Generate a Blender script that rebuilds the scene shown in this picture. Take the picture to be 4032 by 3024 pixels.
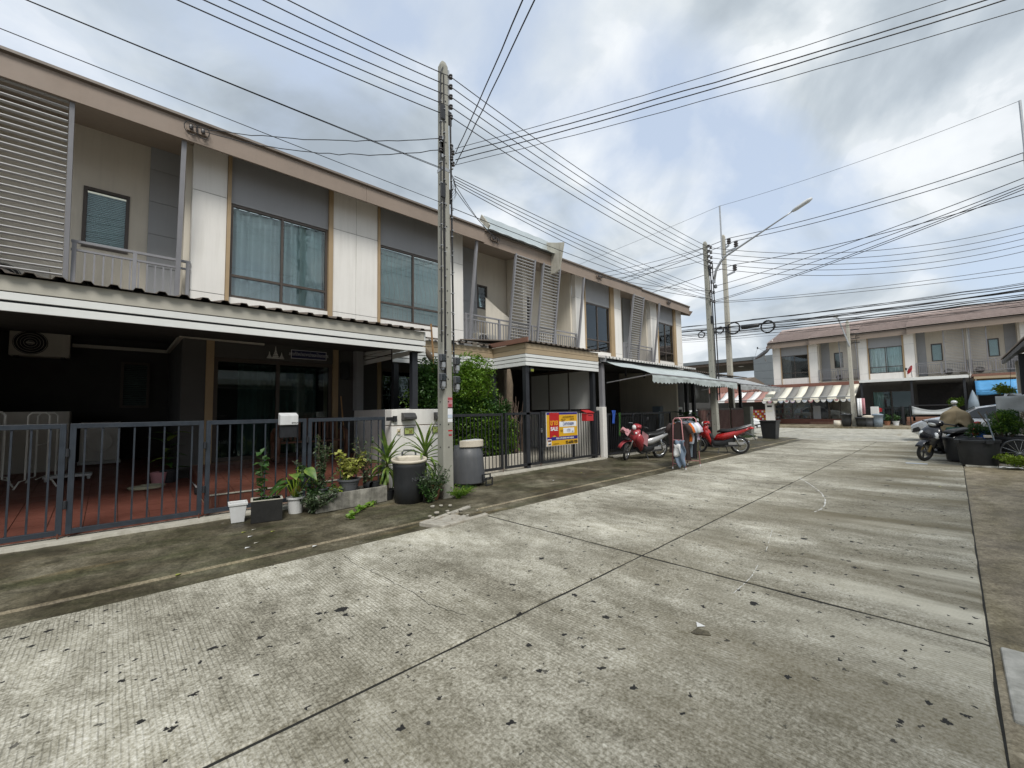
import bpy, math, random
from mathutils import Vector, Matrix
R = math.radians
random.seed(7)
for o in list(bpy.data.objects): bpy.data.objects.remove(o)
S = bpy.context.scene
C = S.collection
# ------------------------------------------------------------------ camera
H = 1.5
FPX, YAW, PIT, ROL = 1650.0, R(46.45), R(3.8), R(-1.0)
_fw = Vector((math.cos(PIT)*math.cos(YAW), math.cos(PIT)*math.sin(YAW), math.sin(PIT)))
_rt = Vector((math.sin(YAW), -math.cos(YAW), 0)); _up = _rt.cross(_fw)
_r = _rt*math.cos(ROL)+_up*math.sin(ROL); _u = _up*math.cos(ROL)-_rt*math.sin(ROL)
cam = bpy.data.cameras.new('camera'); cam.sensor_width = 36; cam.lens = FPX/4032*36
cam.clip_start = .05; cam.clip_end = 2000
co = bpy.data.objects.new('camera', cam); C.objects.link(co); S.camera = co
co.matrix_world = Matrix(((_r.x, _u.x, -_fw.x, 0), (_r.y, _u.y, -_fw.y, 0), (_r.z, _u.z, -_fw.z, H), (0, 0, 0, 1)))
def ray(px, py): return _fw*FPX+_r*(px-2016)+_u*(1512-py)
def at(px, py, X=None, Y=None, Z=None):      # photo pixel -> point on a plane of the place
    d = ray(px, py)
    t = X/d.x if X is not None else Y/d.y if Y is not None else (Z-H)/d.z
    return Vector((0, 0, H))+d*t
# ------------------------------------------------------------------ sky and sun
SUN_EL, SUN_AZ = R(52), R(240)      # azimuth of the sun, from +X counter-clockwise
W = bpy.data.worlds.new('World'); S.world = W; W.use_nodes = True
n = W.node_tree.nodes; l = W.node_tree.links
for q in list(n): n.remove(q)
def wn(t, **k):
    q = n.new(t)
    for a, b in k.items():
        if a in q.inputs.keys(): q.inputs[a].default_value = b
        else: setattr(q, a, b)
    return q
out = wn('ShaderNodeOutputWorld'); bg = wn('ShaderNodeBackground'); l.new(bg.outputs[0], out.inputs[0])
sky = wn('ShaderNodeTexSky', sky_type='NISHITA', sun_disc=False, sun_elevation=SUN_EL, sun_rotation=R(90)-SUN_AZ, air_density=1.2, dust_density=1.5)
sc = wn('ShaderNodeVectorMath', operation='SCALE'); sc.inputs[3].default_value = .115; l.new(sky.outputs[0], sc.inputs[0])
tc = wn('ShaderNodeTexCoord'); sep = wn('ShaderNodeSeparateXYZ'); l.new(tc.outputs['Generated'], sep.inputs[0])
mz = wn('ShaderNodeMath', operation='MAXIMUM'); mz.inputs[1].default_value = 0.0; l.new(sep.outputs[2], mz.inputs[0])
az = wn('ShaderNodeMath', operation='ADD'); az.inputs[1].default_value = .42; l.new(mz.outputs[0], az.inputs[0])
dv = wn('ShaderNodeVectorMath', operation='DIVIDE'); l.new(tc.outputs['Generated'], dv.inputs[0])
cb = wn('ShaderNodeCombineXYZ'); cb.inputs[2].default_value = 1e6
l.new(az.outputs[0], cb.inputs[0]); l.new(az.outputs[0], cb.inputs[1]); l.new(cb.outputs[0], dv.inputs[1])
def cl(scale, off, detail=9, rough=.55, dist=.0):
    mp = wn('ShaderNodeMapping'); mp.inputs['Location'].default_value = off; l.new(dv.outputs[0], mp.inputs[0])
    q = wn('ShaderNodeTexNoise'); q.inputs['Scale'].default_value = scale; q.inputs['Detail'].default_value = detail
    q.inputs['Roughness'].default_value = rough; q.inputs['Distortion'].default_value = dist; l.new(mp.outputs[0], q.inputs['Vector']); return q
def rmp(src, stops):
    q = wn('ShaderNodeValToRGB'); e = q.color_ramp.elements
    while len(e) < len(stops): e.new(.5)
    for i, (p, c) in enumerate(stops): e[i].position = p; e[i].color = (*c, 1) if len(c) == 3 else c
    l.new(src, q.inputs[0]); return q
c1 = cl(1.7, (3.1, 1.7, 0), 10, .52, .25); cover = rmp(c1.outputs[0], [(.36, (0, 0, 0)), (.50, (1, 1, 1))])
c2 = cl(2.6, (8.3, 2.9, 0), 10, .5, .5); lit = rmp(c2.outputs[0], [(.34, (.36, .41, .46)), (.44, (.475, .53, .58)), (.52, (.635, .68, .715)), (.55, (.68, .72, .75)), (.568, (.76, .79, .815)), (.63, (.82, .845, .865))])
c3 = cl(.9, (5.2, 9.4, 0), 4, .5); soft = rmp(c3.outputs[0], [(.35, (.94, .955, .975)), (.62, (1.03, 1.03, 1.025))])
mm = wn('ShaderNodeMix', data_type='RGBA', blend_type='MULTIPLY'); mm.inputs[0].default_value = 1
l.new(lit.outputs[0], mm.inputs[6]); l.new(soft.outputs[0], mm.inputs[7])
bl = wn('ShaderNodeMix', data_type='RGBA'); bl.inputs[0].default_value = .7; bl.inputs[7].default_value = (.60, .69, .83, 1); l.new(sc.outputs[0], bl.inputs[6])
mx = wn('ShaderNodeMix', data_type='RGBA'); l.new(cover.outputs[0], mx.inputs[0]); l.new(bl.outputs[2], mx.inputs[6]); l.new(mm.outputs[2], mx.inputs[7])
l.new(mx.outputs[2], bg.inputs[0]); bg.inputs[1].default_value = 1.0
sl = bpy.data.lights.new('sun', 'SUN'); sl.energy = 2.5; sl.angle = R(20); sl.color = (1, .965, .90)
so = bpy.data.objects.new('sun', sl); C.objects.link(so)
so.rotation_euler = Vector((-math.cos(SUN_EL)*math.cos(SUN_AZ), -math.cos(SUN_EL)*math.sin(SUN_AZ), -math.sin(SUN_EL))).to_track_quat('-Z', 'Y').to_euler()
so.location = (0, -10, 20)
S.view_settings.view_transform = 'Standard'; S.view_settings.look = 'None'; S.view_settings.exposure = 0.25; S.view_settings.gamma = 1
S.view_settings.use_curve_mapping = False
S.render.engine = 'CYCLES'; S.cycles.max_bounces = 8; S.cycles.transparent_max_bounces = 16
# ------------------------------------------------------------------ materials
MATS = {}
class NT:
    def __init__(s, m): s.n = m.node_tree.nodes; s.l = m.node_tree.links; s.b = s.n['Principled BSDF']
    def new(s, t, **k):
        q = s.n.new(t)
        for a, b in k.items(): setattr(q, a, b)
        return q
    def pos(s, scale=(1, 1, 1), loc=(0, 0, 0)):
        g = s.new('ShaderNodeNewGeometry'); mp = s.new('ShaderNodeMapping'); mp.inputs['Scale'].default_value = scale; mp.inputs['Location'].default_value = loc
        s.l.new(g.outputs['Position'], mp.inputs[0]); return mp.outputs[0]
    def noise(s, vec, scale, detail=6, rough=.55, dist=0):
        q = s.new('ShaderNodeTexNoise'); q.inputs['Scale'].default_value = scale; q.inputs['Detail'].default_value = detail; q.inputs['Roughness'].default_value = rough
        q.inputs['Distortion'].default_value = dist; s.l.new(vec, q.inputs['Vector']); return q.outputs[0]
    def ramp(s, src, stops):
        q = s.new('ShaderNodeValToRGB'); e = q.color_ramp.elements
        while len(e) < len(stops): e.new(.5)
        for i, (p, c) in enumerate(stops):
            e[i].position = p; e[i].color = (c, c, c, 1) if not isinstance(c, tuple) else (*c, 1)
        s.l.new(src, q.inputs[0]); return q.outputs[0]
    def mix(s, f, a, b, t='MIX'):
        q = s.new('ShaderNodeMix', data_type='RGBA', blend_type=t)
        for i, v in ((0, f), (6, a), (7, b)):
            if isinstance(v, (int, float)): q.inputs[i].default_value = v if i == 0 else (v, v, v, 1)
            elif isinstance(v, tuple): q.inputs[i].default_value = (*v, 1)
            else: s.l.new(v, q.inputs[i])
        return q.outputs[2]
    def math(s, op, a, b=None):
        q = s.new('ShaderNodeMath', operation=op)
        for i, v in ((0, a), (1, b)):
            if v is None: continue
            if isinstance(v, (int, float)): q.inputs[i].default_value = v
            else: s.l.new(v, q.inputs[i])
        return q.outputs[0]
    def bump(s, h, strength=.3, dist=.01):
        q = s.new('ShaderNodeBump'); q.inputs['Strength'].default_value = strength; q.inputs['Distance'].default_value = dist
        s.l.new(h, q.inputs['Height']); s.l.new(q.outputs[0], s.b.inputs['Normal'])
def M(name, col=None, rough=.7, var=.12, scale=3., bump=.0, metal=0., dirt=0., dcol=(.10, .09, .07), fine=60., coat=0., spec=.5, trans=0.):
    if name in MATS: return MATS[name]
    m = bpy.data.materials.new(name); m.use_nodes = True; t = NT(m)
    p = t.pos(); c = tuple(col)
    a = tuple(max(0, x*(1-var)) for x in c); b = tuple(min(1, x*(1+var)) for x in c)
    colr = t.ramp(t.noise(p, scale, 7, .6), [(.3, a), (.7, b)])
    if dirt:
        d1 = t.noise(t.pos((7, 7, .5)), 1.5, 6, .6); d2 = t.noise(p, 1.1, 5)
        f = t.math('MULTIPLY', t.ramp(d1, [(.45, 0.), (.72, 1.)]), t.ramp(d2, [(.3, .2), (.7, 1.)]))
        colr = t.mix(t.math('MULTIPLY', f, dirt), colr, dcol)
    t.l.new(colr, t.b.inputs['Base Color'])
    rr = t.ramp(t.noise(p, scale*2.3, 4), [(.3, max(0, rough-.08)), (.7, min(1, rough+.08))]); t.l.new(rr, t.b.inputs['Roughness'])
    t.b.inputs['Metallic'].default_value = metal; t.b.inputs['Coat Weight'].default_value = coat; t.b.inputs['Specular IOR Level'].default_value = spec
    if bump: t.bump(t.noise(p, fine, 4), bump, .01)
    if trans: t.b.inputs['Transmission Weight'].default_value = trans
    MATS[name] = m; return m
def leafmat(name, c1, c2, rough=.45):
    m = bpy.data.materials.new(name); m.use_nodes = True; t = NT(m)
    oi = t.noise(t.pos(), 9., 3); colr = t.ramp(oi, [(.35, c1), (.65, c2)]); t.l.new(colr, t.b.inputs['Base Color']); t.b.inputs['Roughness'].default_value = rough
    tr = t.new('ShaderNodeBsdfTranslucent'); t.l.new(colr, tr.inputs[0]); ms = t.new('ShaderNodeMixShader'); ms.inputs[0].default_value = .3
    t.l.new(t.b.outputs[0], ms.inputs[1]); t.l.new(tr.outputs[0], ms.inputs[2]); t.l.new(ms.outputs[0], t.n['Material Output'].inputs[0])
    MATS[name] = m; return m
def glassmat(name, tint, refl=1.0, ior=1.5):
    m = bpy.data.materials.new(name); m.use_nodes = True; t = NT(m)
    tr = t.new('ShaderNodeBsdfTransparent'); tr.inputs[0].default_value = (*tint, 1)
    gl = t.new('ShaderNodeBsdfGlossy'); gl.inputs['Roughness'].default_value = .015; gl.inputs[0].default_value = (.9, .95, .95, 1)
    fr = t.new('ShaderNodeFresnel'); fr.inputs[0].default_value = ior; f = t.math('MULTIPLY', fr.outputs[0], refl)
    t.bump(t.noise(t.pos(), 1.3, 2), .02, .02); t.l.new(t.b.inputs['Normal'].links[0].from_socket, gl.inputs['Normal'])
    ms = t.new('ShaderNodeMixShader'); t.l.new(f, ms.inputs[0]); t.l.new(tr.outputs[0], ms.inputs[1]); t.l.new(gl.outputs[0], ms.inputs[2])
    t.l.new(ms.outputs[0], t.n['Material Output'].inputs[0]); MATS[name] = m; return m
M('white_wall', (.76, .74, .70), .8, .05, .8, .08, dirt=.34, dcol=(.46, .44, .39)); M('cream_wall', (.66, .61, .52), .8, .06, .9, .06, dirt=.25, dcol=(.3, .28, .24))
M('grey_wall', (.29, .295, .305), .75, .06, .8, .05, dirt=.2, dcol=(.16, .16, .16)); M('panel_grey', (.34, .35, .365), .7, .05, 1.2, .03, dirt=.15, dcol=(.2, .2, .2))
M('carport_dark', (.042, .042, .040), .85, .15, 1.5, .05); M('ground_floor_grey', (.075, .073, .069), .8, .08, 1.0, .05); M('tan_strip', (.36, .26, .15), .6, .08, 3); M('brown_frame', (.07, .055, .045), .45, .1, 5)  # carport_dark: dark grey walls and ceilings, deep carport shade put into the colour
M('soffit', (.34, .28, .23), .7, .08, 1.4, .03, dirt=.3, dcol=(.2, .17, .14)); M('fascia_brown', (.25, .195, .155), .6, .08, 1.2, .02, dirt=.25, dcol=(.18, .15, .12))
M('louvre', (.42, .42, .425), .5, .06, 4, dirt=.2, dcol=(.2, .19, .18)); M('rail_grey', (.235, .235, .25), .45, .08, 4, dirt=.25, dcol=(.14, .13, .12))
M('gate_slate', (.030, .038, .050), .42, .22, 7, .08, dirt=.35, dcol=(.03, .03, .03)); M('black_metal', (.018, .019, .022), .45, .25, 6, .05); M('rust', (.10, .035, .02), .85, .4, 20, .3)
M('dark_post', (.020, .022, .027), .5, .2, 3); M('cream_board', (.44, .42, .36), .6, .05, 1.5, .04, dirt=.2, dcol=(.28, .26, .22)); M('white_board', (.72, .73, .71), .55, .04, 2, .04, dirt=.12, dcol=(.4, .4, .38))
M('tan_board', (.40, .31, .20), .6, .06, 2, .04); M('sheet_brown', (.13, .105, .085), .6, .12, 3, .04, dirt=.3); M('sheet_white', (.62, .60, .57), .5, .06, 3, dirt=.3, dcol=(.3, .25, .2)); M('brown_flash', (.20, .10, .07), .5, .1, 3)
M('panel_light', (.52, .52, .50), .7, .05, 1.2, .03, dirt=.2, dcol=(.3, .3, .28)); M('zinc', (.52, .57, .58), .35, .08, 2, .03, metal=.35); M('pole_concrete', (.31, .305, .265), .85, .1, 2.2, .25, dirt=.4, dcol=(.20, .20, .15), fine=35); M('pole_pale', (.42, .40, .34), .85, .08, 2, .2, dirt=.25, dcol=(.26, .25, .2), fine=35)
M('porcelain', (.06, .055, .055), .35, .2, 9); M('wire_black', (.014, .014, .016), .5, .1, 5); M('galv', (.42, .43, .44), .4, .1, 8, metal=.6)
M('plastic_black', (.022, .024, .027), .5, .2, 5, .06, dirt=.3, dcol=(.06, .06, .055)); M('plastic_grey', (.085, .09, .10), .55, .12, 5, .06, dirt=.4, dcol=(.16, .16, .15)); M('plastic_cream', (.62, .56, .46), .5, .08, 5, dirt=.2, dcol=(.3, .25, .2))
M('plastic_white', (.66, .67, .67), .45, .05, 6, dirt=.3, dcol=(.3, .28, .24)); M('plastic_blue_grey', (.22, .27, .32), .5, .08, 5); M('soil', (.035, .024, .016), .95, .4, 20, .5)
M('terracotta', (.30, .13, .07), .8, .15, 8, .1, dirt=.5); M('planter_concrete', (.25, .24, .21), .9, .5, 7, .4, dirt=.85, dcol=(.035, .035, .02), fine=45); M('wood_black', (.009, .009, .008), .75, .4, 9, .2, dirt=.10, dcol=(.14, .14, .12)); M('wood_brown', (.11, .05, .028), .55, .3, 7, .12); M('wood_pole', (.38, .22, .1), .7, .15, 7)
M('tile_red', (.17, .062, .045), .42, .18, 2.5, .06, dirt=.35, dcol=(.13, .055, .035)); M('tile_brown', (.155, .06, .042), .35, .16, 2.5, .05, dirt=.3, dcol=(.06, .03, .022)); M('grout', (.22, .15, .11), .9, .15, 6); M('plinth', (.42, .40, .34), .9, .12, 4, .2, dirt=.6, dcol=(.16, .15, .10))
M('curtain_white', (.88, .91, .91), .9, .06, 3); M('curtain_teal', (.66, .76, .76), .9, .1, 2); M('curtain_grey', (.45, .46, .46), .9, .2, 2); M('blind', (.62, .72, .71), .6, .08, 4); M('grille_white', (.62, .62, .60), .5, .06, 6)
M('curtain_green', (.10, .15, .14), .9, .2, 2); M('room_dark', (.03, .03, .03), .9, .2, 2); M('ac_beige', (.50, .475, .42), .55, .05, 4, dirt=.25, dcol=(.3, .28, .24)); M('black_void', (.008, .008, .009), .8, .2, 4)
M('appliance_white', (.72, .72, .69), .4, .04, 4); M('tube_white', (.74, .74, .68), .4, .05, 5); M('chrome', (.62, .63, .64), .22, .05, 5, metal=.9); M('tyre', (.018, .018, .018), .8, .2, 20, .2); M('seat_black', (.020, .020, .021), .42, .15, 12, .12)
M('bike_red', (.42, .022, .022), .25, .06, 3, coat=.6); M('bike_red_faded', (.36, .045, .055), .35, .12, 3, coat=.3); M('bike_silver', (.42, .42, .42), .35, .08, 5, metal=.3); M('bike_black', (.014, .014, .018), .22, .1, 4, coat=.7); M('lamp_glass', (.72, .74, .74), .12, .08, 30, coat=.6); M('lamp_red', (.45, .02, .02), .2, .1, 8, coat=.5); M('engine', (.075, .075, .078), .5, .25, 12, .1, metal=.4)
M('pink_steel', (.58, .27, .28), .4, .06, 5); M('car_silver', (.56, .58, .60), .28, .03, 2, metal=.55, coat=.8); M('car_white', (.78, .78, .77), .25, .02, 2, coat=.8); M('car_glass', (.012, .014, .017), .08, .1, 3, coat=.6)
M('tarp_brown', (.25, .20, .12), .75, .12, 4, .1); M('tarp_blue', (.07, .27, .52), .6, .12, 3, .1); M('tarp_white', (.50, .52, .52), .65, .1, 3, .12, dirt=.3, dcol=(.3, .3, .28)); M('awning_fabric', (.43, .475, .47), .55, .1, 1.2, .06, dirt=.5, dcol=(.30, .36, .38)); M('awning_grey', (.33, .34, .34), .65, .08, 2, .06); M('mesh_grey', (.16, .17, .175), .8, .15, 4)
M('stripe_cream', (.78, .74, .62), .7, .05, 3); M('stripe_grey', (.22, .215, .20), .7, .08, 3); M('stripe_white', (.74, .72, .70), .7, .05, 3); M('stripe_brown', (.36, .19, .16), .7, .08, 3); M('red_plastic', (.50, .03, .035), .4, .08, 5); M('blue_plastic', (.02, .10, .42), .45, .1, 5); M('green_plastic', (.01, .075, .055), .5, .1, 5); M('sign_yellow', (.66, .37, .012), .5, .04, 4); M('sign_blue', (.022, .018, .20), .45, .06, 4); M('sign_red', (.44, .012, .014), .45, .05, 4); M('print_white', (.76, .77, .79), .5, .03, 4); M('print_black', (.012, .010, .012), .5, .1, 4); M('print_brown', (.16, .085, .01), .5, .1, 4); M('print_orange', (.80, .36, .02), .5, .05, 4); M('ink', (.10, .13, .27), .6, .2, 6); M('sign_navy', (.012, .014, .075), .4, .06, 4)
M('plate_green', (.36, .42, .13), .45, .06, 6); M('brass', (.42, .30, .12), .4, .1, 8, metal=.5); M('mail_black', (.045, .043, .043), .45, .15, 7, .05, dirt=.3, dcol=(.09, .085, .08)); M('gate_maroon', (.12, .045, .04), .55, .12, 5); M('gate_maroon_edge', (.30, .20, .17), .5, .1, 5); M('green_grey_wall', (.30, .31, .27), .8, .06, 2, .05, dirt=.3)
M('roof_tile', (.45, .37, .34), .7, .10, 1.4, .08, dirt=.45, dcol=(.19, .15, .14)); M('brick_band', (.20, .085, .06), .75, .12, 4, .1); M('grey_clad', (.17, .19, .20), .5, .06, 2); M('ceiling_brown', (.16, .12, .09), .7, .1, 3); M('wood_step', (.25, .13, .085), .6, .1, 3)
M('bark', (.15, .115, .08), .9, .25, 14, .4); M('twig', (.24, .17, .13), .85, .2, 10, .2); M('dish_mesh', (.10, .10, .105), .6, .1, 9); M('cardboard', (.38, .27, .16), .8, .1, 5); M('rope', (.35, .35, .25), .8, .1, 5); M('debris_white', (.66, .66, .64), .7, .1, 9); M('rubble', (.36, .34, .29), .95, .25, 9, .5, dirt=.6, dcol=(.18, .13, .07))
leafmat('leaf_bright', (.09, .20, .018), (.20, .33, .035)); leafmat('leaf_mid', (.028, .085, .018), (.07, .15, .03)); leafmat('leaf_dark', (.014, .042, .014), (.035, .085, .025)); leafmat('leaf_yellow', (.30, .34, .05), (.50, .50, .16)); leafmat('leaf_dracaena', (.075, .16, .03), (.25, .34, .07)); leafmat('leaf_grey', (.055, .095, .045), (.12, .165, .08)); leafmat('leaf_lime', (.16, .27, .02), (.28, .36, .04))
glassmat('glass', (.915, .965, .965), 1.5, 1.5); glassmat('glass_dark', (.72, .80, .79), 1.1); glassmat('glass_grey', (.74, .75, .75), 1.3, 1.5)
for nm, rgb in (('cloth_brown', (.045, .03, .028)), ('cloth_orange', (.58, .14, .02)), ('cloth_denim', (.16, .21, .28)), ('cloth_black', (.012, .012, .016)), ('cloth_lilac', (.56, .48, .60)), ('cloth_light', (.50, .57, .66)), ('cloth_white', (.72, .72, .72)), ('cloth_navy', (.02, .025, .07)), ('cloth_blue', (.03, .10, .45)), ('cloth_pink', (.45, .22, .24)), ('cloth_olive', (.13, .12, .08)), ('cloth_grey', (.17, .22, .27)), ('cloth_yellow', (.5, .33, .03)), ('cloth_green', (.08, .22, .05))): M(nm, rgb, .9, .12, 9, .08)
# ------------------------------------------------------------------ builders
OFF = {}
class MB:
    def __init__(s): s.v = []; s.f = []
    def add(s, vs, fs):
        k = len(s.v); s.v += [tuple(x) for x in vs]; s.f += [tuple(i+k for i in q) for q in fs]; return s
    def box(s, x0, x1, y0, y1, z0, z1):
        return s.add([(x0, y0, z0), (x1, y0, z0), (x1, y1, z0), (x0, y1, z0), (x0, y0, z1), (x1, y0, z1), (x1, y1, z1), (x0, y1, z1)],
                     [(0, 3, 2, 1), (4, 5, 6, 7), (0, 1, 5, 4), (1, 2, 6, 5), (2, 3, 7, 6), (3, 0, 4, 7)])
    def beam(s, p, q, w, d, up=(0, 0, 1)):
        p, q = Vector(p), Vector(q); t = (q-p).normalized(); u = Vector(up)
        if abs(t.dot(u)) > .98: u = Vector((0, 1, 0))
        a = t.cross(u).normalized()*w/2; b = t.cross(a).normalized()*d/2
        vs = [e+sa*a+sb*b for e in (p, q) for sa, sb in ((-1, -1), (1, -1), (1, 1), (-1, 1))]
        return s.add(vs, [(0, 1, 2, 3), (7, 6, 5, 4), (0, 4, 5, 1), (1, 5, 6, 2), (2, 6, 7, 3), (3, 7, 4, 0)])
    def tube(s, pts, r, n=6, cap=True):
        pts = [Vector(p) for p in pts]; m = len(pts); rs = r if isinstance(r, (list, tuple)) else [r]*m
        k = len(s.v); u = None
        for i, p in enumerate(pts):
            t = (pts[min(i+1, m-1)]-pts[max(i-1, 0)]).normalized()
            if u is None: u = t.orthogonal().normalized()
            u = (u-t*u.dot(t)); u = u.normalized() if u.length > 1e-6 else t.orthogonal().normalized()
            w = t.cross(u)
            for j in range(n):
                a = 2*math.pi*j/n; s.v.append(tuple(p+(u*math.cos(a)+w*math.sin(a))*rs[i]))
        for i in range(m-1):
            for j in range(n):
                a, b = k+i*n+j, k+i*n+(j+1) % n; s.f.append((a, b, b+n, a+n))
        if cap: s.f.append(tuple(range(k+n-1, k-1, -1))); s.f.append(tuple(range(k+(m-1)*n, k+m*n)))
        return s
    def lathe(s, prof, n=20, c=(0, 0, 0), cap0=True, cap1=True, sx=1, sy=1):
        k = len(s.v); m = len(prof)
        for r, z in prof:
            for j in range(n):
                a = 2*math.pi*j/n; s.v.append((c[0]+r*math.cos(a)*sx, c[1]+r*math.sin(a)*sy, c[2]+z))
        for i in range(m-1):
            for j in range(n):
                a, b = k+i*n+j, k+i*n+(j+1) % n; s.f.append((a, b, b+n, a+n))
        if cap0: s.f.append(tuple(range(k+n-1, k-1, -1)))
        if cap1: s.f.append(tuple(range(k+(m-1)*n, k+m*n)))
        return s
    def prism(s, poly, ax, a, b):      # poly in the two other axes, extruded along ax
        def P(u, v, w): return (w, u, v) if ax == 'x' else (u, w, v) if ax == 'y' else (u, v, w)
        n = len(poly); vs = [P(u, v, a) for u, v in poly]+[P(u, v, b) for u, v in poly]
        return s.add(vs, [tuple(range(n-1, -1, -1)), tuple(range(n, 2*n))]+[(i, (i+1) % n, n+(i+1) % n, n+i) for i in range(n)])
    def rings(s, rr, cap=True, closed=True):
        n = len(rr[0]); k = len(s.v)
        for q in rr: s.v += [tuple(p) for p in q]
        for i in range(len(rr)-1):
            for j in range(n if closed else n-1):
                a, b = k+i*n+j, k+i*n+(j+1) % n; s.f.append((a, b, b+n, a+n))
        if cap and closed: s.f.append(tuple(range(k+n-1, k-1, -1))); s.f.append(tuple(range(k+(len(rr)-1)*n, k+len(rr)*n)))
        return s
    def loft(s, st, n=12, e=2.4):       # st: (x, z, half width, half height, tilt) stations along x/z
        rr = []
        for i, (x, z, w, h) in enumerate(st):
            a, b = st[max(i-1, 0)], st[min(i+1, len(st)-1)]; t = Vector((b[0]-a[0], 0, b[1]-a[1])).normalized(); up = Vector((-t.z, 0, t.x))
            q = []
            for j in range(n):
                th = 2*math.pi*j/n; c, d = math.cos(th), math.sin(th)
                cc = math.copysign(abs(c)**(2/e), c); dd = math.copysign(abs(d)**(2/e), d)
                q.append(Vector((x, cc*w, z))+up*(dd*h))
            rr.append(q)
        return s.rings(rr)
    def sheet(s, grid):
        k = len(s.v); m = len(grid[0])
        for q in grid: s.v += [tuple(p) for p in q]
        for i in range(len(grid)-1):
            for j in range(m-1): a = k+i*m+j; s.f.append((a, a+1, a+m+1, a+m))
        return s
def woff(o):
    v = Vector((0, 0, 0))
    while o is not None: v = v+Vector(OFF.get(o.name, (0, 0, 0))); o = o.parent
    return v
def mesh(mb, name, mat, smooth=False, off=(0, 0, 0)):
    me = bpy.data.meshes.new(name); o = Vector(off)
    me.from_pydata([tuple(Vector(v)-o) for v in mb.v], [], mb.f)
    me.materials.append(MATS[mat] if isinstance(mat, str) else mat)
    if smooth: me.shade_smooth()
    me.update(); return me
def obj(mb, name, mat, parent=None, smooth=False, bev=0., solid=0., label=None, kind=None, world=True, auto=None):
    me = mesh(mb, name, mat, smooth, woff(parent) if (parent is not None and world) else (0, 0, 0))
    o = bpy.data.objects.new(name, me); C.objects.link(o)
    if parent is not None: o.parent = parent
    if solid: q = o.modifiers.new('s', 'SOLIDIFY'); q.thickness = solid; q.offset = 0
    if bev: q = o.modifiers.new('b', 'BEVEL'); q.width = bev; q.segments = 2; q.limit_method = 'ANGLE'; q.angle_limit = R(40)
    if smooth and auto:
        with bpy.context.temp_override(object=o, selected_editable_objects=[o], selected_objects=[o], active_object=o):
            pass
    if label: o['label'] = label
    if kind: o['kind'] = kind
    return o
def inst(name, me, parent, loc=(0, 0, 0), rot=(0, 0, 0), scale=(1, 1, 1), world=True):
    o = bpy.data.objects.new(name, me); C.objects.link(o); o.parent = parent
    o.location = Vector(loc)-(woff(parent) if (parent is not None and world) else Vector((0, 0, 0))); o.rotation_euler = rot; o.scale = scale; return o
def thing(name, label, cat, loc=(0, 0, 0), rz=0., group=None, rot=None):
    o = bpy.data.objects.new(name, None); C.objects.link(o); o.location = loc; o.rotation_euler = rot if rot else (0, 0, rz); o.empty_display_size = .2
    OFF[o.name] = tuple(loc); o['label'] = label; o['category'] = cat
    if group: o['group'] = group
    return o
def tag(o, label, cat, group=None):
    o['label'] = label; o['category'] = cat
    if group: o['group'] = group
    return o
def struct(o): o['kind'] = 'structure'; return o
def dup(root, loc, rz, label, group=None, remat=None):
    r = root.copy(); C.objects.link(r); r.location = loc; r.rotation_euler = (0, 0, rz); r['label'] = label
    if group: r['group'] = group
    def rec(src, dst):
        for ch in list(src.children):
            c = ch.copy(); C.objects.link(c); c.parent = dst
            if remat and c.data and c.data.materials and c.data.materials[0].name in remat:
                c.data = c.data.copy(); c.data.materials[0] = MATS[remat[c.data.materials[0].name]]
            rec(ch, c)
    rec(root, r); return r
def text(s, size, mat, parent, loc, rot, name='lettering', ext=.0015, align='LEFT', sx=1., bold=0.):
    cu = bpy.data.curves.new(name, 'FONT'); cu.body = s; cu.size = size; cu.extrude = ext; cu.align_x = align; cu.offset = bold
    t = bpy.data.objects.new('tmp', cu); C.objects.link(t); dg = bpy.context.evaluated_depsgraph_get(); dg.update()
    me = bpy.data.meshes.new_from_object(t.evaluated_get(dg)); bpy.data.objects.remove(t); bpy.data.curves.remove(cu)
    me.materials.clear(); me.materials.append(MATS[mat]); me.name = name
    return inst(name, me, parent, loc, rot, (sx, 1, 1))
FRONT = (R(90), 0, 0)                 # text / flat things on a wall that faces the street (-Y)
def leaves(mb, pts, size, rnd, droop=.3, wid=.5, up=.4):
    for p in pts:
        p = Vector(p); d = Vector((rnd.uniform(-1, 1), rnd.uniform(-1, 1), rnd.uniform(-.6, .8)*1.0+up*.2)).normalized()
        L = size*rnd.uniform(.6, 1.3); sd = d.cross(Vector((rnd.uniform(-.4, .4), rnd.uniform(-.4, .4), 1))).normalized()*L*wid*.5
        nn = sd.cross(d).normalized()*L*.08; m = p+d*L*.5-nn; e = p+d*L-Vector((0, 0, droop*L*.4))
        k = len(mb.v); mb.v += [tuple(p), tuple(m+sd+nn*2), tuple(e), tuple(m-sd+nn*2), tuple(m)]
        mb.f += [(k, k+1, k+4), (k+1, k+2, k+4), (k+2, k+3, k+4), (k+3, k, k+4)]
def blob(rnd, c, r, n, clumps=7, tight=.45):
    cs = []
    for _ in range(clumps):
        a, b = rnd.uniform(0, 6.28), rnd.uniform(-1, 1); q = math.sqrt(1-b*b); k = rnd.uniform(.35, .8)
        cs.append((c[0]+r[0]*q*math.cos(a)*k, c[1]+r[1]*q*math.sin(a)*k, c[2]+r[2]*b*k))
    out = []
    for i in range(n):
        k = rnd.choice(cs); d = Vector((rnd.gauss(0, 1), rnd.gauss(0, 1), rnd.gauss(0, 1))).normalized()*rnd.uniform(.5, 1.)**.5*tight
        out.append((k[0]+d.x*r[0], k[1]+d.y*r[1], k[2]+d.z*r[2]))
    return out
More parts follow.
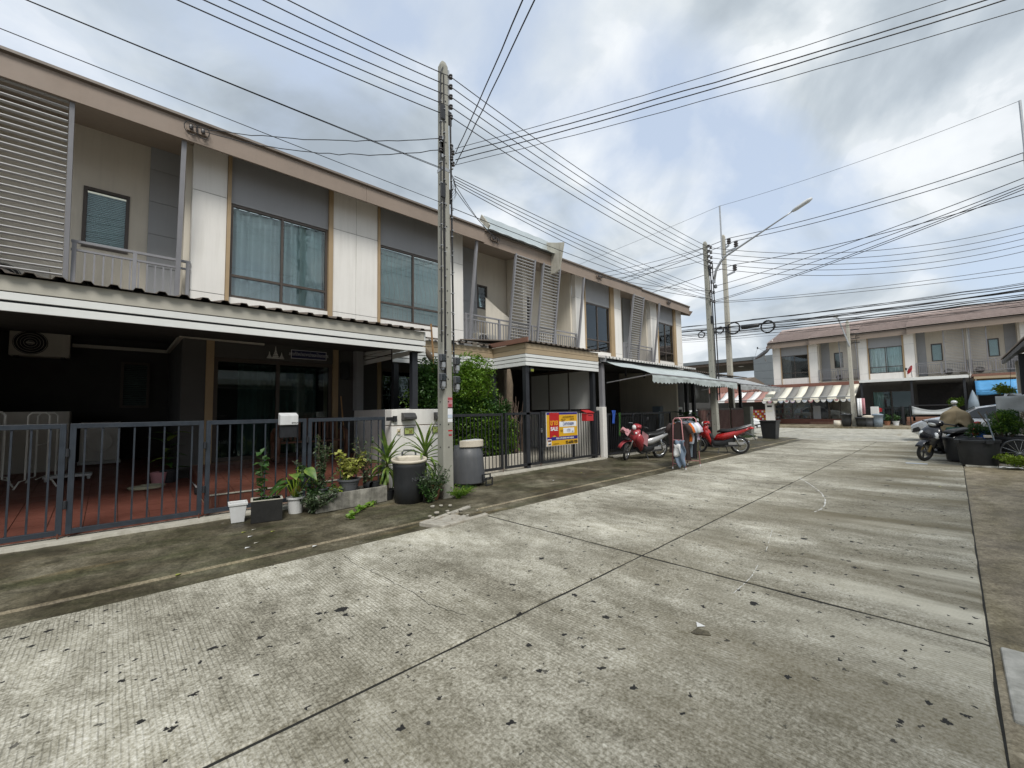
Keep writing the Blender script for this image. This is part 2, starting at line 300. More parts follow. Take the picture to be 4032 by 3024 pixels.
def corrugated(x0, x1, pts, per, h, trap=True):     # sheet ribbed along x, profile swept through pts (y,z)
    mb = MB(); xs = []; x = x0
    pr = [(0, 0), (.40, 0), (.50, 1), (.78, 1), (.90, 0)] if trap else [(0, 0), (.25, .7), (.5, 1), (.75, .7)]
    while x < x1:
        for a, b in pr:
            if x+a*per <= x1: xs.append((x+a*per, b*h))
        x += per
    xs.append((x1, 0))
    return mb.sheet([[(xx, y, z+hh) for xx, hh in xs] for y, z in pts])
# ------------------------------------------------------------------ ground, road, pavement
def roadmat():
    m = bpy.data.materials.new('road_concrete'); m.use_nodes = True; t = NT(m); p = t.pos()
    big = t.noise(p, .5, 8, .6, .3); mid = t.noise(t.pos((1, .4, 1)), 1.2, 8, .62, .4); fin = t.noise(p, 55, 5, .7)
    sx = t.new('ShaderNodeSeparateXYZ'); t.l.new(p, sx.inputs[0])
    col = t.ramp(big, [(.30, (.19, .173, .13)), (.50, (.375, .357, .292)), (.66, (.63, .605, .51))])
    col = t.mix(.55, col, t.ramp(mid, [(.30, (.12, .106, .074)), (.5, (.355, .337, .275)), (.66, (.65, .625, .525))]))
    m2 = t.noise(t.pos((1, .5, 1), (2, 9, 0)), 7, 6, .7); col = t.mix(.8, col, t.ramp(m2, [(.34, .18), (.5, .5), (.66, .80)]), 'SOFT_LIGHT'); m4 = t.noise(p, 26, 5, .75); col = t.mix(.6, col, t.ramp(m4, [(.36, .12), (.5, .5), (.64, .85)]), 'SOFT_LIGHT')
    col = t.mix(.85, col, t.ramp(fin, [(.36, .04), (.5, .48), (.64, .92)]), 'SOFT_LIGHT')
    # damp brown-green staining of the far half and the right lane, with bleached bands near the right edge
    far = t.ramp(t.math('MULTIPLY', sx.outputs[0], .1), [(.05, .45), (.5, 1.)]); rgt = t.ramp(t.math('ADD', t.math('MULTIPLY', sx.outputs[1], .2), .1), [(.35, 1.), (.70, .18)])
    dn = t.ramp(t.noise(t.pos((.9, .28, 1), (3, 7, 0)), 1.0, 7, .6, .4), [(.36, 0.), (.60, 1.)])
    dm = t.math('MULTIPLY', t.math('MULTIPLY', dn, far), rgt); col = t.mix(t.math('MULTIPLY', dm, .88), col, t.mix(t.noise(p, 2.0, 5), (.10, .085, .045), (.15, .125, .075)))
    pn = t.ramp(t.noise(p, 1.6, 6, .6), [(.50, 0.), (.68, 1.)]); col = t.mix(t.math('MULTIPLY', pn, .35), col, (.17, .155, .11))
    by = t.ramp(t.math('ADD', t.math('MULTIPLY', sx.outputs[1], .25), .1), [(.10, 1.), (.52, 0.)]); bx = t.math('MULTIPLY', t.ramp(t.math('MULTIPLY', sx.outputs[0], .1), [(.30, 0.), (.42, 1.), (.66, 1.), (.80, 0.)]), t.ramp(t.noise(t.pos((1.5, .12, 1), (1, 2, 0)), 1.1, 4), [(.44, 0.), (.56, 1.)]))
    col = t.mix(t.math('MULTIPLY', t.math('MULTIPLY', by, bx), .8), col, (.66, .63, .52))
    # broom-tined lines across the lane
    wob = t.math('MULTIPLY', t.noise(p, 2.0, 3), .02); xx = t.math('ADD', sx.outputs[0], wob)
    per = t.math('ADD', t.math('MULTIPLY', xx, 2*math.pi/.026), 0.)
    sn = t.math('SINE', per); tin = t.ramp(sn, [(.55, 0.), (.95, 1.)])
    fade = t.ramp(t.noise(p, .8, 6, .6), [(.34, .12), (.58, 1.)]); brk = t.ramp(t.noise(t.pos((9, 2, 1)), 3, 4), [(.35, .25), (.55, 1.)])
    tm = t.math('MULTIPLY', t.math('MULTIPLY', tin, fade), brk)
    col = t.mix(t.math('MULTIPLY', tm, .60), col, (.11, .103, .078))
    # broken-out pits
    def pits(scale, thr, lo, seed):
        pv = t.pos((1, 1, 0), (seed, seed*2, 0)); nz = t.new('ShaderNodeTexNoise'); nz.inputs['Scale'].default_value = 34; nz.inputs['Detail'].default_value = 4; t.l.new(pv, nz.inputs['Vector'])
        va = t.new('ShaderNodeVectorMath', operation='MULTIPLY_ADD'); va.inputs[1].default_value = (.095, .06, 0); t.l.new(nz.outputs['Color'], va.inputs[0]); t.l.new(pv, va.inputs[2])
        vo = t.new('ShaderNodeTexVoronoi'); vo.inputs['Scale'].default_value = scale; t.l.new(va.outputs[0], vo.inputs['Vector'])
        rs = t.new('ShaderNodeSeparateXYZ'); t.l.new(vo.outputs['Color'], rs.inputs[0])
        q_ = t.math('MAXIMUM', t.math('SUBTRACT', rs.outputs[0], lo), 0.); rad = t.math('MULTIPLY', t.math('MULTIPLY', q_, q_), thr/(1-lo)**2)
        return t.math('LESS_THAN', vo.outputs['Distance'], rad)
    dens = t.ramp(t.noise(p, .35, 3), [(.34, 0.), (.5, 1.)])
    pit = t.math('MAXIMUM', pits(2.6, .125, .55, 1.7), t.math('MAXIMUM', pits(4.4, .15, .35, 5.1), t.math('MAXIMUM', pits(7.5, .19, .25, 7.7), t.math('MULTIPLY', pits(14., .25, .15, 9.3), dens))))
    col = t.mix(pit, col, t.mix(fin, (.006, .006, .006), (.030, .029, .026)))
    t.l.new(col, t.b.inputs['Base Color']); t.b.inputs['Roughness'].default_value = .82; t.b.inputs['Specular IOR Level'].default_value = .35
    hgt = t.math('SUBTRACT', t.math('MULTIPLY', fin, .5), t.math('ADD', t.math('MULTIPLY', tm, .5), t.math('MULTIPLY', pit, 1.6))); t.bump(hgt, .55, .01)
    MATS['road_concrete'] = m
def apronmat(name, c0, c1, c2, green, wet):
    m = bpy.data.materials.new(name); m.use_nodes = True; t = NT(m); p = t.pos()
    a = t.noise(p, 1.1, 8, .62, .5); b = t.noise(t.pos((.6, 2.2, 1)), 1.2, 7, .6); f = t.noise(p, 50, 4, .7)
    col = t.ramp(a, [(.30, c0), (.52, c1), (.72, c2)])
    col = t.mix(t.math('MULTIPLY', t.ramp(b, [(.45, 0.), (.66, 1.)]), .55), col, green)
    tan = t.ramp(t.noise(t.pos((.5, 3., 1), (4, 1, 0)), .9, 5), [(.60, 0.), (.74, 1.)]); col = t.mix(t.math('MULTIPLY', tan, .55), col, (.20, .145, .065))
    ml_ = t.noise(p, 4.5, 7, .68, .3); col = t.mix(.7, col, t.ramp(ml_, [(.33, .2), (.5, .5), (.67, .82)]), 'SOFT_LIGHT')
    sp = t.ramp(t.noise(p, 9, 5, .7), [(.63, 0.), (.70, 1.)]); sp2 = t.ramp(t.noise(p, .8, 3), [(.52, 0.), (.66, 1.)]); col = t.mix(t.math('MULTIPLY', t.math('MULTIPLY', sp, sp2), .7), col, (.34, .33, .28))
    g2 = t.noise(p, 17, 6, .72); col = t.mix(.35, col, t.ramp(g2, [(.35, .12), (.5, .48), (.65, .86)]), 'SOFT_LIGHT'); col = t.mix(.45, col, t.ramp(f, [(.35, .05), (.5, .48), (.65, .92)]), 'SOFT_LIGHT')
    t.l.new(col, t.b.inputs['Base Color']); t.l.new(t.ramp(a, [(.35, wet), (.65, .85)]), t.b.inputs['Roughness']); t.b.inputs['Specular IOR Level'].default_value = .3; t.bump(f, .35, .008)
    MATS[name] = m
roadmat()
apronmat('apron', (.040, .034, .021), (.092, .080, .052), (.20, .18, .13), (.032, .040, .012), .45)
apronmat('verge', (.13, .105, .07), (.23, .195, .135), (.34, .30, .225), (.12, .10, .045), .55)
apronmat('far_paving', (.27, .26, .22), (.40, .385, .33), (.50, .48, .41), (.30, .28, .22), .7)
M('gap_dark', (.012, .012, .009), .95, .3, 9, .3); M('earth', (.16, .15, .115), .95, .2, .7, .2)
ground = struct(obj(MB().box(-120, 320, -220, 260, -.6, -.06), 'ground', 'earth'))
# road: two lanes of cast slabs with open joints over a dark bed
road = struct(obj(MB().box(-7, 23.2, -.07, 4.84, -.059, -.010), 'road', 'gap_dark'))
slabrnd = random.Random(3)
def slab(x0, x1, y0, y1, z, parent, mat, name='concrete_slab'):
    g = .010; x0 += .017; x1 -= .017; y0 += g; y1 -= g; b = .012
    nx = max(2, int((x1-x0)/.25)); ny = max(2, int((y1-y0)/.25)); top = []
    mb = MB(); rr = []
    def ring(i, zz):
        pts = []
        for k in range(nx): pts.append((x0+i+(x1-x0-2*i)*k/nx, y0+i, zz))
        for k in range(ny): pts.append((x1-i, y0+i+(y1-y0-2*i)*k/ny, zz))
        for k in range(nx): pts.append((x1-i-(x1-x0-2*i)*k/nx, y1-i, zz))
        for k in range(ny): pts.append((x0+i, y1-i-(y1-y0-2*i)*k/ny, zz))
        return pts
    def jit(ps, j): return [(x+slabrnd.uniform(-j, j), y+slabrnd.uniform(-j, j), zz) for x, y, zz in ps]
    mb.rings([ring(0, z-.044), jit(ring(.002, z-.008), .004), jit(ring(b, z), .007)])
    return obj(mb, name, mat, parent)
for (a, b) in ((-7, 4.01), (4.01, 14.0), (14.0, 23.2)):
    slab(a, b, -.07, 2.315, 0, road, 'road_concrete'); slab(a, b, 2.315, 4.84, 0, road, 'road_concrete')
# cross street beyond
cross = struct(obj(MB().box(23.204, 35.6, -60, 60, -.05, -.004), 'cross_street', 'far_paving'))
for i in range(-5, 6): obj(MB().box(23.3, 35.5, i*6+1.0, i*6+1.02, -.004, -.0005), 'joint_line', 'gap_dark', cross)
obj(MB().box(29.4, 29.43, -60, 60, -.004, -.0002), 'joint_line', 'gap_dark', cross)
# left pavement: gutter strip, then apron rising to the plots
def strip(name, mat, ys, x0, x1, seed, jitter=.0):
    rnd = random.Random(seed); n = int((x1-x0)/.25); g = []
    for i in range(n+1):
        x = x0+(x1-x0)*i/n; g.append([(x, y+(rnd.uniform(-jitter, jitter) if k in (0, len(ys)-1) else 0), z) for k, (y, z) in enumerate(ys)])
    return obj(MB().sheet(g), name, mat, None)
gut = struct(strip('gutter', 'apron', [(4.846, -.016), (4.865, -.016), (5.05, -.018), (5.20, -.012)], -7, 23.2, 1, .003))
struct(strip('gutter_edge', 'verge', [(5.200, -.011), (5.212, .004), (5.232, .006)], -7, 23.2, 8, .004))
pav = struct(strip('pavement', 'apron', [(5.233, -.002), (5.25, .003), (6.2, .02), (7.3, .05), (7.6, .052)], -7, 24.0, 2, .003))
ver = struct(strip('verge_strip', 'verge', [(-1.05, .01), (-.6, .002), (-.20, -.004), (-.085, -.006), (-.058, -.016)], -7, 23.2, 4, .006))
ver2 = struct(strip('verge_slope', 'apron', [(-4.5, .16), (-2.6, .10), (-1.4, .03), (-1.09, .012)], -7, 23.2, 5, .006))
slab(14.9, 19.5, -1.6, -.09, .035, ver, 'far_paving', 'paving_slab')
# far pavement in front of the shop row
fp = struct(obj(MB().box(35.6, 46, -40, 60, -.05, .10), 'far_pavement', 'verge'))
# concrete gate sills on the left plots
for x0, x1 in ((-4.5, 3.72), (5.0, 10.75), (11.1, 23.3)):
    n_ = int((x1-x0)/.12); rnd = random.Random(int(x0*10)+50); g = [[], [], [], []]
    for i in range(n_+1):
        x = x0+(x1-x0)*i/n_; e = rnd.uniform(-.02, .02)
        g[0].append((x, 7.24+e, .048)); g[1].append((x, 7.25+e, .082)); g[2].append((x, 7.29+e*.3, .088)); g[3].append((x, 7.52, .09))
    struct(obj(MB().sheet(g), 'gate_sill', 'plinth'))
# chalk-white arc of old line paint on the road, and a drain box on the right verge
mb = MB(); rnd = random.Random(9)
for line, wd in (([(3145, 1880), (3170, 1895), (3205, 1918), (3235, 1942), (3250, 1968), (3248, 1990), (3232, 2006), (3205, 2017)], .014), ([(3040, 2090), (3030, 2125), (3015, 2175)], .005), ([(2985, 2225), (2960, 2270), (2930, 2300), (2885, 2340)], .005)):
    P_ = [at(px, py, Z=0) for px, py in line]; pts = []
    for a_, b_ in zip(P_[:-1], P_[1:]): pts += [a_.lerp(b_, k/12) for k in range(12)]
    for i in range(len(pts)-1):
        if rnd.random() < .22: continue
        d = (pts[i+1]-pts[i]).normalized(); nn = Vector((-d.y, d.x, 0))*wd*rnd.uniform(.25, 1); k = len(mb.v); e = d*.01
        mb.v += [tuple(pts[i]-nn*rnd.uniform(.5, 1)+Vector((0, 0, .003))), tuple(pts[i+1]-nn*rnd.uniform(.5, 1)+Vector((0, 0, .003))), tuple(pts[i+1]+nn*rnd.uniform(.5, 1)+Vector((0, 0, .003))), tuple(pts[i]+nn*rnd.uniform(.5, 1)+Vector((0, 0, .003)))]; mb.f.append((k, k+1, k+2, k+3))
o = obj(mb, 'worn_road_paint', 'debris_white'); struct(o)
db = thing('drain_box', 'open concrete drain frame with black slots beside the road at the right', 'drain', (3.45, -.42, 0))
M('drain_concrete', (.42, .41, .37), .9, .3, 6, .5, dirt=.7, dcol=(.10, .10, .07), fine=40)
for x0, x1, y0, y1, z in ((3.13, 4.0, -.21, -.105, .014), (3.83, 4.0, -1.3, -.215, .012), (3.13, 3.24, -1.3, -.215, .013), (3.51, 3.545, -.52, -.215, .011)): obj(MB().box(x0, x1, y0, y1, -.03, z), 'frame_bar', 'drain_concrete', db, bev=.012)
obj(MB().box(3.12, 4.01, -1.3, -.08, -.03, -.012), 'drain_bed', 'gap_dark', db)
for x0, x1 in ((3.26, 3.50), (3.56, 3.81)): obj(MB().box(x0, x1, -1.3, -.27, -.011, .006), 'cover', 'drain_concrete', db, bev=.01)

# hairline cracks in the near slabs
crk = random.Random(21)
for line in ([(1490, 200), (1560, 258), (1640, 285), (1720, 330), (1800, 368), (1870, 420), (1935, 440), (2040, 472)],):
    P_ = [at(x*.9042, 2000+y*.9042, Z=0) for x, y in line]; mb = MB(); L_ = []; R_ = []
    for a_, b_ in zip(P_[:-1], P_[1:]):
        for k in range(8):
            c = a_.lerp(b_, k/8); d = (b_-a_).normalized(); nn = Vector((-d.y, d.x, 0)); c += nn*crk.uniform(-.008, .008); w_ = crk.uniform(.001, .0035); L_.append(tuple(c-nn*w_+Vector((0, 0, .002)))); R_.append(tuple(c+nn*w_+Vector((0, 0, .002))))
    obj(MB().sheet([L_, R_]), 'crack', 'gap_dark', road)
# ------------------------------------------------------------------ left row of townhouses (face -Y)
YF = 10.2
def wavy(x0, x1, z0, z1, y, amp=.025, per=.16, seed=0, ax='x', n=None):
    rnd = random.Random(seed); n = n or max(8, int((x1-x0)/.02)); top = []; bot = []; ph = 0
    for i in range(n+1):
        x = x0+(x1-x0)*i/n; ph += (x1-x0)/n*6.283/per*rnd.uniform(.5, 1.5); d = amp*math.sin(ph)
        top.append((x, y+d*.7, z1) if ax == 'x' else (y+d*.7, x, z1)); bot.append((x, y+d*1.2, z0) if ax == 'x' else (y+d*1.2, x, z0))
    return MB().sheet([bot, top])
def frame_boxes(mb, x0, x1, y0, y1, z0, z1, t, vs=(), hs=()):
    mb.box(x0, x0+t, y0, y1, z0, z1); mb.box(x1-t, x1, y0, y1, z0, z1); mb.box(x0+t, x1-t, y0, y1, z1-t, z1); mb.box(x0+t, x1-t, y0, y1, z0, z0+t)
    for v in vs: mb.box(v-t*.45, v+t*.45, y0-.004, y1-.004, z0+t*.9, z1-t*.9)
    for h in hs: mb.box(x0+t*.9, x1-t*.9, y0+.003, y1+.003, h-t*.5, h+t*.5)
    return mb
def big_window(root, x0, x1, z0, z1, y, kind, seed=0, glass='glass'):
    xm = (x0+x1)/2; zt = z0+.47
    w = obj(frame_boxes(MB(), x0, x1, y, y+.07, z0, z1, .05, (xm,), (zt,)), 'window', 'brown_frame', root)
    for a, b in ((x0+.05, xm-.022), (xm+.022, x1-.05)):
        for c, d in ((z0+.05, zt-.026), (zt+.026, z1-.05)):
            obj(MB().box(a, b, y+.03, y+.038, c, d), 'pane', glass, w)
    obj(MB().box(x0-.02, x1+.02, y+.32, y+.36, z0-.05, z1+.05), 'window_backing', 'room_dark', root)
    if kind == 'curtain':
        g = (x1-x0)*.5
        obj(wavy(x0+.02, xm+.06, z0+.02, z1-.02, y+.18, .075, .2, seed), 'curtain', 'curtain_white', w, smooth=True); obj(wavy(xm+.1, x1-.02, z0+.02, z1-.02, y+.19, .075, .22, seed+1), 'curtain', 'curtain_teal', w, smooth=True)
    elif kind == 'grille':
        obj(wavy(x0+.02, x1-.02, z0+.02, z1-.02, y+.2, .02, .3, seed), 'curtain', 'blind', w, smooth=True); gb = MB()
        for a, b in ((x0+.08, xm-.05), (xm+.05, x1-.08)):
            for k in range(6):
                xx = a+(b-a)*(k+.5)/6; gb.tube([(xx+.05*math.sin(j*.9+k%2*0+.4)*(1 if j not in (0, 7) else 0), y+.10, zt+.06+(z1-zt-.14)*j/7) for j in range(8)], .013, 5)
                gb.tube([(xx, y+.10, z0+.06), (xx, y+.10, zt-.04)], .013, 5)
            for zz in (zt+.16, z1-.2, z0+.1, zt-.08): gb.tube([(a-.02, y+.10, zz), (b+.02, y+.10, zz)], .011, 5)
        obj(gb, 'security_grille', 'grille_white', w)
    elif kind == 'blind':
        bl = MesH_slat(x1-x0-.1); nb = int((z1-z0-.1)/.052)
        for k in range(nb): inst('blind_slat', bl, w, (x0+.05, y+.13, z0+.07+k*.052), (R(62+7*math.sin(k*1.7)), 0, .004*math.sin(k*2.3)))
    else:
        obj(wavy(x0+.02, xm-.3, z0+.02, z1-.02, y+.2, .03, .2, seed), 'curtain', 'curtain_grey', w, smooth=True)
    return w
def MesH_slat(L):
    return mesh(MB().box(0, L, -.024, .024, -.0015, .0015), 'blind_slat', 'blind')
def panels(root, x0, x1, y0, y1, zs, mat, name='wall_panel', ax='y'):
    for a, b in zip(zs[:-1], zs[1:]):
        obj(MB().box(x0, x1, y0, y1, a+.006, b-.006), name, mat, root, bev=.004)
    obj(MB().box(x0+.006, x1-.006, y0+.012, y1-.012, zs[0], zs[-1]), 'wall_core', 'grey_wall', root)
def railing(root, x0, x1, y, z0, z1, posts, nbal, mat='rail_grey', name='railing'):
    r = obj(MB().box(x0, x1, y-.025, y+.025, z1-.045, z1), name, mat, root, bev=.004)
    obj(MB().box(x0, x1, y-.02, y+.02, z1-.185, z1-.15), 'rail', mat, r); obj(MB().box(x0, x1, y-.02, y+.02, z0, z0+.04), 'rail', mat, r)
    for p in posts: obj(MB().box(p-.028, p+.028, y-.028, y+.028, z0-.12, z1-.046), 'rail_post', mat, r)
    me = mesh(MB().box(-.011, .011, -.011, .011, 0, z1-.185-z0-.04), 'baluster', mat)
    for k in range(nbal):
        x = x0+(x1-x0)*(k+.5)/nbal
        if min(abs(x-p) for p in posts) > .04: inst('baluster', me, r, (x, y, z0+.04))
    return r
def louvre(root, x0, x1, zb=3.74, yb=10.13, zt=6.74, yt=9.70, n=29, face='louvre'):
    s = obj(MB().beam((x0, yb, zb), (x0, yt, zt), .075, .06, (1, 0, 0)), 'louvre_screen', 'rail_grey', root)
    obj(MB().beam((x1, yb, zb), (x1, yt, zt), .075, .06, (1, 0, 0)), 'screen_post', 'rail_grey', s)
    me = mesh(MB().box(0, x1-x0-.08, -.026, .026, -.007, .007), 'slat', face)
    for k in range(n):
        t = (k+.6)/n; inst('slat', me, s, (x0+.04, yb+(yt-yb)*t, zb+(zt-zb)*t), (R(-14), 0, 0))
    return s
def townhouse(nm, label, x0, x1, pil, win, strips, bal, louv, bw, gpan, fy, kind, posts, seed, glass='glass', ground=True, bal_rail=None, fx=None, backw='cream_wall', sideg=None):
    t = thing(nm, label, 'house', ((x0+x1)/2, YF, 0), group='townhouses of the left row')
    for a, b in pil: panels(t, a, b, YF, YF+.2, [3.3, 4.0, 6.06, 7.02], 'white_wall', 'pilaster_panel')
    if win:
        a, b = win; s0 = min(q for p in strips for q in p); s1 = max(q for p in strips for q in p)
        for p, q in strips: obj(MB().box(p, q, YF-.035, YF+.2, 3.3, 7.02), 'trim_strip', 'tan_strip', t)
        obj(MB().box(a-.03, b+.03, YF+.03, YF+.2, 6.0, 7.02), 'wall_above_window', 'grey_wall', t); obj(MB().box(a-.03, b+.03, YF+.02, YF+.2, 3.3, 3.985), 'wall_below_window', 'white_wall', t)
        big_window(t, a, b, 3.99, 5.995, YF+.05, kind, seed, glass)
    b0, b1 = bal; YB = 11.3
    w0, w1, wz0, wz1 = bw
    wl = obj(MB().box(b0, w0, YB, YB+.15, 3.3, 7.3).box(w1, b1, YB, YB+.15, 3.3, 7.3).box(w0, w1, YB, YB+.15, wz1, 7.3).box(w0, w1, YB, YB+.15, 3.3, wz0), 'balcony_back_wall', backw, t)
    fw_ = obj(frame_boxes(MB(), w0, w1, YB-.02, YB+.06, wz0, wz1, .055), 'balcony_window', 'brown_frame', t); obj(MB().box(w0+.055, w1-.055, YB+.02, YB+.028, wz0+.055, wz1-.055), 'pane', glass, fw_); obj(MB().box(w0, w1, YB+.3, YB+.32, wz0, wz1), 'window_backing', 'room_dark', fw_)
    bl = MesH_slat(w1-w0-.12)
    for k in range(int((wz1-wz0-.12)/.036)): inst('blind_slat', bl, fw_, (w0+.06, YB+.1, wz0+.07+k*.036), (R(48), 0, 0))
    for g0, g1 in gpan: panels(t, g0, g1, YB-.06, YB-.003, [3.3, 4.62, 5.31, 6.0, 6.69, 7.3], 'panel_grey', 'cladding_panel')
    obj(MB().box(b0, b1, YF+.02, YB+.1, 3.38, 3.56), 'balcony_floor', 'plinth', t)
    for xx, mt in ((b0, sideg or 'cream_wall'), (b1-.1, 'cream_wall')): obj(MB().box(xx+.002, xx+.098, YF+.205 if True else 0, YB-.065, 3.3, 7.2), 'balcony_side_wall', mt, t)
    rx0, rx1 = bal_rail or bal
    railing(t, rx0, rx1, YF-.03, 3.76, 4.56, [rx0+.04, (rx0+rx1)/2, rx1-.04], int((rx1-rx0)/.115))
    if louv: louvre(t, *louv)
    for p in posts: obj(MB().beam((p, 10.13, 3.7), (p, 9.72, 6.72), .075, .075, (1, 0, 0)), 'brace_post', 'rail_grey', t)
    # roof, fascia and soffit
    for i, (f0, f1, y) in enumerate(fx or [(x0, x1, fy)]):
        obj(MB().prism([(y-.06, 7.10), (y-.045, 7.155), (14.6, 8.75), (14.6, 8.6), (y+.03, 7.07)], 'x', f0, f1), 'roof', 'sheet_brown', t)
        obj(MB().box(f0, f1, y, y+.03, 6.82, 7.085), 'fascia', 'fascia_brown', t); obj(MB().box(f0, f1, y-.012, y+.028, 6.70, 6.816), 'fascia', 'fascia_brown', t)
        obj(MB().sheet([[(f0, y+.03, 6.72), (f1, y+.03, 6.72)], [(f0, 10.23, 7.024), (f1, 10.23, 7.024)], [(f0, 11.5, 7.21), (f1, 11.5, 7.21)]]), 'soffit', 'soffit', t)
    # shell behind: party walls and rear
    obj(MB().box(x0, x0+.1, YB+.16, 16, 0, 7.2), 'party_wall', 'cream_wall', t); obj(MB().box(x0+.1, x1, 15.9, 16, 0, 8.2), 'rear_wall', 'cream_wall', t); obj(MB().box(x1-.1, x1-.002, YB+.16, 15.89, 0, 7.2), 'party_wall', 'cream_wall', t)
    return t
A = townhouse('townhouse', 'townhouse nearest the camera with teal curtains and a pale slatted balcony screen', -1.95, 4.325, [(1.0, 1.575), (3.75, 4.325)], (1.65, 3.64), [(1.58, 1.645), (3.645, 3.745)], (-1.95, 1.0), (-1.93, -.66), (-.56, .10, 4.80, 6.0), [(.39, 1.1)], 9.62, 'curtain', [.80], 1, bal_rail=(-.62, 1.0))
B = townhouse('townhouse', 'townhouse behind the near pole with white wavy window bars', 4.33, 10.6, [(4.33, 4.90), (7.10, 7.69)], (4.97, 7.0), [(4.905, 4.965), (7.005, 7.095)], (7.69, 10.6), (9.5, 10.42), (9.12, 9.58, 5.15, 6.0), [(7.5, 9.08)], 9.62, 'grille', [7.86], 3, bal_rail=(7.72, 10.55), fx=[(4.33, 8.09, 9.62), (8.10, 10.6, 9.70)])
Cc = townhouse('townhouse', 'townhouse with closed window blinds above the grey fabric awning', 10.605, 16.33, [(13.3, 13.87), (16.03, 16.33)], (13.93, 15.73), [(13.875, 13.925), (15.735, 16.025)], (10.605, 13.3), (10.86, 11.76), (11.0, 11.75, 4.3, 6.0), [(13.3, 14.2)], 9.70, 'blind', [13.24], 5, bal_rail=(10.65, 13.28))
D = townhouse('townhouse', 'end townhouse of the left row with dark window glass', 16.335, 22.7, [(16.335, 16.63), (19.35, 20.0), (22.06, 22.7)], (20.08, 21.8), [(20.005, 20.075), (21.805, 22.055)], (16.63, 19.35), (16.93, 17.83), (17.2, 18.0, 4.2, 5.9), [(18.5, 19.5)], 9.70, 'dark', [19.38], 8, glass='glass_grey', bal_rail=(16.66, 19.33), fx=[(16.335, 17.65, 9.70), (17.66, 22.95, 9.78)])
Z = townhouse('townhouse', 'townhouse cut off by the left edge of the picture', -8.2, -1.955, [(-8.2, -7.6), (-5.5, -4.9)], (-7.5, -5.6), [(-7.595, -7.505), (-5.595, -5.505)], (-4.9, -1.955), (-3.2, -1.98), (-4.2, -3.5, 4.8, 6.0), [(-4.9, -4.3)], 9.62, 'curtain', [-4.6], 11)
obj(MB().box(22.705, 22.80, YF, 16, 0, 7.3), 'end_wall', 'white_wall', D)
obj(MB().prism([(9.62, 6.85), (14.6, 8.55), (14.6, 8.2), (9.8, 6.62)], 'x', 22.955, 23.0), 'barge_board', 'fascia_brown', D)
# service brackets on the fascia
for k, (x, y, own) in enumerate(((.98, 9.62, A), (8.55, 9.70, B), (14.2, 9.70, Cc), (20.4, 9.78, D))):
    br = obj(MB().box(x-.16, x+.16, y-.05, y-.014, 6.88, 6.97), 'wire_bracket', 'fascia_brown', own)
    for dx in (-.1, .08):
        obj(MB().lathe([(.0, -.04), (.03, -.035), (.035, 0), (.03, .035), (0, .04)], 8, (x+dx, y-.09, 6.93)), 'insulator', 'porcelain', br)
        obj(MB().tube([(x+dx+.13*math.cos(a)*.8, y-.07, 6.93+.13*math.sin(a)) for a in [i*.5 for i in range(-1, 12)]], .007, 5), 'wire_loop', 'wire_black', br)
# zinc weather guard on the roof edge of house B / C
wg = thing('roof_weather_guard', 'pale zinc sheet guard standing on the roof edge with cement-grey curved end board', 'roof guard', (9.7, 9.6, 7.1))
g = [[], [], [], []]
for i in range(25):
    x = 8.22+3.05*i/24; e = .008*math.sin(i*1.3)
    g[0].append((x, 9.50, 7.13+e)); g[1].append((x, 9.72, 7.19)); g[2].append((x, 9.86, 7.36+e)); g[3].append((x+.08, 9.90, 7.72+e))
obj(MB().sheet(g), 'sheet', 'zinc', wg, solid=.006)
obj(MB().prism([(10.22, 6.46), (9.55, 6.42), (9.32, 6.50), (9.10, 7.42), (9.42, 7.50), (9.9, 7.66), (10.3, 7.5)], 'x', 11.27, 11.33), 'end_board', 'plinth', wg, bev=.01)
obj(MB().prism([(9.56, 7.14), (9.48, 7.24), (9.86, 7.70), (9.96, 7.55)], 'x', 8.17, 8.215), 'end_board', 'plinth', wg)
# balcony air conditioners
def aircon(label, loc, rz=0., w=.8, h=.55, d=.28, mat='ac_beige'):
    t = thing('air_conditioner', label, 'air conditioner', loc, rz, 'air conditioner outdoor units')
    b = obj(MB().box(-w/2, w/2, -d/2, d/2, .03, h), 'casing', mat, t, bev=.015, world=False)
    rr = .42*h; cx = -w*.16
    obj(MB().lathe([(0, 0), (rr, 0), (rr, .012), (0, .012)], 24), 'fan_recess', 'black_void', t, world=False).matrix_local = Matrix.Translation((cx, -d/2-.003, h*.52)) @ Matrix.Rotation(R(90), 4, 'X')
    gr = MB()
    for k in range(1, 6): gr.tube([(rr*k/5.3*math.cos(a*.314), 0, rr*k/5.3*math.sin(a*.314)) for a in range(21)], .004, 4, False)
    gr.lathe([(0, -.02), (.06, -.02), (.06, .01), (0, .01)], 14)
    o = obj(gr, 'fan_guard', mat if True else '', t, world=False); o.location = (cx, -d/2-.022, h*.52)
    for s in (-1, 1): obj(MB().box(s*w*.38-.03, s*w*.38+.03, -d/2-.0, d/2, 0, .028), 'foot', 'black_metal', t, world=False)
    return t
aircon('air conditioner outdoor unit behind the white slatted balcony screen', (-1.28, 10.75, 3.57), 0, .8, .55)
aircon('air conditioner outdoor unit on the balcony left of the pale slatted screens', (8.95, 10.75, 3.57), 0, .8, .55)
aircon('air conditioner outdoor unit on the balcony behind the pale slatted screen nearest the awning', (12.1, 10.85, 3.57), 0, .8, .55)
# grey sheet leaning on the balcony
o = tag(obj(MB().prism([(8.95, 3.565), (8.95, 5.35), (9.6, 5.0), (10.45, 4.62), (10.45, 3.565)], 'y', 10.62, 10.64), 'leaning_board', 'cream_wall'), 'large beige sheet leaning across the balcony under the curved roof guard', 'board')
o.location.z = 0
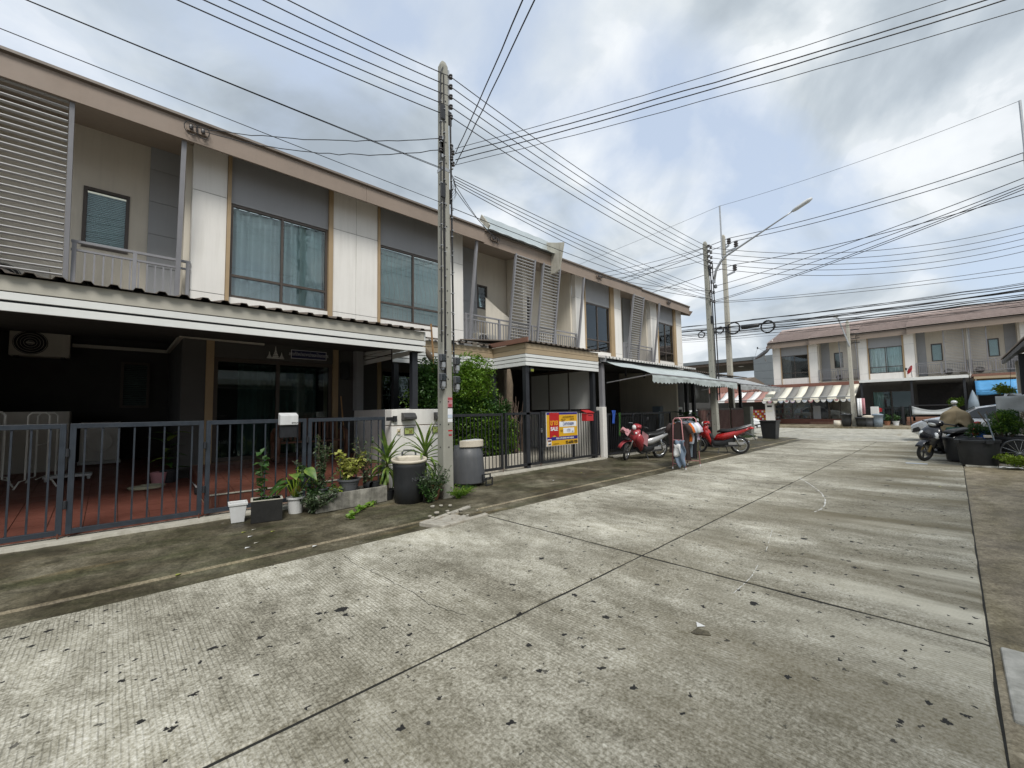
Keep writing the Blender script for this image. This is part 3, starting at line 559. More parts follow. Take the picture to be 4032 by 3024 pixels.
# ------------------------------------------------------------------ ground floors, canopies, fences of the left row
def carz(y): return .085+(y-7.52)*(.62-.085)/(12.9-7.52)       # drive slopes up to the house
def porz(y): return .33+(y-7.8)*.27/2.4
# floors as tiles
cf = struct(obj(MB().prism([(7.5, -.05), (12.95, -.05), (12.95, .60), (7.5, .055)], 'x', -4.6, 4.30), 'carport_floor', 'grout'))
ang = math.atan2(.62-.085, 12.9-7.52); tl = .33
me = mesh(MB().box(.004, tl-.004, .004, tl-.004, -.012, .0), 'floor_tile', 'tile_red')
for i in range(-11, 4):
    for j in range(16):
        y = 7.53+j*tl*math.cos(ang); x = i*tl+.09
        if x+tl < 1.16 and x > -3.7: inst('floor_tile', me, cf, (x, y, carz(y)+random.uniform(-.001, .001)), (ang, 0, 0))
pf = struct(obj(MB().prism([(7.81, -.05), (10.25, -.05), (10.25, .585), (7.81, .315)], 'x', 1.10, 4.29), 'porch_floor', 'grout'))
ang2 = math.atan2(.27, 2.4); me = mesh(MB().box(.004, .316, .004, .316, -.012, 0), 'floor_tile', 'tile_brown')
for i in range(10):
    for j in range(7):
        y = 7.815+j*.32*math.cos(ang2)
        inst('floor_tile', me, pf, (1.10+i*.32, y, porz(y)+random.uniform(-.001, .001)), (ang2, 0, 0))
me = mesh(MB().box(.003, .102, -.01, 0, 0, .215), 'face_tile', 'tile_brown')
for i in range(30): inst('face_tile', me, pf, (1.10+i*.106, 7.809, .095))
obj(MB().box(1.09, 4.29, 7.786, 7.812, .314, .332), 'step_nosing', 'plinth', pf)
me = mesh(MB().box(-.01, 0, .003, .102, 0, .235), 'face_tile', 'tile_brown')
for i in range(22): inst('face_tile', me, pf, (1.099, 7.82+i*.106, carz(7.82+i*.106)+.004), (.1, 0, 0))
# house A ground floor walls
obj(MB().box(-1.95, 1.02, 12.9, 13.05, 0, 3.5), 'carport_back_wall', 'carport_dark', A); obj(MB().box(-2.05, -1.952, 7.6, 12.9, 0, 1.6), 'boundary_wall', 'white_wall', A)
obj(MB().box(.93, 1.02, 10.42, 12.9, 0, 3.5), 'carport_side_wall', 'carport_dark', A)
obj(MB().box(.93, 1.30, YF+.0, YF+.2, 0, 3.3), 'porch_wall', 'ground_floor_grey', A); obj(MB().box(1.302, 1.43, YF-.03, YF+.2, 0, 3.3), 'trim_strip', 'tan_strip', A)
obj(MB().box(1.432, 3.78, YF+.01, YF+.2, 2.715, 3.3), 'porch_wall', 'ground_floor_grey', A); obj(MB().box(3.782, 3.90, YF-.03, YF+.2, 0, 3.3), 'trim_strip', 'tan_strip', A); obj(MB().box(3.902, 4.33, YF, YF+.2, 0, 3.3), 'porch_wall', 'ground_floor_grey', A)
sd = obj(frame_boxes(MB(), 1.435, 3.778, YF+.04, YF+.13, .6, 2.71, .075, (2.61,)), 'sliding_door', 'brown_frame', A)
for a, b in ((1.51, 2.575), (2.645, 3.70)): obj(MB().box(a, b, YF+.08, YF+.09, .675, 2.635), 'pane', 'glass_dark', sd)
obj(wavy(1.9, 2.62, .68, 2.62, YF+.27, .035, .16, 21), 'curtain', 'curtain_green', sd, smooth=True); obj(wavy(2.7, 3.5, .68, 2.62, YF+.29, .04, .2, 22), 'curtain', 'curtain_green', sd, smooth=True); obj(MB().box(1.43, 3.78, YF+.6, YF+.62, .6, 2.8), 'window_backing', 'room_dark', sd)
# louvred window in the carport back wall
p0, p1 = at(478, 1425, Y=12.88), at(585, 1605, Y=12.88)
lw = obj(frame_boxes(MB(), p0.x, p1.x, 12.84, 12.9, p1.z, p0.z, .05), 'louvre_window', 'brown_frame', A); bl = mesh(MB().box(0, p1.x-p0.x-.1, -.024, .024, -.0015, .0015), 'glass_slat', 'curtain_green')
for k in range(22): inst('glass_slat', bl, lw, (p0.x+.05, 12.87, p1.z+.06+k*(p0.z-p1.z-.1)/22), (R(35), 0, 0))
# conduit along the carport and porch walls
ya = 12.84; q0, q1 = at(285, 1360, Y=ya), at(663, 1382, Y=ya); q2 = at(718, 1328, Y=10.15); q3 = at(1040, 1348, Y=10.15)
pc = obj(MB().beam(q0, (q1.x, ya, q0.z), .07, .07), 'pipe_cover', 'ac_beige', A); obj(MB().beam((.90, ya, q0.z), (.90, 10.1, q0.z), .07, .07), 'pipe_cover', 'ac_beige', A); obj(MB().beam((.88, 10.14, q0.z+.0), (q3.x, 10.14, q0.z-.02), .07, .07), 'pipe_cover', 'ac_beige', A)
aircon('air conditioner outdoor unit on the dark carport wall of the nearest house', (at(160, 1420, Y=12.7).x, 12.68, at(160, 1412, Y=12.7).z), 0, .82, .56, .3)
# blue name board and chedi ornament above the door
n0, n1 = at(1148, 1378, Y=10.17), at(1283, 1422, Y=10.17)
nb = thing('name_board', 'dark blue board with white Thai writing above the sliding door', 'sign', ((n0.x+n1.x)/2, 10.17, n1.z))
obj(MB().box(n0.x, n1.x, 10.165, 10.185, n1.z+.02, n0.z), 'board', 'sign_navy', nb); obj(frame_boxes(MB(), n0.x-.008, n1.x+.008, 10.160, 10.18, n1.z+.012, n0.z+.008, .01), 'border', 'print_white', nb)
text('สถานที่จำหน่ายอาหารว่างและโปรดรายการ', .105, 'print_white', nb, ((n0.x+n1.x)/2, 10.163, (n0.z+n1.z)/2-.02), FRONT, align='CENTER', sx=.5)
c0 = at(1085, 1412, Y=10.18); ch = thing('wall_ornament', 'small white tiered spire ornament over the sliding door', 'ornament', tuple(c0))
for dx, hh, ww in ((0, .22, .07), (-.12, .12, .05), (.12, .12, .05)):
    for k in range(5): obj(MB().box(c0.x+dx-ww*(1-k*.19), c0.x+dx+ww*(1-k*.19), 10.17, 10.195, c0.z+hh*k/6, c0.z+hh*(k+.7)/6), 'tier', 'appliance_white', ch)
    obj(MB().lathe([(.012, 0), (.008, hh*.3), (0, hh*.5)], 6, (c0.x+dx, 10.18, c0.z+hh*.8)), 'spire', 'appliance_white', ch)
# meter boxes on the porch wall
for x in (4.05,): obj(MB().box(x-.1, x+.1, 10.1, 10.19, 2.35, 2.75), 'wall_lamp', 'black_metal', A, bev=.01)
# dividing wall and letter-box pillar between A and B
dw = thing('dividing_wall', 'low white wall running back to the house from the letterbox pillar', 'wall', (4.36, 8.9, 0))
obj(MB().box(4.30, 4.42, 7.66, 10.19, 0, 1.60), 'wall', 'white_wall', dw, bev=.006); obj(MB().box(4.27, 4.44, 9.98, 10.195, 1.6, 3.4), 'column', 'grey_wall', dw)
lp = thing('letterbox_pillar', 'stained white pillar block carrying letterboxes and house number 30', 'pillar', (4.38, 7.5, 0))
obj(MB().box(3.84, 4.93, 7.38, 7.655, 0, 1.262), 'pillar_block', 'white_wall', lp, bev=.008); obj(MB().box(3.84, 4.93, 7.38, 7.655, 1.278, 1.585), 'pillar_cap', 'white_wall', lp, bev=.008); obj(MB().box(3.855, 4.915, 7.395, 7.64, 1.26, 1.28), 'groove', 'grout', lp)
def mailflap(px, name_):
    a, b = at(px, 1626, Y=7.37), at(px+66, 1658, Y=7.37); x0, x1 = a.x, a.x+.27; z1, z0 = 1.52, 1.36
    o = obj(MB().prism([(7.375, z0), (7.24, z0+.03), (7.235, z0+.075), (7.30, z1-.01), (7.375, z1)], 'x', x0, x1), 'letterbox', 'mail_black', lp, bev=.006)
    obj(MB().box(x0+.03, x1-.03, 7.228, 7.236, z0+.036, z0+.07), 'flap', 'mail_black', o); return x0
mx0 = mailflap(1580, 'a'); mailflap(1580+128, 'b')
def nplate(px, s, own):
    a = at(px, 1690, Y=7.37); x = a.x; o = obj(MB().box(x, x+.20, 7.362, 7.378, 1.105, 1.225), 'number_plate', 'plate_green', lp); obj(frame_boxes(MB(), x-.006, x+.206, 7.356, 7.37, 1.099, 1.231, .008), 'border', 'mail_black', o)
    text(s, .075, 'print_brown', o, (x+.13, 7.360, 1.12), FRONT, align='CENTER', bold=.001); text('ซอย', .03, 'print_brown', o, (x+.035, 7.360, 1.185), FRONT); return o
nplate(1592, '30', lp); nplate(1703, '28', lp)
bx = at(1570, 1700, Y=7.37).x; bb = obj(MB().box(bx-.035, bx+.035, 7.362, 7.379, 1.10, 1.215), 'door_bell', 'plastic_cream', lp, bev=.004); obj(MB().lathe([(.02, 0), (.018, .012), (.01, .018), (0, .02)], 10), 'button', 'brass', lp, world=False).matrix_local = Matrix.Translation(Vector((bx, 7.362, 1.165))-woff(lp)) @ Matrix.Rotation(R(90), 4, 'X')
# ---- canopy of house A
ca = thing('carport_canopy', 'cream-fronted carport canopy with brown ribbed roof over the nearest house', 'canopy', (0, 7.3, 2.7))
obj(corrugated(-4.9, 4.62, [(7.20, 3.15), (8.7, 3.43), (10.19, 3.72)], .235, .038), 'roof_sheet', 'sheet_brown', ca, solid=.004)
obj(MB().box(-4.9, 4.50, 7.28, 7.31, 2.965, 3.14), 'fascia_board', 'cream_board', ca, bev=.003)
for a, b in ((2.862, 2.95), (2.735, 2.832)): obj(MB().box(-4.9, 4.50, 7.276, 7.30, a, b), 'fascia_slat', 'white_board', ca, bev=.003)
obj(MB().box(-4.9, 4.48, 7.315, 7.36, 2.74, 3.1), 'edge_beam', 'dark_post', ca)
for a, b in ((2.965, 3.14), (2.862, 2.95), (2.735, 2.832)): obj(MB().box(4.505, 4.53, 7.285, 10.18, a, b), 'side_slat', 'white_board', ca)
for y in (8.2, 9.2): obj(MB().box(-4.9, 4.5, y-.04, y+.04, 2.98+(y-7.3)*.18, 3.08+(y-7.3)*.18), 'rafter', 'dark_post', ca)
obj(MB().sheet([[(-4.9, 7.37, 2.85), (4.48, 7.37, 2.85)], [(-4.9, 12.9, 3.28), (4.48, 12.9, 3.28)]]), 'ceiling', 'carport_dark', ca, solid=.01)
obj(MB().box(4.30, 4.42, 7.40, 7.52, 1.59, 2.74), 'post', 'dark_post', ca); obj(MB().box(-2.06, -1.96, 7.40, 7.5, 0, 2.74), 'post', 'dark_post', ca)
# ---- canopy of house B (projects over the drive)
cb_ = thing('carport_canopy', 'tan and white carport canopy with stepped front over the for-sale house', 'canopy', (8.5, 7.4, 2.7))
obj(corrugated(4.55, 7.40, [(8.50, 3.27), (10.19, 3.62)], .2, .035), 'roof_sheet', 'sheet_brown', cb_, solid=.004); obj(corrugated(7.45, 10.66, [(7.27, 3.26), (8.7, 3.47), (10.19, 3.70)], .2, .035), 'roof_sheet', 'sheet_brown', cb_, solid=.004)
def band(x0, x1, y0, y1, a, b, mat, nm): obj(MB().box(x0, x1, y0, y1, a, b), nm, mat, cb_, bev=.003)
for (a, b, mt, nm) in ((3.10, 3.235, 'tan_board', 'fascia_board'), (2.97, 3.092, 'tan_board', 'fascia_board'), (2.878, 2.958, 'white_board', 'fascia_slat'), (2.775, 2.860, 'white_board', 'fascia_slat'), (2.665, 2.758, 'white_board', 'fascia_slat')):
    band(7.48, 10.62, 7.35, 7.375, a, b, mt, nm); band(4.50, 7.475, 8.6, 8.625, a, b, mt, nm); band(7.48, 7.505, 7.38, 8.62, a, b, mt, nm)
obj(MB().box(7.51, 10.6, 7.38, 7.42, 2.68, 3.22), 'edge_beam', 'dark_post', cb_); obj(MB().box(4.5, 7.47, 8.63, 8.67, 2.68, 3.22), 'edge_beam', 'dark_post', cb_)
obj(MB().box(7.40, 7.44, 7.2, 8.7, 3.24, 3.36), 'flashing', 'brown_flash', cb_)
for x, y, z in ((7.58, 7.46, 0.05), (10.46, 7.48, 0.05), (7.58, 8.72, .05), (6.2, 8.72, 0.05), (4.62, 8.72, .05)): obj(MB().box(x-.06, x+.06, y-.06, y+.06, z, 3.2), 'post', 'dark_post', cb_)
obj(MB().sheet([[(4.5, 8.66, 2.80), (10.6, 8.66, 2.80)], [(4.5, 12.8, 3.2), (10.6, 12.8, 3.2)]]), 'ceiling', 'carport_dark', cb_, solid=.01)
fl = thing('flood_lamp', 'small lamp fixed under the corner of the tan canopy', 'lamp', (7.62, 7.34, 2.52)); obj(MB().box(7.57, 7.69, 7.28, 7.335, 2.50, 2.60), 'housing', 'black_metal', fl, bev=.008); obj(MB().box(7.58, 7.68, 7.272, 7.279, 2.51, 2.57), 'lens', 'leaf_yellow', fl)
# ground floor of B: door wall, back wall, panelled party wall
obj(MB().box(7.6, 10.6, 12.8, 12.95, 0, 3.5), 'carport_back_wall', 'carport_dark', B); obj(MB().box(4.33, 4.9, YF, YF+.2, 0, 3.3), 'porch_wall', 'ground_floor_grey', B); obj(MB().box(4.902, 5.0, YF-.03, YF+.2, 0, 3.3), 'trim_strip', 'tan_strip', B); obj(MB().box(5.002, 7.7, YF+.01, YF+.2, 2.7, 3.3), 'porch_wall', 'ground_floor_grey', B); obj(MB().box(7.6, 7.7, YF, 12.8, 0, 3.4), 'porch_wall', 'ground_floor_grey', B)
sd = obj(frame_boxes(MB(), 5.002, 7.6, YF+.04, YF+.13, .6, 2.7, .075, (6.3,)), 'sliding_door', 'brown_frame', B)
for a, b in ((5.08, 6.26), (6.34, 7.52)): obj(MB().box(a, b, YF+.08, YF+.09, .675, 2.62), 'pane', 'glass_dark', sd)
gb = MB()
for a in range(12): gb.tube([(5.16+a*.2+.06*math.sin(j*.9+a), YF+.14, .75+j*.26) for j in range(8)], .009, 5)
for z in (.85, 1.3, 2.0, 2.5): gb.tube([(5.1, YF+.14, z), (7.5, YF+.14, z)], .009, 5)
obj(gb, 'security_grille', 'grille_white', sd); obj(MB().box(5.0, 7.6, YF+.5, YF+.52, .6, 2.75), 'window_backing', 'room_dark', sd)
struct(obj(MB().prism([(7.52, -.05), (12.8, -.05), (12.8, .55), (7.52, .05)], 'x', 4.43, 10.52), 'carport_floor', 'rubble'))
pw = thing('party_screen', 'grey panel screen on a low white wall between the for-sale house and the awning house', 'wall', (10.58, 8.8, 0))
obj(MB().box(10.53, 10.63, 7.62, 10.19, 0, 1.42), 'wall', 'white_wall', pw, bev=.005)
for k in range(3): obj(MB().box(10.56, 10.60, 7.66+k*.84, 7.66+k*.84+.79, 1.55, 2.72), 'panel', 'panel_light', pw)
for k in range(4): obj(MB().box(10.545, 10.615, 7.61+k*.84, 7.655+k*.84, 1.42, 2.9), 'panel_frame', 'brown_frame', pw)
for z in (1.43, 2.74): obj(MB().box(10.55, 10.61, 7.66, 10.15, z, z+.06), 'panel_frame', 'brown_frame', pw)
gp = thing('gate_pillar', 'narrow white gate pillar between the red letterbox gate and the awning house', 'pillar', (10.87, 7.45, 0)); obj(MB().box(10.78, 10.98, 7.36, 7.60, 0, 1.60), 'shaft', 'white_wall', gp, bev=.008)
# ---- gate leaves
def leaf(label, x0, x1, y=7.42, z0=.13, z1=1.45, nb=8, mat='gate_slate', st=.055, group='gate leaves along the plots', bs=.009, mid=None, hinge=True):
    t = thing('gate_leaf', label, 'gate', ((x0+x1)/2, y, z0), group=group)
    for a in (x0, x1-st): obj(MB().box(a, a+st, y-.022, y+.022, z0, z1), 'stile', mat, t, bev=.003)
    obj(MB().box(x0+st, x1-st, y-.02, y+.02, z1-.06, z1), 'top_rail', mat, t, bev=.003); obj(MB().box(x0+st, x1-st, y-.02, y+.02, z0, z0+.06), 'bottom_rail', mat, t, bev=.003)
    me = mesh(MB().box(-bs, bs, -bs, bs, 0, z1-z0-.12), 'bar', mat)
    for k in range(nb): inst('bar', me, t, (x0+st+(x1-x0-2*st)*(k+.5)/nb, y, z0+.06))
    if mid: obj(MB().box(mid-.03, mid+.03, y-.025, y+.025, z0, z1), 'stile', mat, t)
    obj(MB().tube([(x1-.03, y-.03, .085), (x1-.03, y-.03, z0+.02)], .009, 6), 'drop_bolt', 'rust', t)
    if hinge:
        for zz in (z0+.35, z1-.35): obj(MB().lathe([(.012, -.05), (.018, -.045), (.018, .045), (.012, .05)], 8, (x0-.012, y-.03, zz)), 'hinge', 'black_metal', t)
    return t
leaf('slate-blue gate leaf cut by the left edge of the picture', -1.72, -.405); leaf('slate-blue gate leaf in front of the washing machine', -.375, .945); leaf('slate-blue gate leaf behind the white square pot, in front of the sliding door', .975, 2.325); leaf('slate-blue gate leaf behind the concrete trough, next to the letterbox pillar', 2.355, 3.72, nb=9)
leaf('slate-blue gate leaf far left outside the picture', -3.1, -1.75)
gl = thing('gate_latch', 'black latch arm tying the last slate gate leaf to the white pillar', 'latch', (3.78, 7.40, 1.4)); obj(MB().box(3.725, 3.90, 7.345, 7.375, 1.37, 1.44), 'arm', 'black_metal', gl); obj(MB().box(3.86, 3.93, 7.33, 7.377, 1.35, 1.46), 'catch', 'black_metal', gl)
mbx = thing('hanging_letterbox', 'letterbox with white lid hung on the slate gate', 'letterbox', (2.2, 7.36, 1.2))
a, b = at(1098, 1628, Y=7.36), at(1168, 1672, Y=7.36)
obj(MB().prism([(7.39, b.z), (7.27, b.z), (7.27, a.z-.03), (7.39, a.z+.01)], 'x', a.x, b.x), 'lid', 'plastic_white', mbx, bev=.008); obj(MB().box(a.x+.01, b.x-.01, 7.30, 7.385, b.z-.20, b.z-.003), 'box', 'black_metal', mbx, bev=.006); text('BMAX', .035, 'print_black', mbx, (b.x-.10, 7.268, b.z+.02), FRONT)
lb = [leaf('black fence panel behind the half-moon bin and the leafy shrub', 5.0, 6.72, z0=.15, z1=1.47, nb=15, mat='black_metal', bs=.008, hinge=False), leaf('black gate leaf in front of the shrub and the bare twigs', 6.79, 8.03, z0=.15, z1=1.48, nb=11, mat='black_metal', bs=.008), leaf('black gate leaf carrying the yellow SALE board', 8.07, 10.66, z0=.15, z1=1.5, nb=22, mat='black_metal', bs=.008, mid=9.4)]
pl = thing('padlock', 'small steel padlock hanging on the black gate', 'padlock', (8.05, 7.385, .98)); obj(MB().box(8.02, 8.08, 7.37, 7.39, .95, 1.01), 'body', 'chrome', pl, bev=.004); obj(MB().tube([(8.03, 7.38, 1.01), (8.03, 7.38, 1.045), (8.05, 7.38, 1.06), (8.07, 7.38, 1.045), (8.07, 7.38, 1.01)], .005, 6), 'shackle', 'chrome', pl)
for k in range(2): leaf(('black gate leaf behind the red motorbike with the basket', 'black gate leaf behind the clothes rack')[k], 11.05+k*2.15, 13.15+k*2.15, z0=.12, z1=1.40, nb=19, mat='black_metal', bs=.008)
# planting box behind the B fence
pb = thing('planting_bed', 'long cream planting box behind the black fence', 'planter', (6.2, 7.75, .05)); obj(MB().box(4.98, 7.75, 7.55, 7.62, .03, .46), 'front_wall', 'cream_wall', pb, bev=.006); obj(MB().box(7.68, 7.75, 7.62, 8.5, .03, .46), 'side_wall', 'cream_wall', pb); obj(MB().box(4.98, 7.68, 7.621, 8.5, .03, .40), 'soil', 'soil', pb)
# ---- SALE board
T0, T1 = at(2149, 1624, Y=7.37), at(2273, 1744, Y=7.37); sx0, sx1, sz1, sz0 = T0.x, T1.x+.02, T0.z-.005, T1.z-.02
sb = thing('sale_board', 'yellow, red and blue SALE board with phone number on the black gate', 'sign', ((sx0+sx1)/2, 7.36, sz0)); sw, sh = sx1-sx0, sz1-sz0
def sp(u0, u1, v0, v1, mat, nm, d=0): return obj(MB().box(sx0+u0*sw, sx0+u1*sw, 7.362-d*.003-.003, 7.362-d*.003, sz0+v0*sh, sz0+v1*sh), nm, mat, sb)
obj(MB().box(sx0, sx1, 7.3625, 7.374, sz0, sz1), 'board', 'print_white', sb)
sp(.01, .99, .17, .93, 'sign_yellow', 'yellow_field'); sp(.01, .99, .93, .995, 'sign_blue', 'blue_band'); sp(.01, .99, .165, .27, 'sign_blue', 'blue_band', 1); sp(.01, .99, .015, .165, 'sign_yellow', 'yellow_band', 1)
obj(MB().prism([(sx0+.09*sw, sz0+.99*sh), (sx0+.39*sw, sz0+.99*sh), (sx0+.37*sw, sz0+.235*sh), (sx0+.23*sw, sz0+.33*sh), (sx0+.09*sw, sz0+.225*sh)], 'y', 7.352, 7.356), 'red_ribbon', 'sign_red', sb)
sp(.40, .96, .56, .72, 'print_white', 'white_field', 1); sp(.52, .88, .36, .52, 'print_white', 'white_field', 1); sp(.02, .135, .03, .21, 'print_white', 'logo_field', 2); sp(.03, .125, .13, .19, 'brown_flash', 'logo_mark', 3)
def st(s, u, v, size, mat, bold=0., sx=1., al='CENTER'): text(s, size*sh, mat, sb, (sx0+u*sw, 7.3455, sz0+v*sh), FRONT, align=al, sx=sx, bold=bold)
st('ขาย', .225, .62, .24, 'print_orange', .004, 1.0); st('SALE', .225, .46, .155, 'print_white', .004, 1.0); st('02-6300-700', .965, .045, .12, 'print_black', .002, .92, 'RIGHT'); st('BAM', .078, .05, .06, 'print_black', .001)
st('คำเตือน หากทำลายป้ายมีความผิดตามกฎหมาย', .56, .195, .075, 'print_white', .0005, .62); st('สอบถามข้อมูลเพิ่มเติมได้ที่สำนักงาน', .68, .84, .062, 'print_brown', 0, .62); st('ขนาด 2 ชั้น', .52, .77, .06, 'print_brown', 0, .8); st('02-6300-700', .80, .77, .055, 'print_brown', 0, .7); st('รหัสทรัพย์', .50, .725, .045, 'print_brown', 0, .8); st('CAPTHTH0099', .68, .60, .13, 'ink', 0, .62); st('17.9', .68, .40, .13, 'ink', 0, .8); st('ตรว.', .82, .39, .06, 'ink', 0, .8); st('เนื้อที่', .46, .42, .075, 'print_brown', 0, .8); st('www.bam.co.th', .27, .055, .05, 'print_brown', 0, .8)
# red letterbox
rl = thing('red_letterbox', 'small red house-shaped letterbox on the black gate beside the SALE board', 'letterbox', (9.75, 7.36, 1.3)); a = at(2296, 1630, Y=7.34); x0 = a.x; obj(MB().prism([(x0, 1.20), (x0+.33, 1.20), (x0+.33, 1.42), (x0, 1.42)], 'y', 7.22, 7.395), 'box', 'red_plastic', rl, bev=.006); obj(MB().prism([(7.20, 1.421), (7.40, 1.50), (7.40, 1.52), (7.19, 1.44)], 'x', x0-.02, x0+.35), 'roof', 'red_plastic', rl); obj(MB().box(x0+.08, x0+.25, 7.214, 7.22, 1.35, 1.365), 'slot', 'black_void', rl)
# ---- house C carport: ribbed roof, side posts, party wall, fabric awning
cc = thing('carport_canopy', 'white-edged ribbed carport roof above the grey fabric awning', 'canopy', (14, 7.4, 2.6))
obj(corrugated(10.72, 17.3, [(7.22, 3.10), (8.7, 3.32), (10.19, 3.55)], .19, .055, True), 'roof_sheet', 'sheet_white', cc, solid=.02); obj(MB().box(10.85, 17.1, 7.34, 7.42, 2.95, 3.06), 'edge_beam', 'dark_post', cc); obj(MB().lathe([(.10, 0), (.13, .14)], 10, (10.86, 7.36, 2.98)), 'rainwater_head', 'grey_wall', cc)
for x, m_ in ((10.92, 'rail_grey'), (16.85, 'dark_post')): obj(MB().box(x-.07, x+.07, 7.40, 7.52, 0, 2.95), 'post', m_, cc)
for x in (12.2, 13.4): obj(MB().box(x-.03, x+.03, 7.36, 7.40, 2.6, 2.95), 'hanger', 'dark_post', cc)
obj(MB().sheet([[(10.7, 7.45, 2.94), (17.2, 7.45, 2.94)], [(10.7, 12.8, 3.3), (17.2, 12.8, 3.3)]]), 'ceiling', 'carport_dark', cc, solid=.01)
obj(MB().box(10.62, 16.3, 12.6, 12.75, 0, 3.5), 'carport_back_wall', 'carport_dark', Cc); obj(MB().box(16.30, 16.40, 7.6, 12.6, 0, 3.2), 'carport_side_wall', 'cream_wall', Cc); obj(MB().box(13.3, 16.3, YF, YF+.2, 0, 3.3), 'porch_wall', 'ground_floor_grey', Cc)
struct(obj(MB().prism([(7.52, -.05), (12.6, -.05), (12.6, .5), (7.52, .05)], 'x', 10.64, 16.29), 'carport_floor', 'apron'))
def awning(label, x0, x1, ya, za, yb, zb, hem, mat, sag, seed, arms):
    t = thing('fabric_awning', label, 'awning', ((x0+x1)/2, yb, zb)); rnd = random.Random(seed); g = []; N = 60
    for j in range(9):
        v = j/8; row = []
        for i in range(N+1):
            u = i/N; w_ = math.sin(math.pi*v)*(sag*(.6+.9*math.sin(u*9+seed+v*2))+.035*math.sin(u*23+v*5))
            row.append((x0+(x1-x0)*u, ya+(yb-ya)*v, za+(zb-za)*v-w_+.02*math.sin(u*5)*v))
        g.append(row)
    obj(MB().sheet(g), 'canvas', mat, t, smooth=True, solid=.004)
    b = g[-1]; low = []; mid = []
    for i, (x, y, z) in enumerate(b): mid.append((x, y-.01+.01*math.sin(i*.9), z-hem*.5)); low.append((x, y+.012*math.sin(i*.7), z-hem-(.05 if i % 2 else 0)-.03*math.sin(i*.23)))
    obj(MB().sheet([b, mid, low]), 'valance', mat, t, solid=.003); obj(MB().tube([(x0-.02, yb, zb), (x1+.02, yb, zb)], .02, 8), 'front_bar', 'rail_grey', t)
    for x in arms: obj(MB().tube([(x, ya-.05, za-.68), (x, yb+.02, zb-.01)], .016, 6), 'arm', 'galv', t)
    return t
awning('pale grey-green fabric awning sagging over the red motorbikes', 10.95, 17.6, 7.36, 3.02, 5.79, 2.50, .20, 'awning_fabric', .09, 3, (10.98, 14.3, 17.5))
awning('mid-grey fabric awning beyond the pale awning', 17.9, 23.3, 7.36, 2.95, 5.75, 2.45, .20, 'awning_grey', .03, 5, (18.0, 23.1))
# ---- house D frontage: maroon slat gates
for k, (x0, x1) in enumerate(((17.75, 19.5), (19.62, 21.4), (21.5, 23.25))):
    t = thing('slat_gate', ('maroon slat gate behind the concrete pole', 'maroon slat gate behind the second red motorbike', 'maroon slat gate next to the grey-green pillar')[k], 'gate', ((x0+x1)/2, 7.4, .1), group='maroon slat gates')
    obj(MB().box(x0, x1, 7.39, 7.43, 1.42, 1.50), 'top_rail', 'brown_frame', t); obj(MB().box(x0, x1, 7.39, 7.43, .12, .18), 'bottom_rail', 'brown_frame', t)
    me = mesh(MB().prism([(0, 7.40), (.045, 7.36), (.10, 7.36), (.135, 7.40)], 'z', .181, 1.419), 'slat', 'gate_maroon'); me2 = mesh(MB().box(.045, .075, 7.352, 7.359, .19, 1.41), 'slat_edge', 'gate_maroon_edge')
    for i in range(int((x1-x0)/.15)):
        s = inst('slat', me, t, (x0+.02+i*.15, 0, 0)); q = inst('slat_edge', me2, s, (0, 0, 0), world=False)
ep = thing('corner_pillar', 'grey-green pillar at the corner of the end plot', 'pillar', (23.5, 7.4, 0)); obj(MB().box(23.3, 23.75, 7.1, 7.6, 0, 1.16), 'shaft', 'green_grey_wall', ep, bev=.01); obj(MB().box(23.3, 23.75, 7.1, 7.6, 1.172, 1.55), 'cap', 'green_grey_wall', ep, bev=.01); obj(MB().box(23.44, 23.58, 7.09, 7.1, .95, 1.08), 'number_plate', 'plate_green', ep)
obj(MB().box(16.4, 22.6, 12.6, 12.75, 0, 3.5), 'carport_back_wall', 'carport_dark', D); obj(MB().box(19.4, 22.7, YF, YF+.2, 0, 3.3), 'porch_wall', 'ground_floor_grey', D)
struct(obj(MB().prism([(7.52, -.05), (12.6, -.05), (12.6, .5), (7.52, .05)], 'x', 16.41, 23.2), 'carport_floor', 'apron'))
dc = thing('carport_canopy', 'dark carport roof of the end house behind the grey awning', 'canopy', (20, 7.4, 2.6)); obj(corrugated(17.4, 23.6, [(7.25, 3.02), (8.7, 3.25), (10.19, 3.48)], .2, .04), 'roof_sheet', 'sheet_brown', dc, solid=.004); obj(MB().box(17.4, 23.55, 7.36, 7.42, 2.86, 2.98), 'edge_beam', 'dark_post', dc)
for x in (17.6, 19.9, 23.2): obj(MB().box(x-.07, x+.07, 7.44, 7.56, 0, 2.86), 'post', 'dark_post', dc)
ms = tag(obj(wavy(16.95, 19.6, 1.75, 2.75, 7.62, .03, .5, 4), 'shade_net', 'mesh_grey', smooth=True, solid=.004), 'dark grey shade net hung under the end carport', 'net')
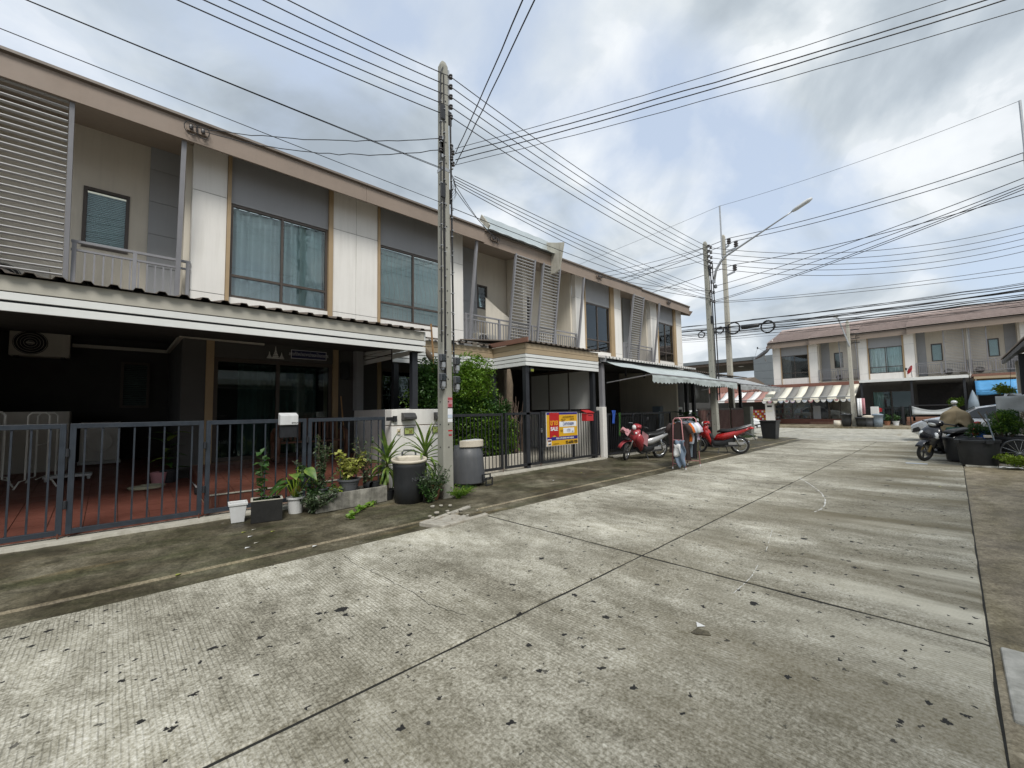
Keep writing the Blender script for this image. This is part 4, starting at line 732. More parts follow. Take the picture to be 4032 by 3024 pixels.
# ------------------------------------------------------------------ poles and wires
def upole(label, x, y, h, w0=.27, w1=.19, rz=0., mat='pole_concrete', dz=0, lean=(0, 0)):
    t = thing('utility_pole', label, 'pole', (x, y, dz), group='concrete utility poles')
    def ring(z):
        k = z/h; w = (w0+(w1-w0)*k)/2; c = .018; ox, oy = lean[0]*k, lean[1]*k; pts = [(-w, -w+c), (-w+c, -w), (w-c, -w), (w, -w+c), (w, w-c), (w-c, w), (-w+c, w), (-w, w-c)]
        return [(x+ox+px*math.cos(rz)-py*math.sin(rz), y+oy+px*math.sin(rz)+py*math.cos(rz), dz+z) for px, py in pts]
    rr = [ring(h*i/14) for i in range(15)]; top = ring(h); cx = sum(p[0] for p in top)/8; cy = sum(p[1] for p in top)/8
    rr.append([((p[0]-cx)*.55+cx, (p[1]-cy)*.55+cy, dz+h+.09) for p in top])
    s = obj(MB().rings(rr), 'shaft', mat, t)
    me = mesh(MB().lathe([(.012, 0), (.012, .006)], 8), 'bolt_hole', 'black_void')
    for k in range(18):
        z = .5+k*.4
        if z < h-.3:
            w = (w0+(w1-w0)*z/h)/2
            for (fx, fy, rot) in ((0, -w-.001, (R(90), 0, 0)), (-w-.001, 0, (0, R(-90), 0))):
                o = inst('bolt_hole', me, t, (x+lean[0]*z/h+fx, y+lean[1]*z/h+fy, dz+z), rot)
    return t
def spool(mb, p, r=.045, h=.09):
    mb.lathe([(r*.5, -h/2), (r, -h*.45), (r, -h*.2), (r*.6, -h*.1), (r*.6, h*.1), (r, h*.2), (r, h*.45), (r*.5, h/2)], 10, p)
P1 = upole('concrete utility pole nearest the camera, with electricity meters and stickers', 4.30, 6.27, 8.02, .215, .145, .0)
P2 = upole('concrete utility pole with street lamp arm behind the second red motorbike', 16.6, 6.27, 7.85, .23, .14, 0., lean=(-.2, 0))
P3 = upole('tall pale concrete pole with lightning rod beyond the awnings', 23.6, 8.06, 10.75, .27, .175, 0., 'pole_pale')
P4 = upole('concrete pole with lamp in front of the striped shop awning', 36.6, 4.75, 7.2, .26, .17, 0., 'pole_pale', .09)
P5 = upole('tall pole with rod at the right edge of the picture', 23.6, -2.35, 10.55, .27, .175, 0., 'pole_pale')
# fittings of the near pole
r1 = MB().beam((4.385, 6.22, 7.0), (4.385, 6.22, 7.98), .05, .012, (0, 1, 0)); obj(r1, 'spool_rack', 'galv', P1)
ZS = (7.86, 7.66, 7.46, 7.26, 7.06)
for z in ZS: obj((lambda m: (spool(m, (4.43, 6.20, z), .036, .075), m)[1])(MB()), 'insulator', 'porcelain', P1, smooth=True)
for x, zz in ((4.18, (6.52, 6.30)), (4.42, (6.46, 6.24)), (4.45, (6.36, 6.14))):
    for z in zz: obj((lambda m: (spool(m, (x, 6.18, z), .036, .075), m)[1])(MB()), 'insulator', 'porcelain', P1, smooth=True)
for z in (6.41, 6.35): obj(MB().box(4.19, 4.225, 6.16, 6.20, z-.18, z+.16), 'bracket', 'galv', P1)
for (x, y, z) in ((4.23, 6.18, 7.05), (4.22, 6.175, 5.55), (4.40, 6.22, 7.02), (4.40, 6.22, 5.5)): obj(MB().box(x-.06, x+.05, y-.02, y, z-.14, z+.14), 'clamp_plate', 'black_metal', P1, bev=.01)
obj(MB().box(4.215, 4.385, 6.185, 6.355, 5.95, 6.01), 'pole_band', 'galv', P1)
for dx, z0, z1, bow in ((-.135, 2.75, 7.8, .01), (-.05, 1.95, 7.8, .0), (.115, 2.4, 7.0, .0), (.135, 1.9, 7.0, .01)):
    obj(MB().tube([(4.30+dx*(1-.2*k/20), 6.165+.004*k/20*5, z0+(z1-z0)*k/20+.0) for k in range(21)], .012, 6), 'riser_cable', 'wire_black', P1)
    for k in range(12): z = z0+.2+k*(z1-z0)/13; obj(MB().box(4.30+dx*.9-.018, 4.30+dx*.9+.018, 6.145, 6.19, z, z+.012), 'cable_clip', 'galv', P1)
obj(MB().tube([(4.22, 6.16, 2.0), (4.23, 6.155, 3.5), (4.22, 6.17, 5.0), (4.24, 6.18, 6.2)], .010, 6), 'riser_cable', 'wire_black', P1)
for k, (x, z) in enumerate(((4.15, 2.42), (4.15, 2.08), (4.45, 2.38), (4.45, 2.04))):
    mt = thing('electricity_meter', ('upper glass electricity meter on the left of the near pole', 'lower glass electricity meter on the left of the near pole', 'upper glass electricity meter on the right of the near pole', 'lower glass electricity meter on the right of the near pole')[k], 'meter', (x, 6.18, z-.15), group='electricity meters on the near pole')
    obj(MB().box(x-.03, x+.06, 6.15, 6.20, z-.16, z+.12), 'backplate', 'galv', mt, bev=.004); obj(MB().box(x-.06, x+.045, 6.07, 6.15, z-.02, z+.11), 'meter_case', 'plastic_grey', mt, bev=.012); obj(MB().box(x-.05, x+.035, 6.058, 6.07, z-.005, z+.095), 'meter_window', 'glass_grey', mt); obj(MB().box(x-.03, x+.04, 6.08, 6.15, z-.13, z-.03), 'terminal_cover', 'galv', mt, bev=.01)
    obj(MB().tube([(x-.04, 6.11, z-.03), (x-.06, 6.11, z-.12), (x-.01, 6.12, z-.19), (x+.06, 6.15, z-.16)], .008, 6), 'cable_loop', 'wire_black', mt)
for k, (z, c, h) in enumerate(((1.78, 'cloth_pink', .20), (1.60, 'print_white', .13), (1.47, 'cloth_light', .06), (1.40, 'print_white', .06), (1.21, 'print_white', .14))):
    s = obj(MB().box(4.285, 4.385, 6.168, 6.1715, z-h, z), 'sticker', c, P1)
    if k in (0, 4): obj(MB().box(4.29, 4.38, 6.1665, 6.1678, z-h*.25, z-.01), 'sticker_print', 'sign_red' if k == 4 else 'bike_red_faded', s); obj(MB().box(4.30, 4.37, 6.1665, 6.1678, z-h*.85, z-h*.6), 'sticker_print', 'bike_red_faded', s)
for k in range(7): obj(MB().tube([(4.40+.02*k, 6.20, 5.98-.03*k), (4.47+.04*random.random(), 6.16, 5.85-.06*k), (4.42, 6.16, 5.7-.05*k), (4.38, 6.18, 5.6)], .004, 4), 'loose_wire', 'wire_black', P1)
obj(MB().tube([(4.25, 6.19, 7.95), (4.18, 6.16, 7.8), (4.165, 6.16, 7.3), (4.17, 6.16, 6.6)], .010, 6), 'jumper_cable', 'wire_black', P1); obj(MB().tube([(4.22, 6.18, 7.42), (4.14, 6.16, 7.35), (4.14, 6.16, 7.2), (4.18, 6.17, 7.0)], .009, 6), 'jumper_cable', 'wire_black', P1)
# fittings of the second pole
for z in (7.72, 7.52, 7.32, 7.12, 6.92):
    for x in (16.37, 16.58): obj((lambda m: (spool(m, (x, 6.13, z), .05, .1), m)[1])(MB()), 'insulator', 'porcelain', P2, smooth=True)
for z in (6.75, 4.9): obj(MB().box(16.38, 16.56, 6.15, 6.18, z-.16, z+.12), 'clamp_plate', 'black_metal', P2)
for x in (16.40, 16.62): obj(MB().tube([(x+.1*(1-k/12), 6.12, 1.8+k*.48) for k in range(12)], .02, 6), 'riser_cable', 'wire_black', P2)
for z in (5.95, 5.6): 
    for x in (16.36, 16.62): obj((lambda m: (spool(m, (x, 6.12, z), .05, .1), m)[1])(MB()), 'insulator', 'porcelain', P2, smooth=True)
ar = thing('street_lamp', 'street lamp on a long slanting arm fixed to the second pole', 'street lamp', (16.5, 6.1, 6.4))
tip = at(3120, 832, X=16.45); obj(MB().tube([(16.5, 6.05, 6.30), (16.5, 5.95, 6.75), (16.49, 5.75, 7.05)]+[tuple(Vector((16.48, 5.55, 7.2)).lerp(tip, k/6)) for k in range(7)], [.045]*3+[.04-.003*k for k in range(7)], 8), 'arm', 'galv', ar, smooth=True); obj(MB().box(16.45, 16.55, 6.0, 6.16, 6.28, 6.40), 'bracket', 'galv', ar); obj(MB().lathe([(0, -.09), (.06, -.06), (.05, .05), (0, .08)], 10, (16.52, 6.0, 6.15)), 'photocell', 'plastic_grey', ar)
dd = (tip-Vector((16.48, 5.55, 7.2))).normalized(); hd = MB(); hd.loft([(0, 0, .05, .04), (.12, 0, .09, .055), (.5, 0, .10, .06), (.62, 0, .05, .03)], 10); ho = obj(hd, 'lamp_head', 'plastic_white', ar, smooth=True, world=False); ho.matrix_local = Matrix.Translation(tip-woff(ar)) @ dd.to_track_quat('X', 'Z').to_matrix().to_4x4()
# MV poles: rod and post insulators
for P, x, y in ((P3, 23.6, 8.06), (P5, 23.6, -2.35)):
    obj(MB().tube([(x-.12, y+.05, 9.6), (x-.12, y+.05, 12.45)], .04, 6), 'lightning_rod', 'galv', P)
    for z, dy in ((10.55, -.28), (10.30, -.62), (9.05, -.5)):
        obj(MB().beam((x, y-.1, z-.45), (x, y+dy, z-.35), .08, .08), 'crossarm', 'galv', P); obj(MB().lathe([(.05, -.3), (.12, -.26), (.07, -.2), (.12, -.15), (.07, -.09), (.11, -.04), (.06, .02)], 10, (x, y+dy, z)), 'post_insulator', 'porcelain', P)
obj(MB().tube([(36.5, 4.7, 5.6), (36.3, 5.2, 7.6), (36.3, 5.3, 7.7)], .045, 8), 'lamp_arm', 'galv', P4); obj(MB().lathe([(0, -.1), (.16, -.06), (.18, .02), (.1, .1), (0, .13)], 10, (36.3, 5.33, 7.75)), 'lamp_head', 'plastic_white', P4)
for k in range(4): obj(MB().beam((36.6, 4.6, 6.7-k*.3), (36.5, 4.15, 6.7-k*.3), .05, .05), 'wire_arm', 'black_metal', P4)
# ---- wires
def wire(a, b, sag, r, label, group, n=24, nm='overhead_wire', cat='wire', wob=0., seed=0):
    a, b = Vector(a), Vector(b); rnd = random.Random(seed); pts = []
    for k in range(n+1):
        t = k/n; p = a.lerp(b, t); p.z -= sag*4*t*(1-t)
        if wob and 0 < k < n: p += Vector((0, rnd.uniform(-wob, wob), rnd.uniform(-wob, wob)))
        pts.append(p)
    return tag(obj(MB().tube(pts, r, 5), nm, 'wire_black', smooth=True), label, cat, group)
L12 = ('one of the five parallel wires strung between the near pole and the street-lamp pole', 'wires between the near pole and the street-lamp pole')
L10 = ('one of the five parallel wires leaving the near pole top toward the upper left', 'wires leaving the near pole to the upper left')
ORD = ('topmost', 'second from top', 'third from top', 'fourth from top', 'lowest')
for i, z in enumerate(ZS):
    wire((4.44, 6.20, z), (16.36, 6.18, 7.72-i*.2), .22, .0085, ORD[i]+' of five parallel wires between the near pole and the street-lamp pole', L12[1])
    p = ((1180, 0), (1085, 0), (957, 0), (861, 0), (761, 0))[i]; q = at(*p, Y=6.2); a = Vector((4.43, 6.2, z)); d = (q-a); e = a+d*4.2; e.z += .9; wire(a, e, .42, .0085, ORD[i]+' of five parallel wires leaving the near pole top toward the upper left', L10[1])
q = at(155, 0, Y=6.2); a = Vector((4.2, 6.2, 5.98))
for k in range(2): wire(a+Vector((0, 0, -.02*k)), a+(q-a)*3+Vector((0, .03*k, .16+.05*k)), .12, .0055, ('upper', 'lower')[k]+' of a close pair of thin cables above the nearest roof', 'pair of thin cables above the nearest roof')
q = at(0, 94, Y=6.2); a = Vector((4.2, 6.2, 5.32)); wire(a, a+(q-a)*3, .05, .005, 'single thin cable skimming above the nearest roof edge', None); wire((4.4, 6.2, 5.3), (16.4, 6.2, 5.62), .12, .007, 'single thin cable running low from the near pole past the zinc roof guard', None)
for k, z in enumerate((6.52, 6.30)): wire((4.18, 6.18, z), (.86+.2*k, 9.53, 6.93), .14+.1*k, .0075, ('upper', 'lower')[k]+' of two slack service wires from the near pole to the nearest house', 'service wires to the nearest house', wob=.012, seed=k)
for k, (p, z) in enumerate((((2065, 0), 6.36), ((2110, 0), 6.14))):
    q = at(*p, Y=2.6); a = Vector((4.5, 6.17, z)); wire(a, a+(q-a)*2.4+Vector((0, 0, .35)), .12, .008, ('left', 'right')[k]+' of two twisted wires rising steeply from the near pole', 'steep wires leaving the top of the picture', wob=.008, seed=k)
for k, (p, z) in enumerate((((3630, 0), 6.46), ((3773, 0), 6.36), ((3846, 0), 6.24), ((4025, 3), 6.14))):
    q = at(*p, X=7.2); a = Vector((4.5, 6.17, z)); wire(a, a+(q-a)*1.5, .12, .008 if k in (1, 2) else .005, ('topmost', 'second from top', 'third from top', 'lowest')[k]+' of four wires sweeping from the near pole to the upper right', 'wires sweeping to the upper right', wob=.006, seed=k)
for k in range(4): wire((4.46, 6.15, 5.9-.05*k), (16.4, 6.13, 5.95-.1*k), .10+.06*k, .007, ('topmost', 'second', 'third', 'lowest')[k]+' of four thin cables slung low between the near pole and street-lamp pole', 'bunched cables between the two concrete poles')
for k in range(2): wire((4.46, 6.15, 5.75-.1*k), (8.5+.15*k, 9.6, 6.95), .1, .007, ('upper', 'lower')[k]+' of two thin wires from the near pole to the zinc roof guard', 'thin wires to the zinc roof guard')
for k in range(3): wire((16.33, 6.13, 7.7-.25*k), (13.9+.5*k, 9.66, 6.98), .08, .009, ('upper', 'middle', 'lower')[k]+' of three short wires from the street-lamp pole back to the row roof', 'wires from the street-lamp pole to the row roof')
for k in range(2): wire((16.3, 6.12, 5.95-.3*k), (14.1, 9.66, 6.95), .1, .009, ('upper', 'lower')[k]+' of two slack wires from the street-lamp pole to the awning house roof', 'slack wires to the roof above the awning')
for k in range(5):
    q = at(4032, (888, 915, 940, 965, 990)[k], X=23.6); wire((16.63, 6.13, 7.72-.2*k), q, .55, .010, ORD[k]+' of five level wires from the street-lamp pole to the right edge', 'level wires from the street-lamp pole to the right')
for k in range(6):
    q = at(4032, (700, 725, 735, 745, 1050, 1070)[k], X=(13, 13, 13, 13, 22, 22)[k]); wire((16.68, 6.12, (6.2, 5.95, 5.65, 5.6, 5.6, 5.55)[k]), q, .12, .009, ('topmost', 'second', 'third', 'fourth', 'fifth', 'lowest')[k]+' of six thin wires fanning from the street-lamp pole to the right', 'thin wires fanning to the right')
for k, (dy, z) in enumerate(((-.28, 10.58), (-.62, 10.33), (-.5, 9.08))):
    wire((23.6, 8.06+dy, z), (23.6, -2.35+dy, z), .25, .016, ('topmost', 'middle', 'lowest')[k]+' of three thick power lines between the tall pale poles', 'power lines between the tall pale poles'); wire((23.6, 8.06+dy, z), (23.6, 22, z-.9), .2, .016, ('topmost', 'middle', 'lowest')[k]+' of three power lines passing behind the end roof of the row', 'power lines behind the row')
wire((23.48, 8.1, 12.44), (23.48, -2.3, 12.44), .2, .008, 'single fine earth wire between the tips of the tall poles', None); wire((23.48, 8.1, 12.44), (23.48, 30, 11.4), .2, .008, 'single fine earth wire crossing the sky behind the row', None)
rnd = random.Random(5)
for k in range(20):
    z = 6.25-.045*k+rnd.uniform(-.05, .05); wire((23.4+rnd.uniform(-.1, .1), 13, z+.1), (23.4+rnd.uniform(-.1, .1), -6, z-.55+rnd.uniform(-.12, .2)), .12+rnd.uniform(0, .25), rnd.choice((.010, .013, .016, .024)) if k < 12 else .007, 'one cable of the thick black bundle crossing in front of the far houses', 'bundle of black cables before the far houses', wob=.02, seed=k)
def coil(label, c, rr, turns, r=.018, sd=0):
    rn = random.Random(sd); pts = [(c[0]+rn.uniform(-.03, .03), c[1]+(rr+rn.uniform(-.03, .03))*math.cos(a*.35), c[2]+(rr+rn.uniform(-.03, .03))*math.sin(a*.35)) for a in range(int(18*turns))]
    return tag(obj(MB().tube(pts, r, 5), 'cable_coil', 'wire_black'), label, 'cable coil', 'cable coils on the black bundle')
for k, (px, py, rr, tn) in enumerate(((2762, 1318, .16, 2), (2835, 1300, .17, 2), (2888, 1292, .30, 5), (3023, 1286, .29, 5))):
    c = at(px, py, X=23.3); coil(('small cable coil left of the street-lamp pole', 'small cable coil between the two poles', 'large doubled cable coil right of the tall pole', 'large single cable coil hanging above the far shop roof')[k], c, rr, tn, .022, k)
for k, (px, py, w_) in enumerate(((2807, 1308, .18), (2953, 1285, .42))):
    c = at(px, py, X=23.3); t = tag(obj(MB().loft([(0, 0, .05, .05), (.03, 0, .10, .10), (w_*2-.03, 0, .10, .10), (w_*2, 0, .05, .05)], 10), 'splice_box', 'plastic_black', smooth=True), ('short black cable splice box beside the street-lamp pole', 'long black cable splice box between two coils')[k], 'splice box', 'cable splice boxes'); t.location = (c.x, c.y+w_, c.z); t.rotation_euler = (0, 0, R(-90))
# ------------------------------------------------------------------ things near the gates
PZ = .03
def paved(y): return .004+(y-5.245)*(.05-.004)/(7.3-5.245) if y < 7.3 else .05
# bins
b1 = thing('tub_bin', 'tall black tub bin with pale cream rim beside the near pole', 'bin', (3.66, 6.42, paved(6.42)))
obj(MB().lathe([(.21, 0), (.235, .012), (.25, .30), (.268, .60), (.285, .70), (.275, .70), (.255, .60), (.23, .05), (0, .04)], 32, (0, 0, 0), True, False), 'tub', 'plastic_black', b1, smooth=True, world=False)
rim = MB()
for j in range(33):
    a = j/32*6.283
rim.lathe([(.262, .68), (.288, .675), (.296, .70), (.292, .722), (.27, .722), (.262, .69), (.245, .60), (.24, .55)], 32, (0, 0, 0), False, False); obj(rim, 'rim', 'plastic_cream', b1, smooth=True, world=False)
b1.rotation_euler = (R(4), R(-2), 0)
text('NACKE', .09, 'plastic_grey', b1, (3.56, 6.165, .42), (R(88), 0, R(-8)), ext=.0005, sx=1.1)
b2 = thing('half_moon_bin', 'tapered dark grey bin with half-moon cream lid behind the near pole', 'bin', (5.30, 6.92, paved(6.9)))
obj(MB().lathe([(.345, 0), (.35, .02), (.31, .5), (.285, .74)], 28, (0, 0, .05), True, True), 'bin_body', 'plastic_grey', b2, smooth=True, world=False)
lid = MB(); N = 22; ring0 = [(.31*math.cos(math.pi*k/N-.35), .31*math.sin(math.pi*k/N-.35)*-1) for k in range(N+1)]
lid.prism([(x*1.02, y*1.02) for x, y in ring0], 'z', .77, .90); obj(lid, 'lid', 'plastic_cream', b2, world=False, bev=.01); obj(MB().prism([(x*.8, y*.8-.02) for x, y in ring0], 'z', .901, .906), 'lid_panel', 'plastic_white', b2, world=False)
for x in (.14, .22): obj(MB().box(x-.02, x+.03, -.30, -.27, .74, .77), 'lug', 'plastic_black', b2, world=False)
pd = obj(frame_boxes(MB(), .12, .30, -.42, -.40, -.0, .16, .02), 'foot_pedal', 'black_metal', b2, world=False); obj(frame_boxes(MB(), .08, .30, -.36, -.34, .10, .22, .02), 'pedal_hinge', 'black_metal', b2, world=False)
# hose bend on the pillar
hb = tag(obj(MB().tube([(4.02, 7.30, .06), (4.02, 7.30, .76), (4.05, 7.30, .80), (4.26, 7.28, .79), (4.29, 7.27, .74), (4.29, 7.27, .06)], .018, 8), 'standpipe', 'plastic_grey', smooth=True), 'bent grey pipe standing against the letterbox pillar behind the black tub', 'pipe')
# pots and planters
wp = thing('square_pot', 'white tapered square pot left of the black planter box', 'pot', (1.30, 6.96, paved(6.96)), R(-8))
def sqpot(t, w0, w1, h, th, mat, soil='soil'):
    def sq(w, z): return [(-w, -w, z), (w, -w, z), (w, w, z), (-w, w, z)]
    obj(MB().rings([sq(w0, 0), sq(w1*.97, h*.86), sq(w1+.008, h*.865), sq(w1+.01, h), sq(w1-th, h), sq(w1-th-.006, h*.7)], True), 'pot', mat, t, world=False, bev=.006); obj(MB().box(-w1+th, w1-th, -w1+th, w1-th, h*.7, h*.72), 'soil', soil, t, world=False)
sqpot(wp, .075, .105, .27, .015, 'plastic_white')
bbx = thing('planter_box', 'black painted wooden planter box between the two white pots', 'planter', (1.62, 6.80, paved(6.8)), R(-12))
for (x0, x1, y0, y1) in ((-.19, .19, -.15, -.13), (-.19, .19, .13, .15), (-.19, -.17, -.13, .13), (.17, .19, -.13, .13)): obj(MB().box(x0, x1, y0, y1, 0, .29), 'side', 'wood_black', bbx, world=False)
for (x0, x1, y0, y1) in ((-.195, .195, -.155, -.128), (-.195, .195, .128, .155), (-.195, -.168, -.128, .128), (.168, .195, -.128, .128)): obj(MB().box(x0, x1, y0, y1, .291, .301), 'worn_edge', 'plinth', bbx, world=False)
obj(MB().box(-.17, .17, -.13, .13, .01, .22), 'soil', 'soil', bbx, world=False)
def roundpot(t, r0, r1, h, mat):
    obj(MB().lathe([(r0, 0), (r1*.96, h*.88), (r1+.012, h*.88), (r1+.014, h), (r1-.006, h), (r1-.012, h*.7)], 22, (0, 0, 0), True, False), 'pot', mat, t, smooth=False, world=False); obj(MB().lathe([(r1-.012, 0), (0, .012)], 18, (0, 0, h*.78), False, False), 'soil', 'soil', t, world=False)
def bigleaf(L, W, mat, fold=.25, curl=.35, n=6):
    mb = MB(); g = []
    for i in range(n+1):
        u = i/n; w = W*math.sin(math.pi*min(1, u**.72*.97+.015))*(1-.15*u); z = -curl*L*u*u; g.append([(L*u, -w, z+abs(w)*fold), (L*u, -w*.5, z+abs(w)*fold*.4), (L*u, 0, z), (L*u, w*.5, z+abs(w)*fold*.4), (L*u, w, z+abs(w)*fold)])
    return mesh(mb.sheet(g), 'leaf', mat, True)
def strap(L, W, mat, droop, n=9):
    g = []; mb = MB(); x = z = 0; a = 0
    for i in range(n+1):
        u = i/n; w = W*(math.sin(math.pi*min(1, .12+u*.88))**.7)*(1 if u < .999 else 0); g.append([(x, -w, z+w*.5), (x, 0, z), (x, w, z+w*.5)]); a -= droop*u*2/n; x += L/n*math.cos(a); z += L/n*math.sin(a)
    return mesh(mb.sheet(g), 'leaf', mat, True)
# white round pot with broad leaves
rp = thing('potted_plant', 'broad-leaved plant in a round white pot in front of the slate gate', 'potted plant', (2.04, 6.93, paved(6.93)))
roundpot(rp, .095, .12, .24, 'plastic_white'); ml = [bigleaf(.30, .085, 'leaf_mid'), bigleaf(.26, .08, 'leaf_dracaena'), bigleaf(.22, .07, 'leaf_mid')]; rnd = random.Random(31)
for k in range(15):
    a = k*2.4; h = rnd.uniform(.38, .68); r_ = rnd.uniform(.05, .20); tip = (r_*math.cos(a), r_*math.sin(a), h); obj(MB().tube([(0, 0, .18), (tip[0]*.5, tip[1]*.5, h*.7), tip], .007, 5), 'stalk', 'leaf_lime', rp, world=False); inst('leaf', ml[k % 3], rp, tip, (rnd.uniform(-.4, .4), rnd.uniform(-.3, .5), a+rnd.uniform(-.5, .5)), (1, 1, 1), world=False)
# long concrete trough and its pots
tr = thing('concrete_trough', 'long stained concrete trough in front of the slate gate', 'planter', (2.80, 6.80, paved(6.8)), R(2))
for (x0, x1, y0, y1) in ((-.58, .58, -.17, -.135), (-.58, .58, .135, .17), (-.58, -.545, -.135, .135), (.545, .58, -.135, .135)): obj(MB().box(x0, x1, y0, y1, 0, .26), 'side', 'planter_concrete', tr, world=False, bev=.008)
obj(MB().box(-.545, .545, -.135, .135, .01, .19), 'soil', 'soil', tr, world=False)
def stems(t, base, n, h, spread, leafn, size, mat, seed, stem='leaf_grey', wid=.5, tilt=(0, 0), lowleaf=.1):
    rnd = random.Random(seed); lf = MB(); sm = MB()
    for k in range(n):
        a = rnd.uniform(0, 6.28); hh = h*rnd.uniform(.6, 1.); d = spread*rnd.uniform(.3, 1); pts = [Vector(base)+Vector((math.cos(a)*d*u**1.4+tilt[0]*u+rnd.uniform(-.012, .012), math.sin(a)*d*u**1.4+tilt[1]*u+rnd.uniform(-.012, .012), hh*u)) for u in [i/7 for i in range(8)]]
        sm.tube(pts, [.006*(1-.08*i) for i in range(8)], 4); lp = []
        for j in range(leafn): u = rnd.uniform(lowleaf, 1); i = min(6, int(u*7)); lp.append(pts[i].lerp(pts[i+1], u*7-i))
        leaves(lf, lp, size, rnd, wid=wid)
    obj(sm, 'stems', stem, t, world=False); o = obj(lf, 'foliage', mat, t, world=False, kind='stuff'); return o
stems(bbx, (-.06, 0, .2), 3, .85, .10, 22, .095, 'leaf_mid', 3, wid=.75); stems(bbx, (.05, .02, .2), 5, .16, .12, 6, .03, 'leaf_grey', 4)
tp = thing('potted_plant', 'yellow and cream variegated shrub in a grey bowl standing in the concrete trough', 'potted plant', (2.80, 6.81, paved(6.8)+.19)); roundpot(tp, .11, .165, .24, 'plastic_grey'); stems(tp, (0, 0, .15), 18, .52, .30, 20, .085, 'leaf_yellow', 7, stem='bark', wid=.7, lowleaf=.45); stems(tp, (-.06, -.02, .18), 5, .22, .16, 9, .06, 'leaf_lime', 8)
tp2 = thing('potted_plant', 'thin climbing plant in a small grey pot at the left end of the trough', 'potted plant', (2.36, 6.80, paved(6.8)+.19)); roundpot(tp2, .07, .10, .15, 'plastic_grey'); stems(tp2, (0, 0, .1), 8, .9, .2, 46, .06, 'leaf_grey', 9, stem='bark', wid=.7); stems(tp2, (0, .02, .1), 7, .5, .6, 30, .055, 'leaf_grey', 10, wid=.7)
stems(tr, (.30, .03, .19), 8, .95, .28, 36, .055, 'leaf_grey', 12, stem='bark', wid=.7); stems(tr, (-.20, 0, .19), 16, .16, .12, 9, .05, 'leaf_lime', 13); 
for k, (x, rot) in enumerate(((.33, (R(90), 0, R(20))), (.44, (0, 0, 0)))):
    ep_ = thing('empty_pot', ('empty black pot lying on its side in the trough', 'empty black pot standing at the right end of the trough')[k], 'pot', (2.80+x, 6.80, paved(6.8)+(.28 if k == 0 else .19)), group='empty black pots in the trough', rot=rot); obj(MB().lathe([(.055, 0), (.075, .13), (.08, .13), (.08, .145), (.068, .145), (.05, .02), (0, .02)], 18, (0, 0, 0 if k else -.07), True, False), 'pot', 'plastic_black', ep_, world=False)
gs = thing('creeping_plant', 'grey-green bushy plant spilling over the left end of the concrete trough', 'plant', (2.24, 6.68, paved(6.7))); stems(gs, (0, 0, 0), 34, .36, .36, 26, .06, 'leaf_grey', 15, wid=.45); stems(gs, (.05, .08, 0), 16, .5, .28, 18, .07, 'leaf_mid', 16)
vn = thing('creeping_vine', 'bright green vine creeping over the dark pavement from the trough', 'plant', (2.85, 6.4, paved(6.4))); lf = MB(); vine = [at(px, py, Z=.03) for px, py in ((1495, 1935), (1478, 1985), (1440, 2000), (1412, 2012), (1395, 2030), (1372, 2042))]; pts = []
for a, b in zip(vine[:-1], vine[1:]): pts += [a.lerp(b, k/9)+Vector((random.uniform(-.03, .03), random.uniform(-.03, .03), random.uniform(.0, .05))) for k in range(9)]
leaves(lf, pts+pts, .075, random.Random(2), wid=.85, up=1.2); obj(lf, 'foliage', 'leaf_bright', vn, kind='stuff'); obj(MB().tube([p+Vector((0, 0, .012)) for p in vine], .006, 5), 'stem', 'leaf_lime', vn)
# dracaenas
def dracaena(label, x, y, h, n, seed, L=.55, pot=None):
    t = thing('dracaena', label, 'plant', (x, y, paved(y))); rnd = random.Random(seed); obj(MB().tube([(0, 0, 0), (.02, .01, h*.5), (0, 0, h)], [.03, .025, .022], 8), 'trunk', 'bark', t, world=False)
    ms = [strap(L, .03, 'leaf_dracaena', d) for d in (1.9, 1.3, .8, .35)]
    for k in range(n):
        a = k*2.399+rnd.uniform(-.3, .3); el = 1.35-1.75*(1-k/n)**.9; i = 0 if el < .1 else 1 if el < .6 else 2 if el < 1. else 3
        inst('leaf', ms[i], t, (0, 0, h-.22*(1-k/n)), (0, -el, a), (rnd.uniform(.75, 1.1),)*3, world=False)
    for k in range(14): inst('leaf', ms[0], t, (0, 0, h-.16-.02*k), (0, rnd.uniform(.35, 1.0), rnd.uniform(0, 6.28)), (rnd.uniform(.6, .9),)*3, world=False)
    return t
dracaena('spiky dracaena left of the black tub bin', 3.46, 6.82, .72, 36, 3); dracaena('spiky dracaena between the black tub bin and the near pole', 4.10, 6.62, .80, 40, 4, .6)
pp = thing('broken_pot', 'low dark pot with dead leaves at the foot of the left dracaena', 'pot', (3.45, 6.80, paved(6.8))); obj(MB().lathe([(.10, 0), (.14, .16), (.15, .17), (.13, .17), (.10, .08), (0, .08)], 18, (0, 0, 0), True, False), 'pot', 'plastic_black', pp, world=False)
pt2 = thing('clay_pot', 'brown clay pot with weeds at the foot of the near pole', 'pot', (4.02, 6.28, paved(6.28))); obj(MB().lathe([(.11, 0), (.16, .22), (.175, .25), (.16, .26), (.13, .18), (0, .18)], 20, (0, 0, 0), True, False), 'pot', 'terracotta', pt2, world=False); stems(pt2, (0, 0, .18), 4, .3, .15, 6, .12, 'leaf_bright', 22, wid=.6)
wd = thing('weeds', 'tangle of grey-green weeds around the black tub and pole foot', 'weeds', (3.92, 6.12, paved(6.1))); stems(wd, (0, 0, 0), 26, .6, .36, 28, .055, 'leaf_grey', 23, wid=.6); stems(wd, (-.08, -.05, 0), 20, .42, .44, 22, .055, 'leaf_mid', 25, wid=.5)
